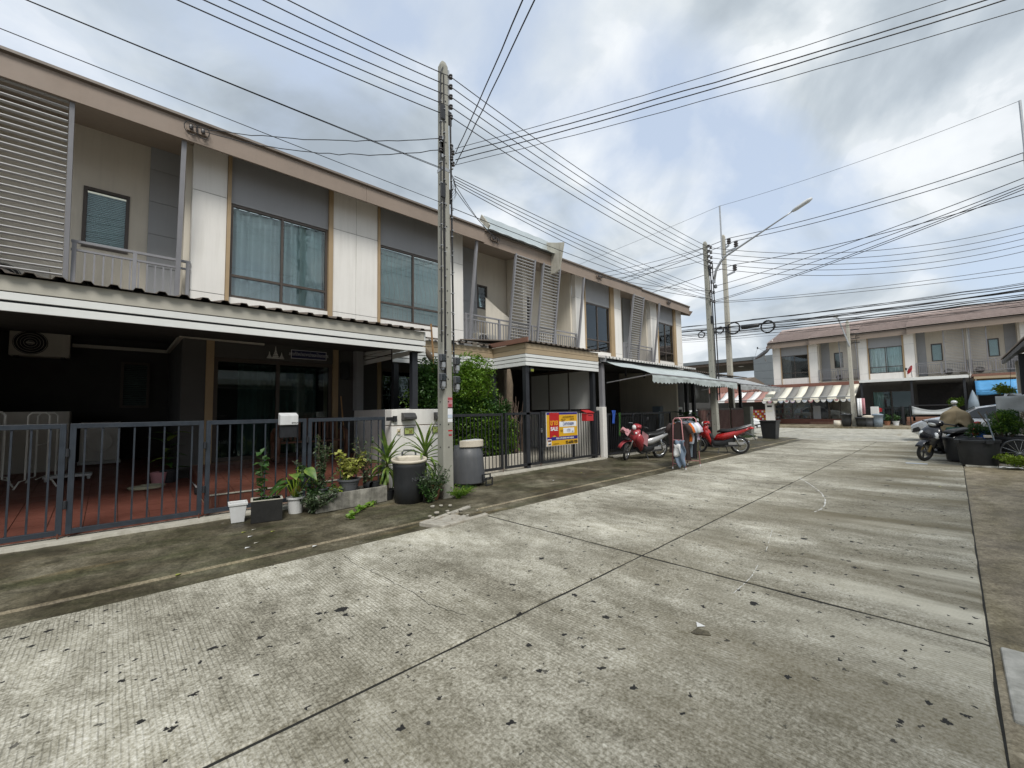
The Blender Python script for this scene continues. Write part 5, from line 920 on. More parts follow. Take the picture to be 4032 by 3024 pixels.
gr = thing('grass_tuft', 'fresh green grass tuft at the foot of the near pole', 'grass', (4.40, 6.02, paved(6.0))); stems(gr, (0, 0, 0), 40, .20, .34, 9, .06, 'leaf_bright', 26, wid=.16, stem='leaf_bright'); stems(gr, (.22, .1, 0), 22, .2, .2, 8, .05, 'leaf_mid', 27, wid=.2, stem='leaf_mid')
# broken manhole slab at the road edge by the pole
mh = thing('broken_slab', 'broken pale concrete cover slab at the road edge below the near pole', 'slab', (3.75, 5.35, 0)); c4 = [at(px, py, Z=.02) for px, py in ((1650, 2060), (1745, 2075), (1940, 2020), (1860, 1985))]
for (u0, u1, v0, v1, z, m_) in ((0, 1, 0, .13, .035, 'rubble'), (0, .16, .14, .9, .03, 'rubble'), (.86, 1, .14, .9, .03, 'rubble'), (.17, .5, .15, .55, .018, 'rubble'), (.52, .85, .15, .6, .022, 'rubble'), (.2, .84, .62, .92, .015, 'apron')):
    def bi(u, v): return (c4[0]*(1-u)+c4[1]*0+c4[1]*0+(c4[1]-c4[0])*0+(c4[1])*u)*(1-v)+(c4[3]*(1-u)+c4[2]*u)*v
    q = [bi(u0, v0), bi(u1, v0), bi(u1, v1), bi(u0, v1)]; obj(MB().prism([(p.x, p.y) for p in q], 'z', -.03, z), 'slab_piece', m_, mh, bev=.01)
rnd = random.Random(44)
for k in range(16):
    p = at(rnd.uniform(1690, 1880), rnd.uniform(1990, 2050), Z=.03); s = rnd.uniform(.012, .045); o = obj(MB().lathe([(s*.8, -s*.5), (s, -s*.1), (s*.7, s*.18), (0, s*.22)], 5, (p.x, p.y, .045), True, False, 1, rnd.uniform(.6, 1)), 'rubble_stone', 'rubble', mh)
# big leafy shrub in the bed of house B
sh = thing('garden_shrub', 'tall leafy green shrub behind the near pole and black fence', 'shrub', (6.0, 8.05, .4)); rnd = random.Random(77)
for k in range(9): a = rnd.uniform(0, 6.28); obj(MB().tube([(6.0+rnd.uniform(-.3, .3), 8.05, .4), (6.0+.5*math.cos(a), 8.05+.2*math.sin(a), 1.3), (6.0+1.0*math.cos(a), 8.05+.35*math.sin(a), 2.2)], [.03, .02, .008], 6), 'branch', 'bark', sh)
lf = MB(); leaves(lf, blob(rnd, (5.95, 8.0, 2.0), (1.42, .55, .98), 9500, 34, .34), .085, rnd, wid=.5); obj(lf, 'foliage', 'leaf_bright', sh, kind='stuff')
lf = MB(); leaves(lf, blob(rnd, (5.95, 8.1, 1.45), (1.45, .5, 1.05), 9000, 34, .36), .085, rnd, wid=.5); obj(lf, 'foliage', 'leaf_mid', sh, kind='stuff')
lf = MB(); leaves(lf, blob(rnd, (6.5, 7.74, .95), (1.45, .22, .6), 4600, 28, .33), .085, rnd, wid=.5); obj(lf, 'foliage', 'leaf_bright', sh, kind='stuff')
lf = MB(); leaves(lf, blob(rnd, (4.95, 7.85, 2.05), (.55, .35, .85), 1500, 14, .38), .08, rnd, wid=.5); obj(lf, 'foliage', 'leaf_mid', sh, kind='stuff')
lf = MB(); leaves(lf, blob(rnd, (5.0, 7.78, 1.95), (.42, .25, .8), 2200, 14, .36)+blob(rnd, (7.0, 8.0, 1.35), (.45, .35, .7), 2200, 14, .36), .085, rnd, wid=.5); obj(lf, 'foliage', 'leaf_mid', sh, kind='stuff')
ct = thing('cut_tree', 'bare cut tree trunk with dry twigs behind the black gate', 'tree', (7.45, 8.0, .4)); obj(MB().tube([(7.5, 8.0, .4), (7.48, 8.0, 1.4), (7.52, 8.0, 2.2), (7.50, 8.0, 2.62)], [.10, .09, .095, .05], 10), 'trunk', 'bark', ct, smooth=True); tw = MB()
for k in range(46): a = rnd.uniform(-1.2, 1.2); x = 7.45+rnd.uniform(-.45, .45); tw.tube([(x, 7.9, .45), (x+a*.15, 7.9+rnd.uniform(-.1, .1), 1.2), (x+a*.35, 7.9+rnd.uniform(-.15, .15), 1.55+rnd.uniform(-.3, .45))], [.012, .009, .004], 4)
obj(tw, 'twigs', 'twig', ct, kind='stuff')
bp = tag(obj(MB().tube([at(1697, 1275, Y=7.95), at(1706, 1400, Y=7.95), Vector((5.05, 7.95, .4))], .022, 6), 'bamboo_pole', 'wood_pole'), 'thin tan bamboo pole standing in the shrub left of the near pole', 'pole')
bf = tag(obj(MB().tube([at(1674, 1370, Y=7.9), at(1690, 1400, Y=7.9), at(1702, 1430, Y=7.9)], [.02, .07, .02], 8), 'dry_leaf_sheath', 'bark', smooth=True), 'curled dry brown sheath caught in the top of the shrub', 'dry leaf')
# carport of house A
wm = thing('washing_machine', 'white front-loading washing machine in the dark carport', 'washing machine', (-.18, 12.5, carz(12.45))); obj(MB().box(-.3, .3, -.28, .28, .06, .86), 'cabinet', 'appliance_white', wm, world=False, bev=.015); obj(MB().lathe([(.21, 0), (.21, .02), (.18, .03), (.16, .02), (0, .0)], 28), 'door', 'appliance_white', wm, world=False).matrix_local = Matrix.Translation((0, -.285, .45)) @ Matrix.Rotation(R(90), 4, 'X'); obj(MB().box(.12, .24, -.288, -.281, .78, .83), 'display', 'black_void', wm, world=False); obj(MB().box(-.32, .32, -.30, .30, 0, .055), 'stand', 'plastic_white', wm, world=False)
def airer(label, x, y, rz, sc=1.):
    t = thing('drying_rack', label, 'drying rack', (x, y, carz(y)-.01), rz, 'drying racks in the carport')
    for yy in (-.28, .28):
        obj(MB().tube([(-.22, yy, 0), (-.16, yy, .12), (-.1, yy, .14), (-.10, yy, 1.18), (-.06, yy, 1.23), (.10, yy, 1.23), (.14, yy, 1.18), (.14, yy, .14), (.2, yy, .12), (.26, yy, 0)], .013, 6), 'end_frame', 'tube_white', t, world=False)
    for z in (.14, .7, 1.22): obj(MB().tube([(.02, -.28, z), (.02, .28, z)], .009, 6), 'cross_bar', 'tube_white', t, world=False)
    return t
airer('white tube drying rack at the far left of the carport', -1.45, 10.9, R(8)); airer('white tube drying rack left of the washing machine', -.88, 10.7, R(-6))
cbx = tag(obj(MB().box(-1.75, -.62, 11.9, 12.5, carz(12.2)-.03, 1.66), 'storage_cabinet', 'ac_beige', bev=.01), 'pale storage cabinet behind the drying racks', 'cabinet')
hs = thing('wheeled_stand', 'low white wheeled stand on the red carport tiles', 'stand', (-.55, 11.0, carz(11.0))); obj(MB().box(-.30, .30, -.18, .18, .05, .09), 'frame', 'plastic_white', hs, world=False, bev=.01)
for sx_ in (-.26, .26):
    for sy_ in (-.15, .15): obj(MB().lathe([(.02, 0), (.025, .02), (.02, .05)], 8, (sx_, sy_, 0)), 'caster', 'plastic_white', hs, world=False)
for k, (px, py, sc_) in enumerate(((690, 1863, 1.), (665, 1888, 1.1), (700, 1850, .9))):
    p = at(px, py, Z=.33); s = thing('shoe', ('white sneaker tipped on the ramp tiles', 'white and red sneaker lying on the carport tiles', 'pale slipper behind the sneakers')[k], 'shoe', (p.x, p.y, carz(p.y)+.002), R(30*k+70), 'shoes left on the carport tiles'); obj(MB().loft([(0, .03, .03, .025), (.05, .045, .04, .045), (.14, .035, .045, .032), (.24, .025, .045, .022), (.28, .02, .02, .012)], 10), 'upper', 'plastic_white', s, smooth=True, world=False); obj(MB().loft([(-.005, .008, .032, .008), (.1, .008, .04, .008), (.2, .008, .05, .008), (.29, .008, .02, .007)], 10), 'sole', 'cloth_pink', s, world=False)
bn = thing('wooden_bench', 'brown slatted wooden bench on the porch behind the slate gate', 'bench', (3.15, 9.75, porz(9.7)), R(0))
for k in range(15): obj(MB().box(-.62+k*.085, -.575+k*.085, .19, .22, .42, .82), 'back_slat', 'wood_brown', bn, world=False)
for y in (-.2, -.08, .04): obj(MB().box(-.66, .66, y, y+.10, .38, .41), 'seat_slat', 'wood_brown', bn, world=False)
obj(MB().box(-.68, .68, .185, .225, .82, .90), 'back_rail', 'wood_brown', bn, world=False, bev=.01)
for x in (-.70, .70):
    obj(MB().tube([(x, .2, .35), (x, .18, .60), (x, 0, .68), (x, -.2, .60), (x, -.28, .4), (x, -.24, .2), (x, -.1, .05), (x, .1, .05)], .04, 8), 'wheel_arm', 'wood_brown', bn, world=False, smooth=True)
    for y in (-.2, .18): obj(MB().box(x-.03, x+.03, y-.03, y+.03, 0, .40), 'leg', 'wood_brown', bn, world=False)
br = tag(obj(MB().tube([(4.02, 10.0, .62), (3.95, 10.13, 1.95)], .016, 6), 'broom_handle', 'wood_pole'), 'broom handle leaning by the right end of the porch bench', 'broom')
rpl = thing('potted_plant', 'dark leafy house plant in a black pot by the porch corner', 'potted plant', (.78, 10.0, carz(10.0)-.01)); roundpot(rpl, .10, .13, .22, 'plastic_black')
for k in range(14): inst('leaf', ml[k % 3], rpl, (.04*math.cos(k), .04*math.sin(k), .25+.05*k), (0, rnd.uniform(-.8, .1), k*2.4), (1.2, .8, 1), world=False)
hp = tag(obj(MB().tube([(.45+.22*math.cos(a*.3)*(1+.02*a/10), 9.6+.18*math.sin(a*.3), carz(9.6)+.012+.0006*a) for a in range(70)], .009, 5), 'garden_hose', 'rope'), 'coiled pale garden hose on the red carport tiles', 'hose')
bk = thing('pink_bucket', 'small pink bucket beside the porch step', 'bucket', (.62, 9.9, carz(9.9))); obj(MB().lathe([(.09, 0), (.12, .2), (.125, .21), (.11, .2), (.085, .02), (0, .02)], 18, (0, 0, 0), True, False), 'pail', 'cloth_pink', bk, world=False)
ds = thing('brush', 'white long-handled brush lying over the porch ramp edge', 'brush', (.95, 8.4, .2)); obj(MB().tube([at(730, 1862, Z=.32), at(775, 1920, Z=.30)], .014, 6), 'handle', 'plastic_white', ds); q = at(782, 1925, Z=.30); obj(MB().box(q.x-.06, q.x+.06, q.y-.08, q.y+.04, q.z-.06, q.z+.02), 'head', 'black_metal', ds)
# litter on the pavement and road
rnd = random.Random(12)
for k, (px, py) in enumerate(((960, 2095), (1000, 2085), (985, 2110), (1075, 2090), (1010, 2132), (975, 2150), (2290, 1860), (2320, 1840), (2180, 1890), (3700, 1910), (3400, 1990), (1240, 2140), (705, 2250))):
    p = at(px, py, Z=.03); tag(obj(MB().sheet([[(p.x-.03, p.y-.015, paved(p.y) if p.y > 5.2 else .003), (p.x, p.y-.02, (paved(p.y) if p.y > 5.2 else .003)+.006)], [(p.x-.02, p.y+.02, (paved(p.y) if p.y > 5.2 else .003)+.004), (p.x+.03, p.y+.012, paved(p.y) if p.y > 5.2 else .003)]]), 'fallen_scrap', ('leaf_yellow', 'rubble', 'debris_white')[k % 3], solid=.001), 'small pale scrap of leaf or paper lying on the paving', 'scrap', 'scraps scattered on the paving')
rf = tag(obj(MB().prism([(at(2720, 2492, Z=0).x, at(2720, 2492, Z=0).y), (at(2745, 2475, Z=0).x, at(2745, 2475, Z=0).y), (at(2790, 2490, Z=0).x, at(2790, 2490, Z=0).y), (at(2800, 2505, Z=0).x, at(2800, 2505, Z=0).y), (at(2740, 2500, Z=0).x, at(2740, 2500, Z=0).y)], 'z', .002, .006), 'tar_patch', 'apron'), 'dark tar patch with a pale triangle in the middle of the road', 'patch')
tri = [at(px, py, Z=0) for px, py in ((2742, 2452), (2745, 2472), (2778, 2470))]; obj(MB().prism([(p.x, p.y) for p in tri], 'z', .0065, .008), 'pale_triangle', 'debris_white', rf)
# ------------------------------------------------------------------ motorbikes (local: front +x)
def wheel(t, x, z, r, name, spokes=True, w=.05, rim='chrome', y=0., rot=None):
    n_ = 28; mb = MB(); rr = []
    for i in range(n_):
        a = 6.2832*i/n_; q = []
        for j in range(8):
            b = 6.2832*j/8; rad = r-w*.55+w*.55*math.cos(b); q.append((rad*math.cos(a), w*.55*math.sin(b)*1.0, rad*math.sin(a)))
        rr.append(q)
    rr.append(rr[0]); mb.rings(rr, False); o = obj(mb, name, 'tyre', t, smooth=True, world=False); o.location = (x, y, z)
    if rot: o.rotation_euler = rot
    rm = MB(); rr = []
    for i in range(n_):
        a = 6.2832*i/n_; rr.append([((r-w*1.05)*math.cos(a), s*w*.42, (r-w*1.05)*math.sin(a)) for s in (-1, 1)]+[((r-w*1.45)*math.cos(a), s*w*.30, (r-w*1.45)*math.sin(a)) for s in (1, -1)])
    rr.append(rr[0]); rm.rings(rr, False); obj(rm, 'rim', rim, o, smooth=True, world=False)
    hb = MB(); hb.lathe([(.0, -.05), (.045, -.05), (.05, 0), (.045, .05), (0, .05)], 12); ho = obj(hb, 'hub', 'engine', o, world=False); ho.rotation_euler = (R(90), 0, 0)
    sp_ = MB(); k = 16 if spokes else 5
    for i in range(k): a = 6.2832*i/k; sp_.tube([(.03*math.cos(a+.4), (.02 if i % 2 else -.02), .03*math.sin(a+.4)), ((r-w*1.3)*math.cos(a), 0, (r-w*1.3)*math.sin(a))], .0035 if spokes else .018, 4)
    obj(sp_, 'spokes', rim, o, world=False); return o
def underbone(label, x, y, z, heading, lean, body, side, basket=False, steer=0.):
    t = thing('motorbike', label, 'motorbike', (x, y, z), rot=(lean, 0, heading), group='parked motorbikes'); rw = .285
    wheel(t, -.62, rw, rw, 'rear_wheel', w=.068)
    fk = bpy.data.objects.new('tmp', None); bpy.data.objects.remove(fk)
    fw2 = wheel(t, .62, rw, rw, 'front_wheel', rot=(0, 0, steer), w=.062)
    for s in (-1, 1): obj(MB().tube([(.62, s*.075, .285), (.50, s*.07, .62), (.43, s*.05, .80)], [.022, .026, .026], 8), 'fork', 'chrome' if True else '', t, smooth=True, world=False)
    fd = MB(); rr = []
    for i in range(11):
        a = R(20+i*14); q = []
        for j in range(7): b = R(-75+j*25); q.append((.62+(.315+.012*math.cos(b))*math.cos(a), .075*math.sin(b), .285+(.30+.035*math.cos(b))*math.sin(a)))
        rr.append(q)
    obj(fd.rings(rr, False, False), 'front_mudguard', body, t, smooth=True, solid=.006, world=False)
    # leg shield and nose
    obj(MB().loft([(.47, .54, .07, .07), (.45, .68, .17, .09), (.39, .83, .20, .10), (.33, .94, .14, .06)], 14), 'nose_fairing', body, t, smooth=True, world=False)
    for s in (-1, 1):
        g = [[(.50, s*.06, .66), (.47, s*.15, .74), (.40, s*.20, .86)], [(.40, s*.10, .52), (.38, s*.20, .62), (.33, s*.24, .80)], [(.30, s*.12, .38), (.29, s*.22, .50), (.25, s*.25, .68)], [(.22, s*.12, .28), (.22, s*.20, .36), (.20, s*.20, .48)]]
        obj(MB().sheet(g), 'leg_shield', body, t, smooth=True, solid=.012, world=False)
    obj(MB().loft([(.26, .42, .09, .12), (.10, .33, .12, .14), (-.15, .36, .13, .15), (-.38, .46, .10, .13), (-.55, .58, .07, .08)], 12), 'under_body', 'plastic_black', t, smooth=True, world=False)
    # handlebar head, lamp, bars, mirrors
    hx = .33; obj(MB().loft([(.44, .98, .06, .05), (.40, 1.0, .13, .075), (.30, 1.02, .16, .07), (.24, 1.03, .08, .04)], 14), 'handlebar_cover', body, t, smooth=True, world=False)
    obj(MB().lathe([(.0, .055), (.05, .045), (.075, .02), (.08, -.03), (0, -.04)], 14), 'headlight', 'lamp_glass', t, smooth=True, world=False).matrix_local = Matrix.Translation((.445, 0, .985)) @ Matrix.Rotation(R(80), 4, 'Y')
    for s in (-1, 1):
        obj(MB().lathe([(0, .04), (.035, .02), (.04, -.02)], 10), 'indicator', 'lamp_glass', t, smooth=True, world=False).matrix_local = Matrix.Translation((.46, s*.13, .84)) @ Matrix.Rotation(R(70), 4, 'Y')
        obj(MB().tube([(.32, s*.12, 1.03), (.28, s*.24, 1.05), (.22, s*.36, 1.03)], [.013, .013, .018], 8), 'handlebar', 'black_metal', t, smooth=True, world=False)
        obj(MB().tube([(.29, s*.27, 1.05), (.36, s*.36, 1.045)], .007, 5), 'brake_lever', 'chrome', t, world=False)
        obj(MB().tube([(.29, s*.22, 1.06), (.31, s*.26, 1.18), (.28, s*.30, 1.27)], .006, 5), 'mirror_stalk', 'black_metal', t, world=False)
        obj(MB().lathe([(0, -.012), (.055, -.008), (.06, .004), (.05, .012), (0, .014)], 14, sx=1, sy=.75), 'mirror', 'black_metal', t, smooth=True, world=False).matrix_local = Matrix.Translation((.27, s*.31, 1.30)) @ Matrix.Rotation(R(78), 4, 'Y')
    # spine, seat, tail
    obj(MB().loft([(.30, .62, .05, .09), (.12, .47, .07, .08), (-.06, .47, .09, .09), (-.20, .60, .10, .08)], 12), 'centre_spine', 'plastic_black', t, smooth=True, world=False)
    obj(MB().loft([(.02, .72, .09, .03), (-.10, .76, .12, .055), (-.32, .76, .14, .06), (-.52, .80, .135, .06), (-.74, .85, .10, .05), (-.86, .87, .06, .03)], 14), 'seat', 'seat_black', t, smooth=True, world=False)
    for s in (-1, 1):
        g = [[(.14, s*.10, .46), (.10, s*.13, .54), (.03, s*.12, .64)], [(-.15, s*.12, .46), (-.18, s*.17, .56), (-.2, s*.15, .70)], [(-.5, s*.11, .58), (-.5, s*.16, .67), (-.5, s*.14, .77)], [(-.80, s*.07, .74), (-.82, s*.10, .79), (-.82, s*.09, .85)], [(-.98, s*.02, .84), (-.98, s*.03, .87), (-.97, s*.03, .90)]]
        obj(MB().sheet(g), 'side_panel', side, t, smooth=True, solid=.012, world=False)
        obj(MB().tube([(-.55, s*.16, .82), (-.80, s*.14, .90), (-.98, s*.07, .95)], .014, 8), 'grab_rail', 'bike_silver', t, smooth=True, world=False)
        obj(MB().tube([(-.62, s*.10, .29), (-.48, s*.13, .64)], [.028, .022], 8), 'shock_absorber', 'chrome', t, smooth=True, world=False)
        obj(MB().beam((-.02, s*.09, .27), (-.62, s*.09, .285), .03, .05), 'swing_arm', 'engine', t, world=False); obj(MB().tube([(.0, s*.12, .24), (0, s*.28, .25)], .014, 6), 'foot_peg', 'black_metal', t, world=False)
    obj(MB().tube([(-.96, -.02, .95), (-.985, 0, .95), (-.96, .02, .95)], .014, 6), 'grab_rail', 'bike_silver', t, world=False)
    obj(MB().loft([(-.90, .84, .07, .04), (-1.0, .85, .06, .04), (-1.05, .84, .03, .02)], 10), 'tail_light', 'lamp_red', t, smooth=True, world=False)
    obj(MB().sheet([[(-.80, -.06, .72), (-.80, .06, .72)], [(-.98, -.07, .62), (-.98, .07, .62)], [(-1.10, -.06, .46), (-1.10, .06, .46)]]), 'rear_mudguard', 'plastic_black', t, solid=.012, world=False)
    obj(MB().lathe([(.10, -.10), (.12, -.06), (.12, .06), (.10, .10)], 12), 'engine', 'engine', t, smooth=False, world=False).matrix_local = Matrix.Translation((.10, 0, .30)) @ Matrix.Rotation(R(90), 4, 'X'); obj(MB().box(-.16, .12, -.09, .09, .22, .42), 'crankcase', 'engine', t, world=False, bev=.03)
    obj(MB().tube([(.18, -.06, .24), (.05, -.12, .17), (-.25, -.15, .20), (-.40, -.15, .24), (-.90, -.16, .36)], [.018, .018, .022, .042, .045], 10), 'exhaust', 'chrome', t, smooth=True, world=False)
    obj(MB().beam((-.30, .10, .35), (-.74, .10, .37), .02, .08), 'chain_case', 'bike_silver', t, world=False)
    obj(MB().tube([(-.02, .10, .22), (.02, .30, .0)], .012, 6), 'side_stand', 'engine', t, world=False); obj(MB().tube([(-.2, -.12, .22), (-.24, -.16, .02)], .012, 6), 'centre_stand', 'engine', t, world=False)
    if basket:
        b = MB(); 
        def bk_(s, z, ox): return [(ox+s*dx, s*dy, z) for dx, dy in ((.13, -.17), (.15, 0), (.13, .17), (-.10, .17), (-.12, 0), (-.10, -.17))]
        lv = [bk_(.75, .66, .66), bk_(.85, .74, .67), bk_(.92, .82, .68), bk_(1, .90, .69)]
        for q in lv: b.tube(q+[q[0]], .005, 4)
        for i in range(6):
            for u in (0, .5): b.tube([tuple(Vector(lv[0][i]).lerp(Vector(lv[0][(i+1) % 6]), u)), tuple(Vector(lv[3][i]).lerp(Vector(lv[3][(i+1) % 6]), u))], .004, 4)
        obj(b, 'basket', 'black_metal', t, world=False); obj(MB().prism([(q[0], q[1]) for q in lv[0]], 'z', .655, .66), 'basket_floor', 'mesh_grey', t, world=False)
        obj(MB().sheet([[(.60+.06*i+.02*math.sin(j*2+i), -.22+.075*j, .86+.07*math.sin(i*1.3+j*.9)+.03*(i == 1)) for j in range(7)] for i in range(5)]), 'rag', 'cloth_pink', t, world=False, smooth=True)
        obj(MB().sheet([[(.30-.08*i, .20+.05*math.sin(i), .92-.11*j-.05*i) for j in range(4)] for i in range(4)]), 'rag', 'cloth_pink', t, world=False, smooth=True)
    return t
hd1 = math.atan2(6.77-6.33, 10.96-12.15)
underbone('faded red and silver motorbike with front basket leaning in front of the black gate', 11.55, 6.52, .02, hd1, R(-12), 'bike_red_faded', 'bike_silver', True, R(34))
r0 = Vector((14.95, 4.92, 0)); f0 = Vector((14.62, 6.12, 0)); c_ = (r0+f0)/2
underbone('bright red motorbike seen from its side right of the clothes rack', c_.x, c_.y, .0, math.atan2(f0.y-r0.y, f0.x-r0.x), R(-7), 'bike_red', 'bike_red', False, R(-10))
# black scooter on the right
sc_ = thing('scooter', 'black scooter with pale headlamps beside the big black tubs', 'scooter', (16.27, .34, 0), rot=(R(-9), 0, R(150)), group='parked motorbikes')
wheel(sc_, .60, .26, .26, 'front_wheel', False, .06, 'engine', rot=(0, 0, R(-4))); wheel(sc_, -.60, .26, .26, 'rear_wheel', False, .06, 'engine')
for s in (-1, 1):
    obj(MB().tube([(.60, s*.08, .26), (.46, s*.07, .66)], [.026, .03], 8), 'fork', 'brass', sc_, smooth=True, world=False)
    obj(MB().lathe([(0, .03), (.05, .02), (.07, -.03)], 12, sx=1.5, sy=.8), 'lamp', 'lamp_glass', sc_, smooth=True, world=False).matrix_local = Matrix.Translation((.55, s*.17, .72)) @ Matrix.Rotation(R(75), 4, 'Y') @ Matrix.Rotation(R(s*20), 4, 'Z')
    obj(MB().tube([(.30, s*.1, 1.02), (.24, s*.36, 1.02)], .016, 8), 'handlebar', 'black_metal', sc_, world=False)
    g = [[(.50, s*.04, .84), (.44, s*.18, .80)], [(.52, s*.05, .66), (.42, s*.23, .62)], [(.40, s*.05, .44), (.32, s*.22, .44)], [(.22, s*.05, .26), (.20, s*.18, .28)]]; obj(MB().sheet(g), 'front_shield', 'bike_black', sc_, smooth=True, solid=.02, world=False)
obj(MB().loft([(.40, .36, .10, .08), (.50, .52, .19, .11), (.50, .68, .25, .11), (.44, .82, .23, .09), (.36, .95, .12, .06)], 14), 'front_shield', 'bike_black', sc_, smooth=True, world=False); obj(MB().loft([(.46, .98, .10, .07), (.38, 1.02, .20, .09), (.26, 1.05, .14, .06)], 12), 'handlebar_cover', 'bike_black', sc_, smooth=True, world=False)
obj(MB().lathe([(0, .05), (.06, .035), (.085, -.01), (0, -.03)], 14, sx=.8, sy=1.3), 'headlight', 'lamp_glass', sc_, smooth=True, world=False).matrix_local = Matrix.Translation((.45, 0, 1.0)) @ Matrix.Rotation(R(75), 4, 'Y')
fd = MB(); fd.rings([[(.60+.30*math.cos(R(25+i*13)), .08*math.sin(R(-75+j*25)), .26+(.29+.03*math.cos(R(-75+j*25)))*math.sin(R(25+i*13))) for j in range(7)] for i in range(11)], False, False); obj(fd, 'front_mudguard', 'bike_black', sc_, smooth=True, solid=.008, world=False)
obj(MB().box(-.22, .28, -.15, .15, .20, .28), 'footboard', 'plastic_black', sc_, world=False, bev=.02); obj(MB().loft([(-.15, .40, .14, .18), (-.40, .52, .17, .20), (-.80, .62, .13, .14), (-1.0, .68, .05, .05)], 12), 'rear_body', 'bike_black', sc_, smooth=True, world=False); obj(MB().loft([(-.10, .74, .10, .03), (-.3, .77, .14, .05), (-.8, .82, .12, .05), (-.95, .84, .06, .03)], 12), 'seat', 'seat_black', sc_, smooth=True, world=False); obj(MB().box(-.75, -.2, -.13, .13, .2, .38), 'engine', 'engine', sc_, world=False, bev=.03); obj(MB().tube([(-.02, .1, .2), (.03, .3, .01)], .012, 6), 'side_stand', 'engine', sc_, world=False); obj(MB().lathe([(.10, 0), (.10, .01)], 14), 'brake_disc', 'chrome', sc_, world=False).matrix_local = Matrix.Translation((.60, .07, .26)) @ Matrix.Rotation(R(90), 4, 'X')
# ------------------------------------------------------------------ cars (local: front +x)
def car(label, loc, rz, body, sedan=True):
    t = thing('parked_car', label, 'car', loc, rz, 'cars on the cross street')
    top = [(-2.35, .62, .86), (-2.30, .40, 1.0), (-1.9, .30, 1.05 if sedan else 1.35), (-1.45, .27, 1.16 if sedan else 1.42), (-.8, .27, 1.43), (0.0, .27, 1.47), (.55, .27, 1.38), (1.05, .28, 1.04), (1.6, .30, .93), (2.1, .34, .80), (2.34, .42, .68), (2.42, .50, .60)]
    rr = []
    for x, zb, zt in top:
        bw = .90*(1-max(0, abs(x)-1.7)*.16); belt = min(zt, .95 if x < 1 else zt); tw = bw*(.68 if zt > 1.1 else .90)
        zb = .24+max(0, abs(x)-2.2)*.6
        q = [(x, -bw*.92, zb), (x, -bw, zb+.18), (x, -bw, belt*.78), (x, -bw*.97, belt-.01), (x, -tw-(.05 if zt > 1.1 else 0), (belt+zt)/2+.04), (x, -tw*.93, zt-.03), (x, 0, zt)]
        rr.append(q+[(x, -p[1], p[2]) for p in q[-2::-1]])
    bo = obj(MB().rings(rr), 'body', body, t, smooth=True, world=False); bo.modifiers.new('e', 'EDGE_SPLIT').split_angle = R(38)
    for s in (-1, 1):
        g = [[(-1.55, s*.885, .97), (-1.3, s*.80, 1.14)], [(-.8, s*.905, .97), (-.8, s*.70, 1.38)], [(0, s*.91, .97), (0, s*.69, 1.42)], [(.55, s*.90, .97), (.50, s*.72, 1.33)], [(1.0, s*.88, .98), (.95, s*.85, 1.03)]]
        obj(MB().sheet([[(p[0], p[1]+s*.012, p[2]) for p in q] for q in g]), 'side_window', 'car_glass', t, smooth=True, world=False)
        obj(MB().loft([(1.95, .70, .10, .05), (2.15, .68, .12, .06), (2.34, .62, .06, .04)], 10), 'headlight', 'lamp_glass', t, smooth=True, world=False).location = (0, s*.58, 0)
        obj(MB().box(-2.34, -2.22, s*.45, s*.82, .72, .86) if s > 0 else MB().box(-2.34, -2.22, -.82, -.45, .72, .86), 'tail_light', 'lamp_red', t, world=False, bev=.02)
        obj(MB().loft([(.78, 1.02, .06, .05), (.88, 1.02, .08, .06), (.95, 1.02, .04, .03)], 8), 'wing_mirror', body, t, smooth=True, world=False).location = (0, s*.98, 0)
        for z_ in (.0,): obj(MB().box(-.05, .0, s*.90-.02, s*.90+.02, .3, .95), 'door_gap', 'black_void', t, world=False)
        for x in (-1.42, 1.45):
            w = obj(MB().lathe([(.2, -.09), (.31, -.1), (.33, -.06), (.33, .06), (.31, .1), (.2, .09)], 24), 'tyre', 'tyre', t, smooth=True, world=False); w.matrix_local = Matrix.Translation((x, s*.82, .33)) @ Matrix.Rotation(R(90), 4, 'X'); rm = MB().lathe([(0, .085), (.05, .10), (.19, .09), (.205, .07)], 16, (0, 0, 0), False, False).lathe([(0, -.085), (.05, -.10), (.19, -.09), (.205, -.07)], 16, (0, 0, 0), False, False); obj(rm, 'rim', 'bike_silver', w, world=False)
    g = [[(1.04, -.70, 1.05), (1.06, 0, 1.065), (1.04, .70, 1.05)], [(.58, -.58, 1.38), (.56, 0, 1.40), (.58, .58, 1.38)]]; obj(MB().sheet([[(p[0]+.01, p[1], p[2]+.02) for p in q] for q in g]), 'windscreen', 'car_glass', t, smooth=True, world=False)
    obj(MB().box(2.33, 2.425, -.5, .5, .36, .52), 'grille', 'black_void', t, world=False, bev=.01); obj(MB().prism([(2.08, .42), (2.40, .36), (2.34, .54), (2.2, .60)], 'y', -.86, -.62), 'bumper_vent', 'black_void', t, world=False); obj(MB().prism([(2.08, .42), (2.40, .36), (2.34, .54), (2.2, .60)], 'y', .62, .86), 'bumper_vent', 'black_void', t, world=False); obj(MB().box(2.40, 2.44, -.26, .26, .40, .50), 'licence_plate', 'print_white', t, world=False)
    return t
cs = car('silver sedan parked behind the black scooter', (24.95, -1.12, -.004), R(90), 'car_silver'); car('white car half hidden behind the maroon gates', (26.9, 10.2, -.004), R(-90), 'car_white', False)
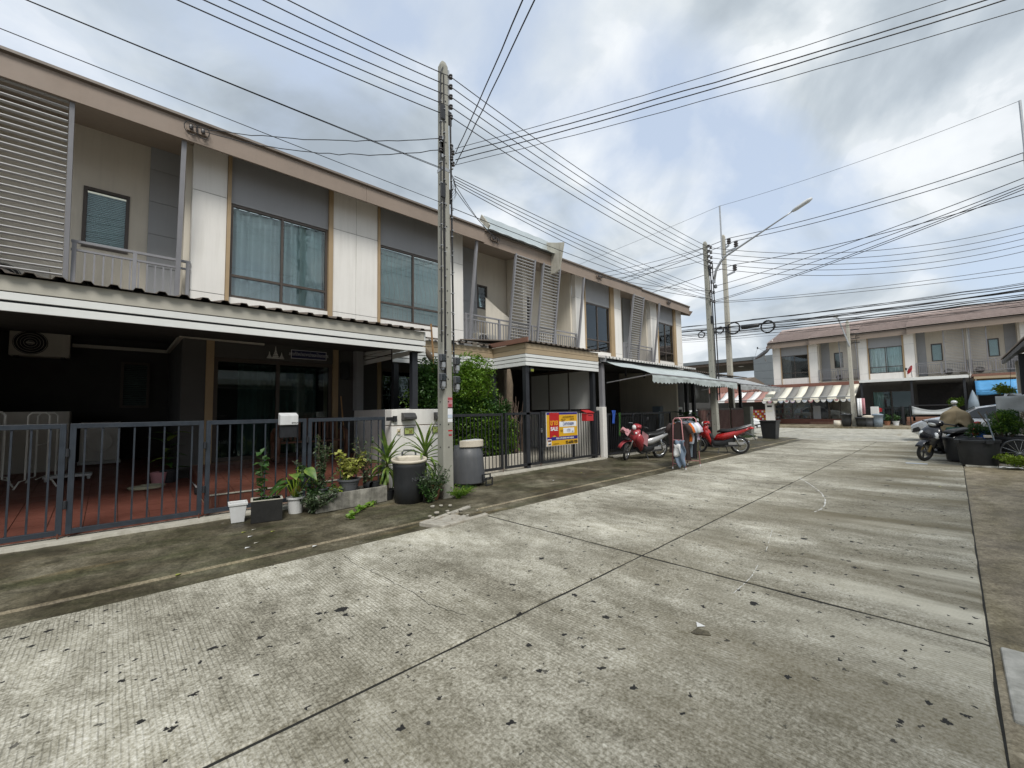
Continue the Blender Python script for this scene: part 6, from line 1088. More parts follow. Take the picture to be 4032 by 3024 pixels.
# ------------------------------------------------------------------ clothes rack and laundry
A0, B0, C0 = Vector((10.28, 4.98, 0)), Vector((10.26, 4.64, 0)), Vector((11.16, 4.66, 0)); E0 = A0+C0-B0
ck = thing('clothes_rack', 'pink steel clothes rack standing at the edge of the road', 'clothes rack', (10.75, 4.82, 0)); ht = 1.27
for p, q in ((A0, B0), (E0, C0)):
    d = (q-p); m1 = p+d*.18+Vector((0, 0, ht-.06)); m2 = p+d*.34+Vector((0, 0, ht)); m3 = p+d*.66+Vector((0, 0, ht)); m4 = p+d*.82+Vector((0, 0, ht-.06))
    obj(MB().tube([p+Vector((0, 0, .03)), m1, m2, m3, m4, q+Vector((0, 0, .03))], .014, 8), 'end_frame', 'pink_steel', ck, smooth=True)
    for z in (.13, .72): obj(MB().tube([p+d*(.03+.15*z/1.2)+Vector((0, 0, z)), q-d*(.03+.15*z/1.2)+Vector((0, 0, z))], .011, 6), 'cross_bar', 'pink_steel', ck)
    for e in (p, q): obj(MB().lathe([(.014, 0), (.018, .002), (.016, .05)], 8, tuple(e)), 'foot_cap', 'plastic_white', ck)
for u, z in ((.34, ht), (.66, ht), (.5, .28)): obj(MB().tube([A0.lerp(B0, u)+Vector((0, 0, z)), E0.lerp(C0, u)+Vector((0, 0, z))], .011, 6), 'rail', 'pink_steel', ck)
def garment(label, u, mat, kind, L=.62, w=.24, seed=0, cat='shirt'):
    w *= 1.18
    c = A0.lerp(B0, .5).lerp(E0.lerp(C0, .5), u)+Vector((0, 0, ht-.02)); ax = (B0-A0).normalized(); rnd = random.Random(seed); t = thing('hanging_'+kind, label, cat, (c.x, c.y, ht-.02-L), group='laundry on the pink rack'); nrm = ax.cross(Vector((0, 0, 1)))
    obj(MB().tube([c+Vector((0, 0, -.0)), c+Vector((0, 0, -.06)), c+ax*.0+Vector((0, 0, -.07))], .004, 4), 'hanger_hook', 'chrome', t); obj(MB().tube([c+Vector((0, 0, -.07))-ax*w*.8+Vector((0, 0, -.07)), c+Vector((0, 0, -.06)), c+Vector((0, 0, -.07))+ax*w*.8+Vector((0, 0, -.07))], .006, 5), 'hanger', 'plastic_blue_grey', t)
    for side in (-1, 1):
        g = []
        for j in range(9):
            v = j/8; row = []
            for i in range(11):
                s = -1+2*i/10; hw = w*(1.0 if v > .15 else .75+.25*v/.15)*(1+.06*math.sin(v*7+seed)); zz = -.075-(abs(s)*.09*(1-v))-L*v; th = .035*(1-s*s)**.5*(1-.3*v)+.012*math.sin(s*9+seed+v*3)*v
                row.append(c+ax*s*hw+nrm*side*th+Vector((0, 0, zz)))
            g.append(row)
        obj(MB().sheet(g), 'cloth_front' if side > 0 else 'cloth_back', mat, t, smooth=True)
    if cat == 'shirt':
        for s in (-1, 1): obj(MB().tube([c+ax*s*w*.72+Vector((0, 0, -.14)), c+ax*s*w*1.02+Vector((0, 0, -.24)), c+ax*s*w*1.15+Vector((0, 0, -.36))], [.06, .065, .07], 10), 'sleeve', mat, t, smooth=True)
    return t
for k, (lb, u, mt, kd, L, w, ct) in enumerate((('dark brown shirt at the near end of the pink rack', .06, 'cloth_brown', 'shirt', .78, .23, 'shirt'), ('dark brown garment second on the pink rack', .18, 'cloth_brown', 'garment', .95, .2, 'trousers'), ('orange shirt on the pink rack', .32, 'cloth_orange', 'shirt', .50, .2, 'shirt'), ('pale blue shirt on the pink rack', .43, 'cloth_light', 'shirt', .56, .21, 'shirt'), ('grey-blue trousers on the pink rack', .50, 'cloth_grey', 'trousers', .9, .15, 'trousers'), ('black long garment on the pink rack', .62, 'cloth_black', 'garment', .95, .21, 'trousers'), ('white shirt behind the black garment on the pink rack', .72, 'cloth_white', 'shirt', .52, .2, 'shirt'), ('lilac shirt at the far end of the pink rack', .82, 'cloth_lilac', 'shirt', .48, .21, 'shirt'), ('olive trousers at the far end of the pink rack', .92, 'cloth_olive', 'trousers', .78, .16, 'trousers'))): garment(lb, u, mt, kd, L, w, k, ct)
jn = thing('hanging_jeans', 'blue denim jeans draped over the low bar at the front of the pink rack', 'jeans', (10.27, 4.70, .2)); g = []
for j in range(12):
    v = j/11; g.append([(10.25-.03-.03*math.sin(i*1.1+j*.7), 4.62+.24*i/8+.02*math.sin(j), .72-.60*v+(.02*math.sin(i*2.1))-.08*abs(math.sin(i*.8))*v) for i in range(9)])
obj(MB().sheet(g), 'denim', 'cloth_denim', jn, smooth=True, solid=.01); obj(MB().sheet([[(10.20-.02*math.sin(i+j), 4.72+.045*i, .62-.075*j+.02*math.sin(i*1.7)) for i in range(5)] for j in range(5)]), 'pocket_lining', 'cloth_white', jn, smooth=True, solid=.006)
# laundry and things on the black gate of house C
for k, (px, py, mt, w_, h_) in enumerate(((2412, 1616, 'cloth_blue', .2, .42), (2436, 1625, 'cloth_green', .10, .75))):
    p = at(px, py, Y=7.38); g = [[(p.x+w_*(i/6-.3)*(1-.3*j/8), 7.37-.02*math.sin(i*1.4+j*.5), p.z-h_*j/8) for i in range(7)] for j in range(9)]; tag(obj(MB().sheet(g), 'hung_cloth', mt, smooth=True, solid=.008), ('bright blue cloth hung on the black gate beside the white gate pillar', 'green and orange cloth strip hung on the black gate')[k], 'cloth')
ub = thing('storage_tub', 'dark bucket standing behind the front wheel of the bright red motorbike', 'bucket', (15.3, 6.6, .03)); obj(MB().lathe([(.24, 0), (.30, .5), (.32, .52), (.29, .5), (.22, .03), (0, .03)], 20, (0, 0, 0), True, False), 'tub', 'plastic_black', ub, world=False)
ubb = thing('storage_tub', 'dark bucket standing above the seat line of the bright red motorbike by the maroon gate', 'bucket', (16.9, 6.75, .03)); obj(MB().lathe([(.22, 0), (.26, .72), (.29, .74), (.25, .72), (.2, .03), (0, .03)], 20, (0, 0, 0), True, False), 'tub', 'plastic_black', ubb, world=False)
for k, (px0, py0, px1, py1, mt, lb) in enumerate(((2600, 1600, 2640, 1625, 'plastic_blue_grey', 'blue storage box stacked inside the awning carport'), (2645, 1600, 2678, 1625, 'red_plastic', 'red storage box stacked inside the awning carport'), (2596, 1620, 2645, 1692, 'cloth_light', 'pale blue sheet hung inside the awning carport'))):
    a, b = at(px0, py0, Y=8.2), at(px1, py1, Y=8.2); tag(obj(MB().box(a.x, b.x, 8.2, 8.55 if k < 2 else 8.24, b.z, a.z), ('storage_box', 'storage_box', 'hung_sheet')[k], mt, bev=.02), lb, ('box', 'box', 'sheet')[k])
tbl = tag(obj(MB().box(12.8, 15.6, 8.15, 8.8, .12, 1.28), 'work_table', 'plastic_black', bev=.02), 'dark cluttered counter inside the awning carport', 'counter')
cup = thing('broad_leaf_plant', 'large dark-leaved plant behind the clothes rack at the maroon gate', 'plant', (15.9, 7.1, .05)); lm = [bigleaf(.7, .2, 'leaf_dark'), bigleaf(.6, .18, 'leaf_mid')]
for k in range(9): inst('leaf', lm[k % 2], cup, (.05*math.cos(k), .05*math.sin(k), .9+.05*k), (0, -.5+.2*(k % 3), k*2.4), (1, 1, 1), world=False); obj(MB().tube([(0, 0, 0), (.05*math.cos(k), .05*math.sin(k), .9+.05*k)], .012, 5), 'stalk', 'leaf_mid', cup, world=False)
wsh = thing('washing_machine', 'white washing machine beyond the awning carport wall', 'washing machine', (16.9, 8.1, .08)); obj(MB().box(-.3, .3, -.3, .3, 0, 1.5), 'cabinet', 'appliance_white', wsh, world=False, bev=.02); obj(MB().box(-.2, .2, -.31, -.302, 1.15, 1.4), 'window', 'black_void', wsh, world=False)
# ------------------------------------------------------------------ right side: tubs, shrub, cart, neighbour carport
def tub(label, x, y, r, h, rz=0.):
    t = thing('black_tub', label, 'tub', (x, y, .036), rz, 'big black plastic tubs'); obj(MB().lathe([(r*.84, 0), (r*.86, .02), (r*.98, h*.9), (r*1.04, h*.9), (r*1.05, h*.985), (r*.99, h), (r*.93, h*.97), (r*.9, h*.75)], 30, (0, 0, 0), True, False), 'tub', 'plastic_black', t, smooth=True, world=False).modifiers.new('e', 'EDGE_SPLIT').split_angle = R(40)
    obj(MB().lathe([(r*.9, h*.76), (0, h*.8)], 20, (0, 0, 0), False, False), 'soil', 'soil', t, world=False)
    for k in range(4): a = k*1.57+.5; obj(MB().box(-.07, .07, -.03, .03, 0, .08), 'lug', 'plastic_black', t, world=False).matrix_local = Matrix.Translation((r*1.03*math.cos(a), r*1.03*math.sin(a), h*.86)) @ Matrix.Rotation(a+1.57, 4, 'Z')
    return t
tub('front black tub at the road edge with a notch in its foot', 15.25, -.33, .37, .60); tub('larger black tub behind the front one, holding the leafy shrub', 16.05, -.98, .48, .66); tub('black tub half hidden behind the scooter', 16.1, -.08, .36, .60)
rs = thing('potted_shrub', 'dense green shrub growing out of the black tubs', 'shrub', (15.9, -.78, .5)); rnd = random.Random(91)
for k in range(8): a = rnd.uniform(0, 6.28); obj(MB().tube([(15.9, -.8, .5), (15.9+.2*math.cos(a), -.8+.25*math.sin(a), .9), (15.9+.35*math.cos(a), -.75+.4*math.sin(a), 1.3)], [.02, .014, .006], 5), 'branch', 'bark', rs)
lf = MB(); leaves(lf, blob(rnd, (15.95, -.86, .98), (.38, .34, .40), 3600, 18, .36)+blob(rnd, (15.85, -.42, .84), (.3, .3, .24), 1500, 10, .4), .05, rnd, wid=.5); obj(lf, 'foliage', 'leaf_mid', rs, kind='stuff'); lf = MB(); leaves(lf, blob(rnd, (15.85, -.84, 1.05), (.36, .34, .34), 1700, 14, .36), .05, rnd, wid=.5); obj(lf, 'foliage', 'leaf_bright', rs, kind='stuff')
st_ = tag(obj(MB().tube([(15.35, -.62, .55), (15.32, -.50, 1.25)], .014, 6), 'stake', 'plastic_blue_grey'), 'thin grey stake standing in the shrub tub', 'stake')
lw_ = thing('low_plant', 'lime green trailing plant at the foot of the front tub', 'plant', (14.95, -.85, .036)); lf = MB(); leaves(lf, blob(rnd, (14.95, -.9, .2), (.3, .42, .18), 1500, 14, .4), .06, rnd, wid=.45); obj(lf, 'foliage', 'leaf_lime', lw_, kind='stuff')
ty = thing('bicycle_wheel', 'old bicycle wheel half buried behind the lime plant', 'wheel', (15.35, -.98, .036), rot=(0, 0, R(80))); rr = []
for i in range(33): a = 6.2832*i/32; rr.append([((.30+.02*math.cos(b*1.57))*math.cos(a), .02*math.sin(b*1.57), .30+(.30+.02*math.cos(b*1.57))*math.sin(a)) for b in range(4)])
obj(MB().rings(rr, False), 'tyre', 'plastic_grey', ty, smooth=True, world=False); sp_ = MB()
for i in range(14): a = 6.2832*i/14; sp_.tube([(0, 0, .3), (.29*math.cos(a), 0, .3+.29*math.sin(a))], .003, 4)
obj(sp_, 'spokes', 'chrome', ty, world=False)
pb_ = tag(obj(MB().sheet([[(14.62+.05*i, -.62-.07*j, .038+.03*abs(math.sin(i*2.1+j*1.3))) for j in range(6)] for i in range(4)]), 'crumpled_bag', 'debris_white', smooth=True, solid=.003), 'crumpled white plastic bag lying before the front tub', 'bag')
bs = tag(obj(MB().box(14.85, 14.9, .55, .95, .003, .018), 'blue_strip', 'cloth_light'), 'pale blue strip lying under the scooter front wheel', 'strip')
wh = tag(obj(MB().box(15.55, 15.75, -.62, -.45, .66, .72), 'wooden_block', 'plastic_cream', bev=.01), 'cream ribbed block resting on the black tub rim', 'block')
# covered food cart
fc = thing('covered_cart', 'food cart hidden under a draped brown tarpaulin', 'cart', (18.2, .0, 0)); g = []; top = Vector((18.2, .0, 1.47)); N = 40
for j in range(13):
    v = j/12; row = []
    for i in range(N+1):
        a = 6.2832*i/N; sq = 1/max(abs(math.cos(a)), abs(math.sin(a)), .75)
        if v < .3: r_ = (.03+.23*(v/.3))*(1+(sq-1)*v/.3)*(1+.12*(v/.3)*math.sin(a*5+1)); zz = 1.44-.18*(v/.3)**.8+.05*math.cos(2*a)*(v/.3)
        else: w_ = (v-.3)/.7; f = 1+.20*w_*math.sin(a*5+1+w_*1.5)+.12*w_**.5*math.sin(a*11+w_*4)+.05*math.sin(a*17); f *= 1+.07*math.sin(a*3+w_*11)*math.sin(w_*3.1); r_ = (.26+.06*w_)*sq*f*(1+.12*math.sin(a*5+1)*(1-w_)); zz = 1.26-.50*w_+.05*math.cos(2*a)+.10*w_*math.sin(a*4+.6)-.05*math.sin(a*6+1)*math.sin(w_*5)
        row.append((top.x+r_*math.cos(a)*.8, top.y+r_*math.sin(a), zz))
    g.append(row)
obj(MB().sheet(g), 'tarpaulin', 'tarp_brown', fc, smooth=True, solid=.008); obj(MB().lathe([(0, -.05), (.06, -.04), (.075, .01), (.05, .05), (0, .06)], 12, (18.2, .0, 1.55)), 'lamp_globe', 'lamp_glass', fc, smooth=True)
obj(MB().tube([(18.2, .0, .3), (18.2, .0, 1.5)], .03, 8), 'mast', 'rail_grey', fc); obj(MB().box(17.85, 18.6, -.32, .22, .42, .82), 'tank', 'green_plastic', fc, bev=.04); obj(MB().box(17.9, 18.5, -.66, -.36, .45, .74), 'crate', 'blue_plastic', fc, bev=.03); obj(MB().box(17.7, 18.7, -.72, .3, .34, .41), 'deck', 'black_metal', fc)
for x, y in ((17.85, .2), (18.55, .2), (17.85, -.6), (18.55, -.6)):
    w = obj(MB().lathe([(.08, -.04), (.17, -.04), (.18, 0), (.17, .04), (.08, .04)], 18), 'cart_wheel', 'tyre', fc, smooth=True); w.matrix_local = Matrix.Translation(Vector((x, y, .18))-woff(fc)) @ Matrix.Rotation(R(90), 4, 'X')
obj(MB().lathe([(0, -.06), (.07, -.04), (.07, .04), (0, .06)], 10, (17.66, -.42, .95)), 'tail_lamp', 'lamp_red', fc, smooth=True); obj(MB().lathe([(.09, 0), (.1, .12), (.05, .2), (0, .22)], 12, (17.66, -.34, .62)), 'jar', 'lamp_red', fc)
# tarp-covered stall and rubbish heap at the far right
wt = thing('covered_stall', 'grey-white plastic sheet thrown over a cart at the right edge', 'cart', (18.3, -1.25, 0)); obj(MB().sheet([[(17.9+.10*i, -.82-.11*j+.02*math.sin(i*2), (1.72 if 2 <= j else 1.70-.0)+.05*math.sin(i*.9+j)-(.5*(1-j/2) if j < 2 else 0)) for j in range(9)] for i in range(9)]), 'sheet_top', 'tarp_white', wt, smooth=True, solid=.01); obj(MB().sheet([[(17.88+.02*math.sin(j*1.3+i), -.80-.115*j, 1.70-.09*i) for j in range(9)] for i in range(6)]), 'sheet_front', 'tarp_white', wt, smooth=True, solid=.01)
for x, y in ((17.95, -.95), (17.95, -1.65), (18.7, -.95), (18.7, -1.65)): obj(MB().tube([(x, y, .02), (x, y, 1.68)], .02, 6), 'leg', 'galv', wt)
rb = thing('rubbish_heap', 'dark heap of bagged rubbish and stones behind the tubs', 'rubbish', (16.9, -1.6, .03))
for k in range(9): r_ = rnd.uniform(.16, .34); c = (16.6+rnd.uniform(-.3, .8), -1.55+rnd.uniform(-.4, .25), .05+r_*.6+.28*(k > 4)); obj(MB().lathe([(r_*.5, -r_*.7), (r_, -r_*.2), (r_*.8, r_*.4), (r_*.25, r_*.8), (0, r_*.8)], 9, c, True, False, 1, rnd.uniform(.7, 1)), 'rubbish_bag', ('plastic_grey', 'tarp_white', 'plastic_black')[k % 3], rb, smooth=True)
# neighbour's carport on the right edge
ncp = thing('neighbour_carport', 'carport with ribbed roof and arched wall at the right edge', 'carport', (19, -2.5, 0)); sh_ = corrugated(0, 8.3, [(0, 0), (1.6, .62), (3.2, 1.25)], .2, .04); o = obj(sh_, 'roof_sheet', 'sheet_brown', ncp, solid=.006, world=False); o.location = Vector((22.3, -1.2, 3.0))-woff(ncp); o.rotation_euler = (0, 0, R(180))
obj(MB().box(14, 22.3, -1.30, -1.22, 2.86, 2.97), 'edge_beam', 'dark_post', ncp); arch = [(-4.4, .0), (-4.4, 3.9), (-1.9, 3.1), (-1.5, 2.9), (-1.5, 0), (-1.75, 0), (-1.75, 1.5), (-1.85, 1.9), (-2.1, 2.25), (-2.5, 2.45), (-3.0, 2.5), (-3.5, 2.45), (-3.9, 2.2), (-4.1, 1.7), (-4.1, 0)]
obj(MB().prism(arch, 'x', 22.0, 22.15), 'arched_wall', 'cream_wall', ncp); obj(MB().box(14.2, 22, -4.5, -4.35, 0, 4), 'house_wall', 'ground_floor_grey', ncp)
for x in (14.4, 18.2): obj(MB().box(x-.06, x+.06, -1.42, -1.3, 0, 2.86), 'post', 'dark_post', ncp)
hg = thing('hanging_plant', 'yellow-green hanging plant under the right edge carport', 'plant', (19.6, -1.12, 1.75)); lf = MB(); leaves(lf, blob(rnd, (19.6, -1.12, 1.95), (.2, .26, .2), 600, 8, .5), .1, rnd, wid=.35); obj(lf, 'foliage', 'leaf_lime', hg, kind='stuff'); obj(MB().tube([(19.6, -1.2, 1.95), (19.6, -1.25, 2.9)], .006, 4), 'cord', 'wire_black', hg)
# bin on the corner beyond the motorbikes
cbn = thing('corner_bin', 'black rectangular bin at the corner of the cross street', 'bin', (22.9, 6.15, 0)); rr = [[(-s, -s, z), (s, -s, z), (s, s, z), (-s, s, z)] for s, z in ((.27, 0), (.34, .82), (.37, .82), (.37, .87), (.32, .87), (.30, .6))]; obj(MB().rings(rr), 'bin_body', 'plastic_black', cbn, world=False, bev=.015); obj(MB().tube([(-.3, -.34, .86), (-.3, -.34, 1.02), (.3, -.34, 1.02), (.3, -.34, .86)], .015, 6), 'handle', 'black_metal', cbn, world=False)
kb = tag(obj(MB().box(20.9, 22.2, 6.5, 6.95, 0, .12), 'kerb_block', 'far_paving', bev=.02), 'pale kerb block with weeds beside the corner bin', 'kerb'); lf = MB(); leaves(lf, [(21+random.uniform(0, 1.1), 6.75+random.uniform(-.2, .2), .12) for _ in range(260)], .12, rnd, wid=.2, up=2); wk = thing('weeds', 'low weeds behind the bright red motorbike tail', 'weeds', (21.5, 6.75, .12)); obj(lf, 'foliage', 'leaf_grey', wk, kind='stuff')
# ------------------------------------------------------------------ opposite row behind the camera (seen in window reflections)
for k in range(5):
    x0 = -9+k*6.2
    if x0+6.2 > 15: break
    op = thing('townhouse', ('townhouse behind the camera at the left', 'townhouse directly behind the camera', 'townhouse behind the camera at the right', 'townhouse behind the camera opposite the for-sale house')[k], 'house', (x0+3.1, -5.3, 0), group='townhouses of the opposite row')
    obj(MB().box(x0, x0+6.19, -11, -5.3, 0, 7.0), 'wall', 'white_wall', op); obj(MB().prism([(-4.6, 6.95), (-4.6, 7.1), (-11, 9.0), (-11, 8.8)], 'x', x0, x0+6.19), 'roof', 'roof_tile', op); obj(MB().box(x0+.8, x0+2.9, -5.29, -5.2, 4.0, 6.0), 'window', 'car_glass', op); obj(MB().box(x0+3.6, x0+5.9, -5.28, -5.22, 3.6, 6.9), 'balcony_wall', 'grey_wall', op)
    obj(MB().box(x0, x0+6.19, -5.2, -2.5, 3.0, 3.25), 'canopy', 'cream_board', op); obj(MB().box(x0+.1, x0+6.1, -5.28, -5.24, .3, 2.95), 'ground_floor', 'ground_floor_grey', op)
    obj(MB().box(x0, x0+6.1, -2.56, -2.5, .15, .2), 'fence_rail', 'gate_slate', op); obj(MB().box(x0, x0+6.1, -2.56, -2.5, 1.4, 1.45), 'fence_rail', 'gate_slate', op); me = mesh(MB().box(-.01, .01, -.01, .01, 0, 1.2), 'fence_bar', 'gate_slate')
    for i in range(40): inst('fence_bar', me, op, (x0+.1+i*.15, -2.53, .2))
# ------------------------------------------------------------------ far row across the cross street (faces -X)
def far_house(label, s0, s1, **k):
    t = townhouse('townhouse', label, s0, s1, **k); t['group'] = 'townhouses across the cross street'; return t
kw = dict(fy=9.55, posts=[])
F1 = far_house('far townhouse at the left end above the grey and cream striped awning', 0, 5.95, pil=[(0, .575), (2.68, 3.28)], win=(.64, 2.60), strips=[(.58, .635), (2.605, 2.675)], bal=(3.28, 5.95), louv=(4.84, 5.9), bw=(4.24, 4.84, 4.7, 6.0), gpan=[(3.3, 3.95)], kind='dark', seed=41, glass='glass_grey', bal_rail=(3.3, 5.9), fx=[(-.25, 2.9, 9.60), (2.9, 5.95, 9.40)], **kw)
F2 = far_house('far townhouse with teal curtains and the red satellite dish', 5.955, 11.87, pil=[(5.96, 6.52), (8.64, 9.20)], win=(6.6, 8.54), strips=[(6.525, 6.595), (8.545, 8.635)], bal=(9.2, 11.87), louv=(10.75, 11.7), bw=(10.05, 10.64, 4.7, 6.0), gpan=[(9.2, 9.78)], kind='curtain', seed=43, bal_rail=(9.22, 11.85), fx=[(5.955, 8.9, 9.60), (8.9, 11.87, 9.40)], **kw)
F3 = far_house('far townhouse above the blue tarpaulin', 11.875, 18.0, pil=[(11.875, 11.95), (14.25, 14.8), (16.9, 18.0)], win=(14.9, 16.8), strips=[(14.82, 14.895), (16.805, 16.88)], bal=(11.95, 14.25), louv=(11.98, 12.76), bw=(12.86, 13.38, 4.75, 6.0), gpan=[(13.63, 14.22)], kind='curtain', seed=45, bal_rail=(11.97, 14.22), fx=[(11.875, 14.6, 9.40), (14.6, 18.0, 9.60)], **kw)
for t, s0, s1, fx in ((F1, -.25, 5.95, [(-.25, 2.9, 9.60), (2.9, 5.95, 9.40)]), (F2, 5.955, 11.87, [(5.955, 8.9, 9.6), (8.9, 11.87, 9.40)]), (F3, 11.875, 18.0, [(11.875, 14.6, 9.40), (14.6, 18.0, 9.6)])):
    for a, b, y in fx:
        sl_ = 1.595/(14.645-y); pt_h = .47
        for k in range(11):
            y0 = y-.12+k*pt_h
            if y0 > 14.3: break
            z0 = 7.155+(y0-(y-.045))*sl_
            obj(MB().prism([(y0, z0+.10), (y0, z0+.15), (y0+pt_h+.06, z0+.15+(pt_h+.06)*sl_-.11), (y0+pt_h+.06, z0+(pt_h+.06)*sl_+.012), (y0+.16, z0+.16*sl_+.04)], 'x', a, b), 'tile_course', 'roof_tile', t)
    obj(MB().prism([(14.40, 8.75), (14.6, 9.02), (14.8, 8.75)], 'x', s0, s1), 'ridge', 'roof_tile', t)
    # ground floor back wall and side
    obj(MB().box(max(0, s0), s1-.01, 10.25, 10.40, 0, 3.3), 'ground_floor_wall', 'ground_floor_grey', t)
sd = obj(frame_boxes(MB(), 6.6, 8.9, 10.13, 10.22, .35, 2.6, .07, (7.75,)), 'sliding_door', 'brown_frame', F2); obj(MB().box(6.66, 8.84, 10.16, 10.17, .42, 2.54), 'pane', 'glass_dark', sd); obj(wavy(6.7, 7.3, .42, 2.54, 10.205, .02, .2, 5), 'curtain', 'curtain_teal', sd, smooth=True)
obj(MB().box(9.2, 11.7, 10.05, 10.2, .3, 3.0), 'garage_shade_slab', 'black_void', F2); obj(MB().box(12.0, 14.6, 10.05, 10.2, .3, 3.0), 'garage_shade_slab', 'black_void', F3)  # black slabs before the wall; colour stands in for unlit garage interiors
obj(MB().prism([(9.5, 6.9), (14.6, 8.9), (14.6, 8.45), (9.62, 6.62)], 'x', -.32, -.255), 'barge_board', 'brown_flash', F1); obj(MB().box(-.02, .0, 10.2, 16, 0, 7.6), 'end_wall', 'white_wall', F1)
for t, s0, s1 in ((F1, 0, 5.95), (F2, 5.955, 11.87), (F3, 11.875, 18.0)):
    t.location = (43., 11.0-(s0+s1)/2, 0); t.rotation_euler = (0, 0, R(-90))
F1.location.x = F2.location.x = F3.location.x = 43.
aircon('air conditioner outdoor unit on the far balcony above the striped awning', (43.55, 11-4.75, 3.57), R(-90), .8, .55); aircon('air conditioner outdoor unit on the far balcony right of the red dish', (43.55, 11-11.0, 3.57), R(-90), .8, .55); aircon('air conditioner outdoor unit on the far balcony above the blue tarpaulin', (43.55, 11-12.5, 3.57), R(-90), .8, .55)
fb = tag(obj(MB().box(42.2, 42.9, 5.1, 11.0, 3.16, 3.45), 'brick_band', 'brick_band'), 'red-brown band under the far balcony above the striped awning', 'wall band')
# striped awnings
def striped(label, y0, y1, n, m1, m2, xa, za, xb, zb, first=0):
    t = thing('striped_awning', label, 'awning', ((xa+xb)/2, (y0+y1)/2, zb)); w = (y1-y0)/n
    for k in range(n):
        a, b = y1-(k+1)*w, y1-k*w; m_ = m1 if (k+first) % 2 == 0 else m2; g = [[(xa+(xb-xa)*v, y, za+(zb-za)*v-.10*math.sin(math.pi*v)+.02*math.sin(k*2+v*4)) for y in (a, b)] for v in [i/6 for i in range(7)]]; s = obj(MB().sheet(g), 'stripe', m_, t, smooth=True, solid=.01); obj(MB().sheet([[(xb, a, zb), (xb, b, zb)], [(xb-.02, a, zb-.18), (xb-.02, b, zb-.18)]]), 'valance', m_, s, solid=.008)
    obj(MB().tube([(xb, y0, zb), (xb, y1, zb)], .03, 6), 'front_bar', 'galv', t)
    for y in (y0+.1, y1-.1): obj(MB().tube([(xb+.05, y, zb), (xa, y, 2.0)], .02, 6), 'arm', 'galv', t)
    return t
striped('grey and cream striped shop awning', 5.0, 11.05, 11, 'stripe_cream', 'stripe_grey', 42.1, 3.18, 39.6, 2.22); striped('brown and white striped awning left of the grey and cream one', 11.15, 15.4, 7, 'stripe_brown', 'stripe_white', 42.1, 2.95, 39.8, 2.15)
cols = ['cloth_white', 'cloth_pink', 'stripe_cream', 'cloth_light', 'stripe_white', 'cloth_lilac', 'stripe_cream', 'cloth_white', 'cloth_pink', 'stripe_cream', 'cloth_white', 'cloth_light', 'stripe_cream', 'cloth_white', 'stripe_white']
for k in range(15):
    y = 10.95-k*.405; g = MB(); pts = [(y+.17*math.cos(a*math.pi/9), -.20*math.sin(a*math.pi/9)) for a in range(10)]; g.prism([(p, 2.02+q) for p, q in pts], 'x', 39.52, 39.56); o = obj(g, 'fabric_fan', cols[k], None); tag(o, 'half-round cloth pennant, number %s from the left under the striped awning' % ('one', 'two', 'three', 'four', 'five', 'six', 'seven', 'eight', 'nine', 'ten', 'eleven', 'twelve', 'thirteen', 'fourteen', 'fifteen')[k], 'pennant', 'half-round pennants under the shop awning'); obj(MB().prism([(y+.11*math.cos(a*math.pi/9), 2.015-.11*math.sin(a*math.pi/9)) for a in range(10)], 'x', 39.505, 39.515), 'centre_patch', cols[(k+4) % 15], o)
# shop front
shp = thing('shop', 'glazed shop front with goods on shelves under the striped awning', 'shop front', (41.5, 8.2, .1)); obj(MB().box(41.35, 41.6, 5.5, 10.75, .1, .50), 'brick_base', 'brick_band', shp)
for y0, y1 in ((8.05, 10.75), (5.5, 6.88)):
    w = obj(MB().box(41.42, 41.5, y0, y0+.06, .5, 2.6).box(41.42, 41.5, y1-.06, y1, .5, 2.6).box(41.42, 41.5, y0, y1, 2.6, 2.66).box(41.42, 41.5, (y0+y1)/2-.03, (y0+y1)/2+.03, .5, 2.6), 'window', 'brown_frame', shp); obj(MB().box(41.45, 41.46, y0+.05, y1-.05, .5, 2.6), 'pane', 'glass_grey', w)
obj(MB().box(41.44, 41.48, 6.95, 8.0, .3, 2.5), 'door', 'car_glass', shp); obj(MB().box(42.3, 42.4, 5.3, 11, .1, 3.1), 'back_wall', 'cream_wall', shp); obj(MB().box(41.40, 41.44, 7.45, 7.95, .35, 1.55), 'door_notice', 'panel_grey', shp)
rnd = random.Random(8)
for z in (.55, .98, 1.42, 1.85):
    obj(MB().box(41.6, 42.0, 8.1, 10.7, z, z+.03), 'shelf', 'appliance_white', shp)
    for k in range(17):
        h = rnd.uniform(.14, .32); y = 8.15+k*.15; tag(obj(MB().box(41.62, 41.9, y, y+.12, z+.032, z+.032+h), 'shop_goods', rnd.choice(['plastic_white', 'cloth_light', 'stripe_cream', 'cloth_pink', 'plastic_blue_grey', 'cardboard'])), 'small packaged goods standing on a shelf of the striped-awning shop', 'package', 'goods on the shop shelves')
obj(MB().box(40.8, 41.35, 6.4, 8.1, .1, .28), 'step', 'wood_step', shp)
wpil = thing('shop_pillar', 'white pillar with dark letter slot at the left of the shop front', 'pillar', (40.0, 10.7, .1)); obj(MB().box(39.9, 40.3, 10.35, 11.0, .1, 1.85), 'shaft', 'white_wall', wpil, bev=.02); obj(MB().box(39.88, 39.899, 10.5, 10.85, 1.52, 1.66), 'letter_slot', 'black_void', wpil); obj(MB().box(39.88, 39.899, 10.45, 10.9, 1.15, 1.28), 'number_plate', 'stripe_cream', wpil); obj(MB().box(39.95, 40.25, 10.4, 10.95, 1.851, 2.6), 'upper_shaft', 'green_grey_wall', wpil)
rdp = thing('snack_rack', 'red and yellow rack of snack packets left of the white shop pillar', 'rack', (40.6, 11.6, .4)); obj(MB().box(40.5, 40.9, 11.1, 12.2, .4, 1.3), 'rack', 'red_plastic', rdp)
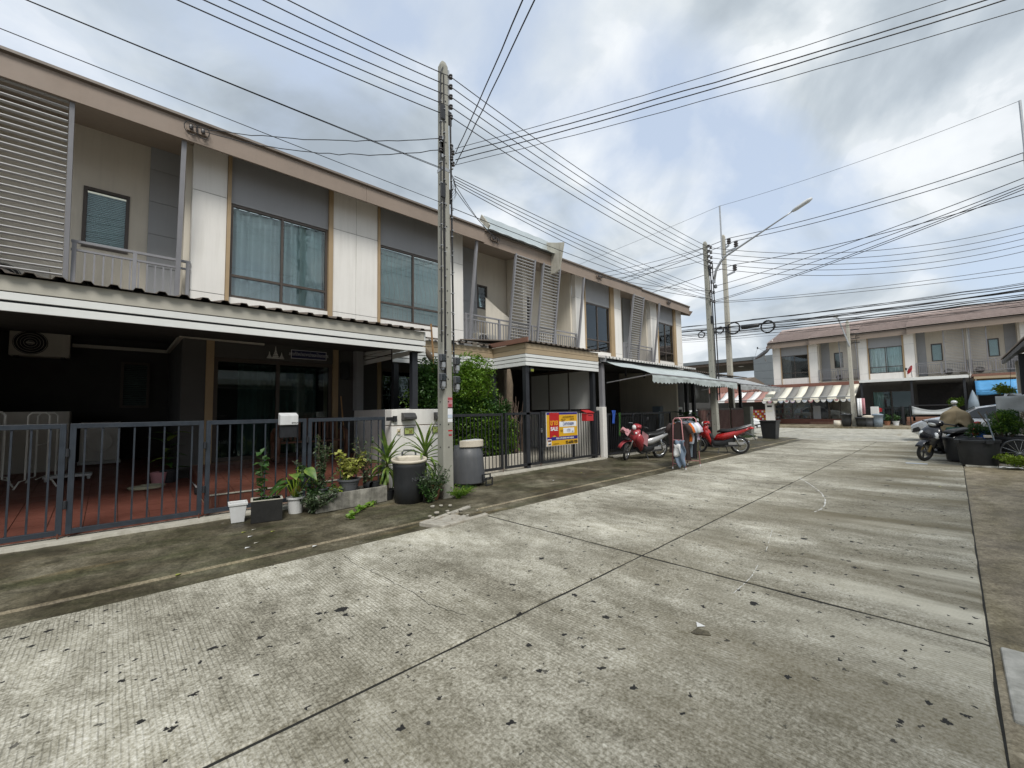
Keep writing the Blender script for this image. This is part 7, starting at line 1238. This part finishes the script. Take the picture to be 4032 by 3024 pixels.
for r_ in range(4):
    for k in range(6): obj(MB().box(40.44, 40.495, 11.14+k*.17, 11.27+k*.17, .45+r_*.21, .60+r_*.21), 'packet', ('sign_yellow', 'red_plastic', 'stripe_white')[(k*2+r_) % 3], rdp)
obj(MB().box(40.4, 41, 11.1, 15.2, .1, .39), 'bench_base', 'wood_step', rdp)
lsh = thing('low_shop', 'dark low shop behind the brown and white awning', 'shop', (42.5, 13.4, .1)); obj(MB().box(42.2, 46, 11.2, 24, .1, 2.95), 'wall', 'ground_floor_grey', lsh); obj(corrugated(0, 12.8, [(0, 0), (3.5, .7)], .3, .06), 'roof', 'brick_band', lsh, solid=.01, world=False).matrix_local = Matrix.Translation(Vector((42.0, 24, 2.9))-woff(lsh)) @ Matrix.Rotation(R(-90), 4, 'Z')
# canopy, fence and frontage of the middle far house
c2 = thing('carport_canopy', 'long white-edged carport canopy of the middle far house', 'canopy', (41.5, 2.0, 3.2)); obj(MB().prism([(40.1, 3.22), (40.1, 3.34), (42.95, 3.42), (42.95, 3.25)], 'y', -.72, 4.75), 'roof', 'sheet_brown', c2) if False else obj(MB().box(40.1, 42.95, -.72, 4.72, 3.30, 3.40), 'roof', 'sheet_white', c2); obj(MB().box(40.05, 40.12, -.75, 4.75, 3.20, 3.36), 'edge', 'white_board', c2)
for y in (-.6, 1.9, 4.6): obj(MB().box(40.2, 40.32, y, y+.12, .1, 3.29), 'post', 'dark_post', c2)
f2 = thing('low_fence', 'dark low fence in front of the middle far house', 'fence', (39.6, 3.2, .1))
for z in (.3, 1.28): obj(MB().box(39.58, 39.63, 2.5, 4.7, z, z+.05), 'rail', 'black_metal', f2)
me = mesh(MB().box(-.012, .012, -.012, .012, 0, .94), 'bar', 'black_metal')
for k in range(18): inst('bar', me, f2, (39.605, 2.55+k*.125, .35))
obj(MB().box(39.55, 39.7, 2.40, 2.52, .1, 1.4), 'post', 'black_metal', f2)
stp = thing('porch_steps', 'brown tiled porch steps of the middle far house', 'steps', (40, 1.0, .1))
for k in range(2): obj(MB().box(39.7+k*.5, 42.9, -.7, 2.35, .1+k*.28, .37+k*.28), 'step', 'wood_step', stp, bev=.02)
rlb = thing('red_letterbox', 'red letterbox on the dark fence of the middle far house', 'letterbox', (39.5, 3.75, 1.15)); obj(MB().box(39.4, 39.57, 3.55, 3.98, 1.05, 1.22), 'box', 'red_plastic', rlb); obj(MB().prism([(3.5, 1.221), (4.03, 1.221), (3.9, 1.32), (3.63, 1.32)], 'x', 39.36, 39.6), 'roof', 'red_plastic', rlb)
wb = thing('hung_banner', 'white cloth banner sagging on a rail before the dark garage', 'banner', (39.4, .9, .6)); obj(MB().sheet([[(39.4+.03*math.sin(j), 2.0-.16*i, 1.42-(.30*math.sin(math.pi*i/13)*(1-j/6))-.10*j) for i in range(14)] for j in range(7)]), 'cloth', 'tarp_white', wb, smooth=True, solid=.01); obj(MB().tube([(39.42, -.1, 1.45), (39.42, 2.1, 1.45)], .03, 6), 'rail', 'black_metal', wb)
for y in (-.1, 2.1): obj(MB().tube([(39.42, y, .1), (39.42, y, 1.45)], .03, 6), 'post', 'black_metal', wb)
gts = thing('topiary_plant', 'bright green bush in the dark garage behind the silver car', 'plant', (41.0, -.1, .65)); rnd = random.Random(19); lf = MB(); leaves(lf, blob(rnd, (41.0, -.15, 1.6), (.35, .45, .42), 900, 9, .5), .12, rnd); obj(lf, 'foliage', 'leaf_bright', gts, kind='stuff'); obj(MB().tube([(41, -.15, .65), (41, -.15, 1.4)], .05, 6), 'trunk', 'bark', gts)
for k in range(2): pt_ = thing('potted_plant', ('small potted plant at the left of the far dark fence', 'small potted plant at the right of the far dark fence')[k], 'potted plant', (39.3, 3.3-k*.45, .1), group='small pots at the far fence'); roundpot(pt_, .14, .18, .3, ('terracotta', 'plastic_white')[k]); stems(pt_, (0, 0, .25), 8, .55, .3, 10, .16, 'leaf_mid', 60+k)
# blue tarpaulin frontage
bt = thing('blue_tarpaulin', 'bright blue tarpaulin hung as an awning at the right far house', 'tarpaulin', (40, -1.8, 2.2)); obj(MB().sheet([[(40.2-.12*j+.02*math.sin(i), -1.0-.22*i, 2.97-.13*j-.03*math.sin(i*1.3)*(j/5)) for i in range(9)] for j in range(6)]), 'sheet', 'tarp_blue', bt, smooth=True, solid=.01); obj(MB().sheet([[(39.6+.03*math.sin(i*1.7), -1.0-.22*i, 2.32-.09*j-.03*math.sin(i*1.1)) for i in range(9)] for j in range(4)]), 'skirt', 'tarp_blue', bt, smooth=True, solid=.01)
obj(MB().box(40.22, 42.9, -3.6, -.98, 3.10, 3.25), 'beam', 'tan_board', bt); obj(MB().box(40.3, 42.9, -3.6, -.9, 3.26, 3.42), 'roof_edge', 'brown_flash', bt)
for y in (-1.05, -3.3): obj(MB().tube([(40.3, y, .1), (40.3, y, 3.1)], .04, 6), 'post', 'galv', bt)
cvt = thing('folded_parasol', 'folded pale blue parasol beside the blue tarpaulin', 'parasol', (39.6, -.85, .1)); obj(MB().lathe([(.02, 0), (.02, .9), (.28, 1.0), (.22, 1.6), (.08, 2.1), (.02, 2.25), (0, 2.3)], 12, (0, 0, 0)), 'canopy', 'plastic_blue_grey', cvt, smooth=True, world=False)
# bins and small things by the far pole
for k, (nm, lb, y, r, h, mt) in enumerate((('wicker_basket', 'pale wicker basket at the foot of the far pole', 5.6, .24, .42, 'plastic_cream'), ('lidded_bin', 'black lidded bin left of the far pole', 5.12, .30, .85, 'plastic_black'), ('lidded_bin', 'dark low bin right of the far pole', 4.30, .36, .62, 'plastic_black'), ('lidded_bin', 'dark bin with cream lid right of the far pole', 3.95, .3, .62, 'plastic_grey'), ('lidded_bin', 'tall blue-grey bin right of the far pole', 3.50, .28, .82, 'plastic_blue_grey'))):
    t = thing(nm, lb, 'basket' if k == 0 else 'bin', (36.3, y, .1), group=None if k == 0 else 'bins by the far pole'); obj(MB().lathe([(r*.8, 0), (r*.9, h*.5), (r, h*.92), (r*1.06, h*.92), (r*1.06, h), (r*.6, h*1.05), (0, h*1.05)] if k else [(r*.7, 0), (r, h*.4), (r*.9, h), (r*.8, h*.9), (0, h*.3)], 18, (0, 0, 0), True, False), 'body', mt, t, smooth=True, world=False)
    if k == 3: obj(MB().lathe([(.34, .62), (.36, .70), (.2, .76), (0, .76)], 16, (0, 0, 0), False, False), 'lid', 'plastic_cream', t, world=False)
lnd = thing('hanging_towels', 'pink and white towels hung on the far pole', 'towels', (36.4, 4.45, 1.0))
for k, m_ in enumerate(('cloth_pink', 'cloth_white')): obj(wavy(4.1+k*.16, 4.45+k*.05, .95-.1*k, 2.0, 36.38-.06*k, .03, .12, k, ax='y'), 'towel', m_, lnd, smooth=True, solid=.01)
cbx2 = tag(obj(MB().box(37.4, 37.9, 3.55, 3.95, .1, 1.42), 'white_cabinet', 'appliance_white', bev=.02), 'white cabinet standing behind the far bins', 'cabinet')
# satellite dishes
def dish(label, c, r, mat, aim, tilt):
    t = thing('satellite_dish', label, 'satellite dish', c, group='satellite dishes'); mb = MB().lathe([(0, 0), (r*.4, r*.04), (r*.75, r*.15), (r, r*.28)], 22, (0, 0, 0), False, False); o = obj(mb, 'dish', mat, t, smooth=True, solid=.01, world=False); o.rotation_euler = (0, tilt, aim)
    M_ = o.matrix_basis.to_3x3() if False else Matrix.Rotation(aim, 3, 'Z') @ Matrix.Rotation(tilt, 3, 'Y'); f = M_ @ Vector((0, 0, r*.9))
    for a in (0, 2.1, 4.2): obj(MB().tube([tuple(M_ @ Vector((r*.95*math.cos(a), r*.95*math.sin(a), r*.26))), tuple(f)], .012, 5), 'strut', 'galv', t, world=False)
    obj(MB().lathe([(0, -.1), (.06, -.08), (.06, .08), (0, .1)], 8, tuple(f)), 'feed_horn', 'plastic_black', t, world=False); obj(MB().tube([(0, 0, 0), (.1, 0, -.35), (.5, 0, -.55)], .03, 6), 'mount', 'galv', t, world=False); return t
p = at(3010, 1398, X=42.6); dish('dark mesh satellite dish on the left end of the far row', tuple(p), .95, 'dish_mesh', R(120), R(38)); p = at(3588, 1458, X=42.2); dish('small red satellite dish on the middle far house wall', tuple(p), .34, 'red_plastic', R(110), R(70))
# grey canopy building behind
gb_ = thing('canopy_building', 'grey flat-roofed station canopy far behind the tall pole', 'building', (66, 22, 0)); obj(MB().box(62, 76, 18.2, 40, 7.9, 8.35), 'roof_slab', 'grey_clad', gb_); obj(MB().box(62.3, 76, 18.25, 40, 7.55, 7.89), 'ceiling', 'ceiling_brown', gb_)
for k, (x, y) in enumerate(((66, 21), (66, 25), (70, 20), (70, 24), (66, 29))): obj(MB().lathe([(.35, 0), (.35, .06)], 10, (x, y, 7.48)), 'ceiling_lamp', 'lamp_glass', gb_)
for y in range(7): obj(MB().box(61.9, 76, 15.9, 18.15, 1.2+y*1.02, 2.2+y*1.02), 'cladding_panel', 'grey_clad', gb_)
for x, y in ((64, 34), (74, 20), (74, 34)): obj(MB().box(x, x+.5, y, y+.5, 0, 7.6), 'column', 'grey_clad', gb_)
lr = thing('low_roof', 'dark low roof in front of the station canopy', 'roof', (56, 24, 0)); obj(MB().prism([(54, 4.6), (58, 5.3), (62, 4.6), (62, 4.2), (54, 4.2)], 'y', 17, 36), 'roof', 'ceiling_brown', lr); obj(MB().box(54.3, 61.5, 17.2, 36, 0, 4.19), 'wall', 'cream_wall', lr)
for k, (x, y, h, r) in enumerate(((60, 30, 5.0, 1.8), (72, 14, 4.5, 2.0))):
    tr_ = thing('far_tree', ('green tree top behind the tall pale pole', 'green tree behind the far striped shop')[k], 'tree', (x, y, 0)); obj(MB().tube([(x, y, 0), (x, y, h*.6)], [.15, .1], 8), 'trunk', 'bark', tr_); rnd = random.Random(k+5); lf = MB(); leaves(lf, blob(rnd, (x, y, h*.75), (r, r, r*.7), 1500, 14, .4), .3, rnd); obj(lf, 'crown', 'leaf_mid', tr_, kind='stuff')
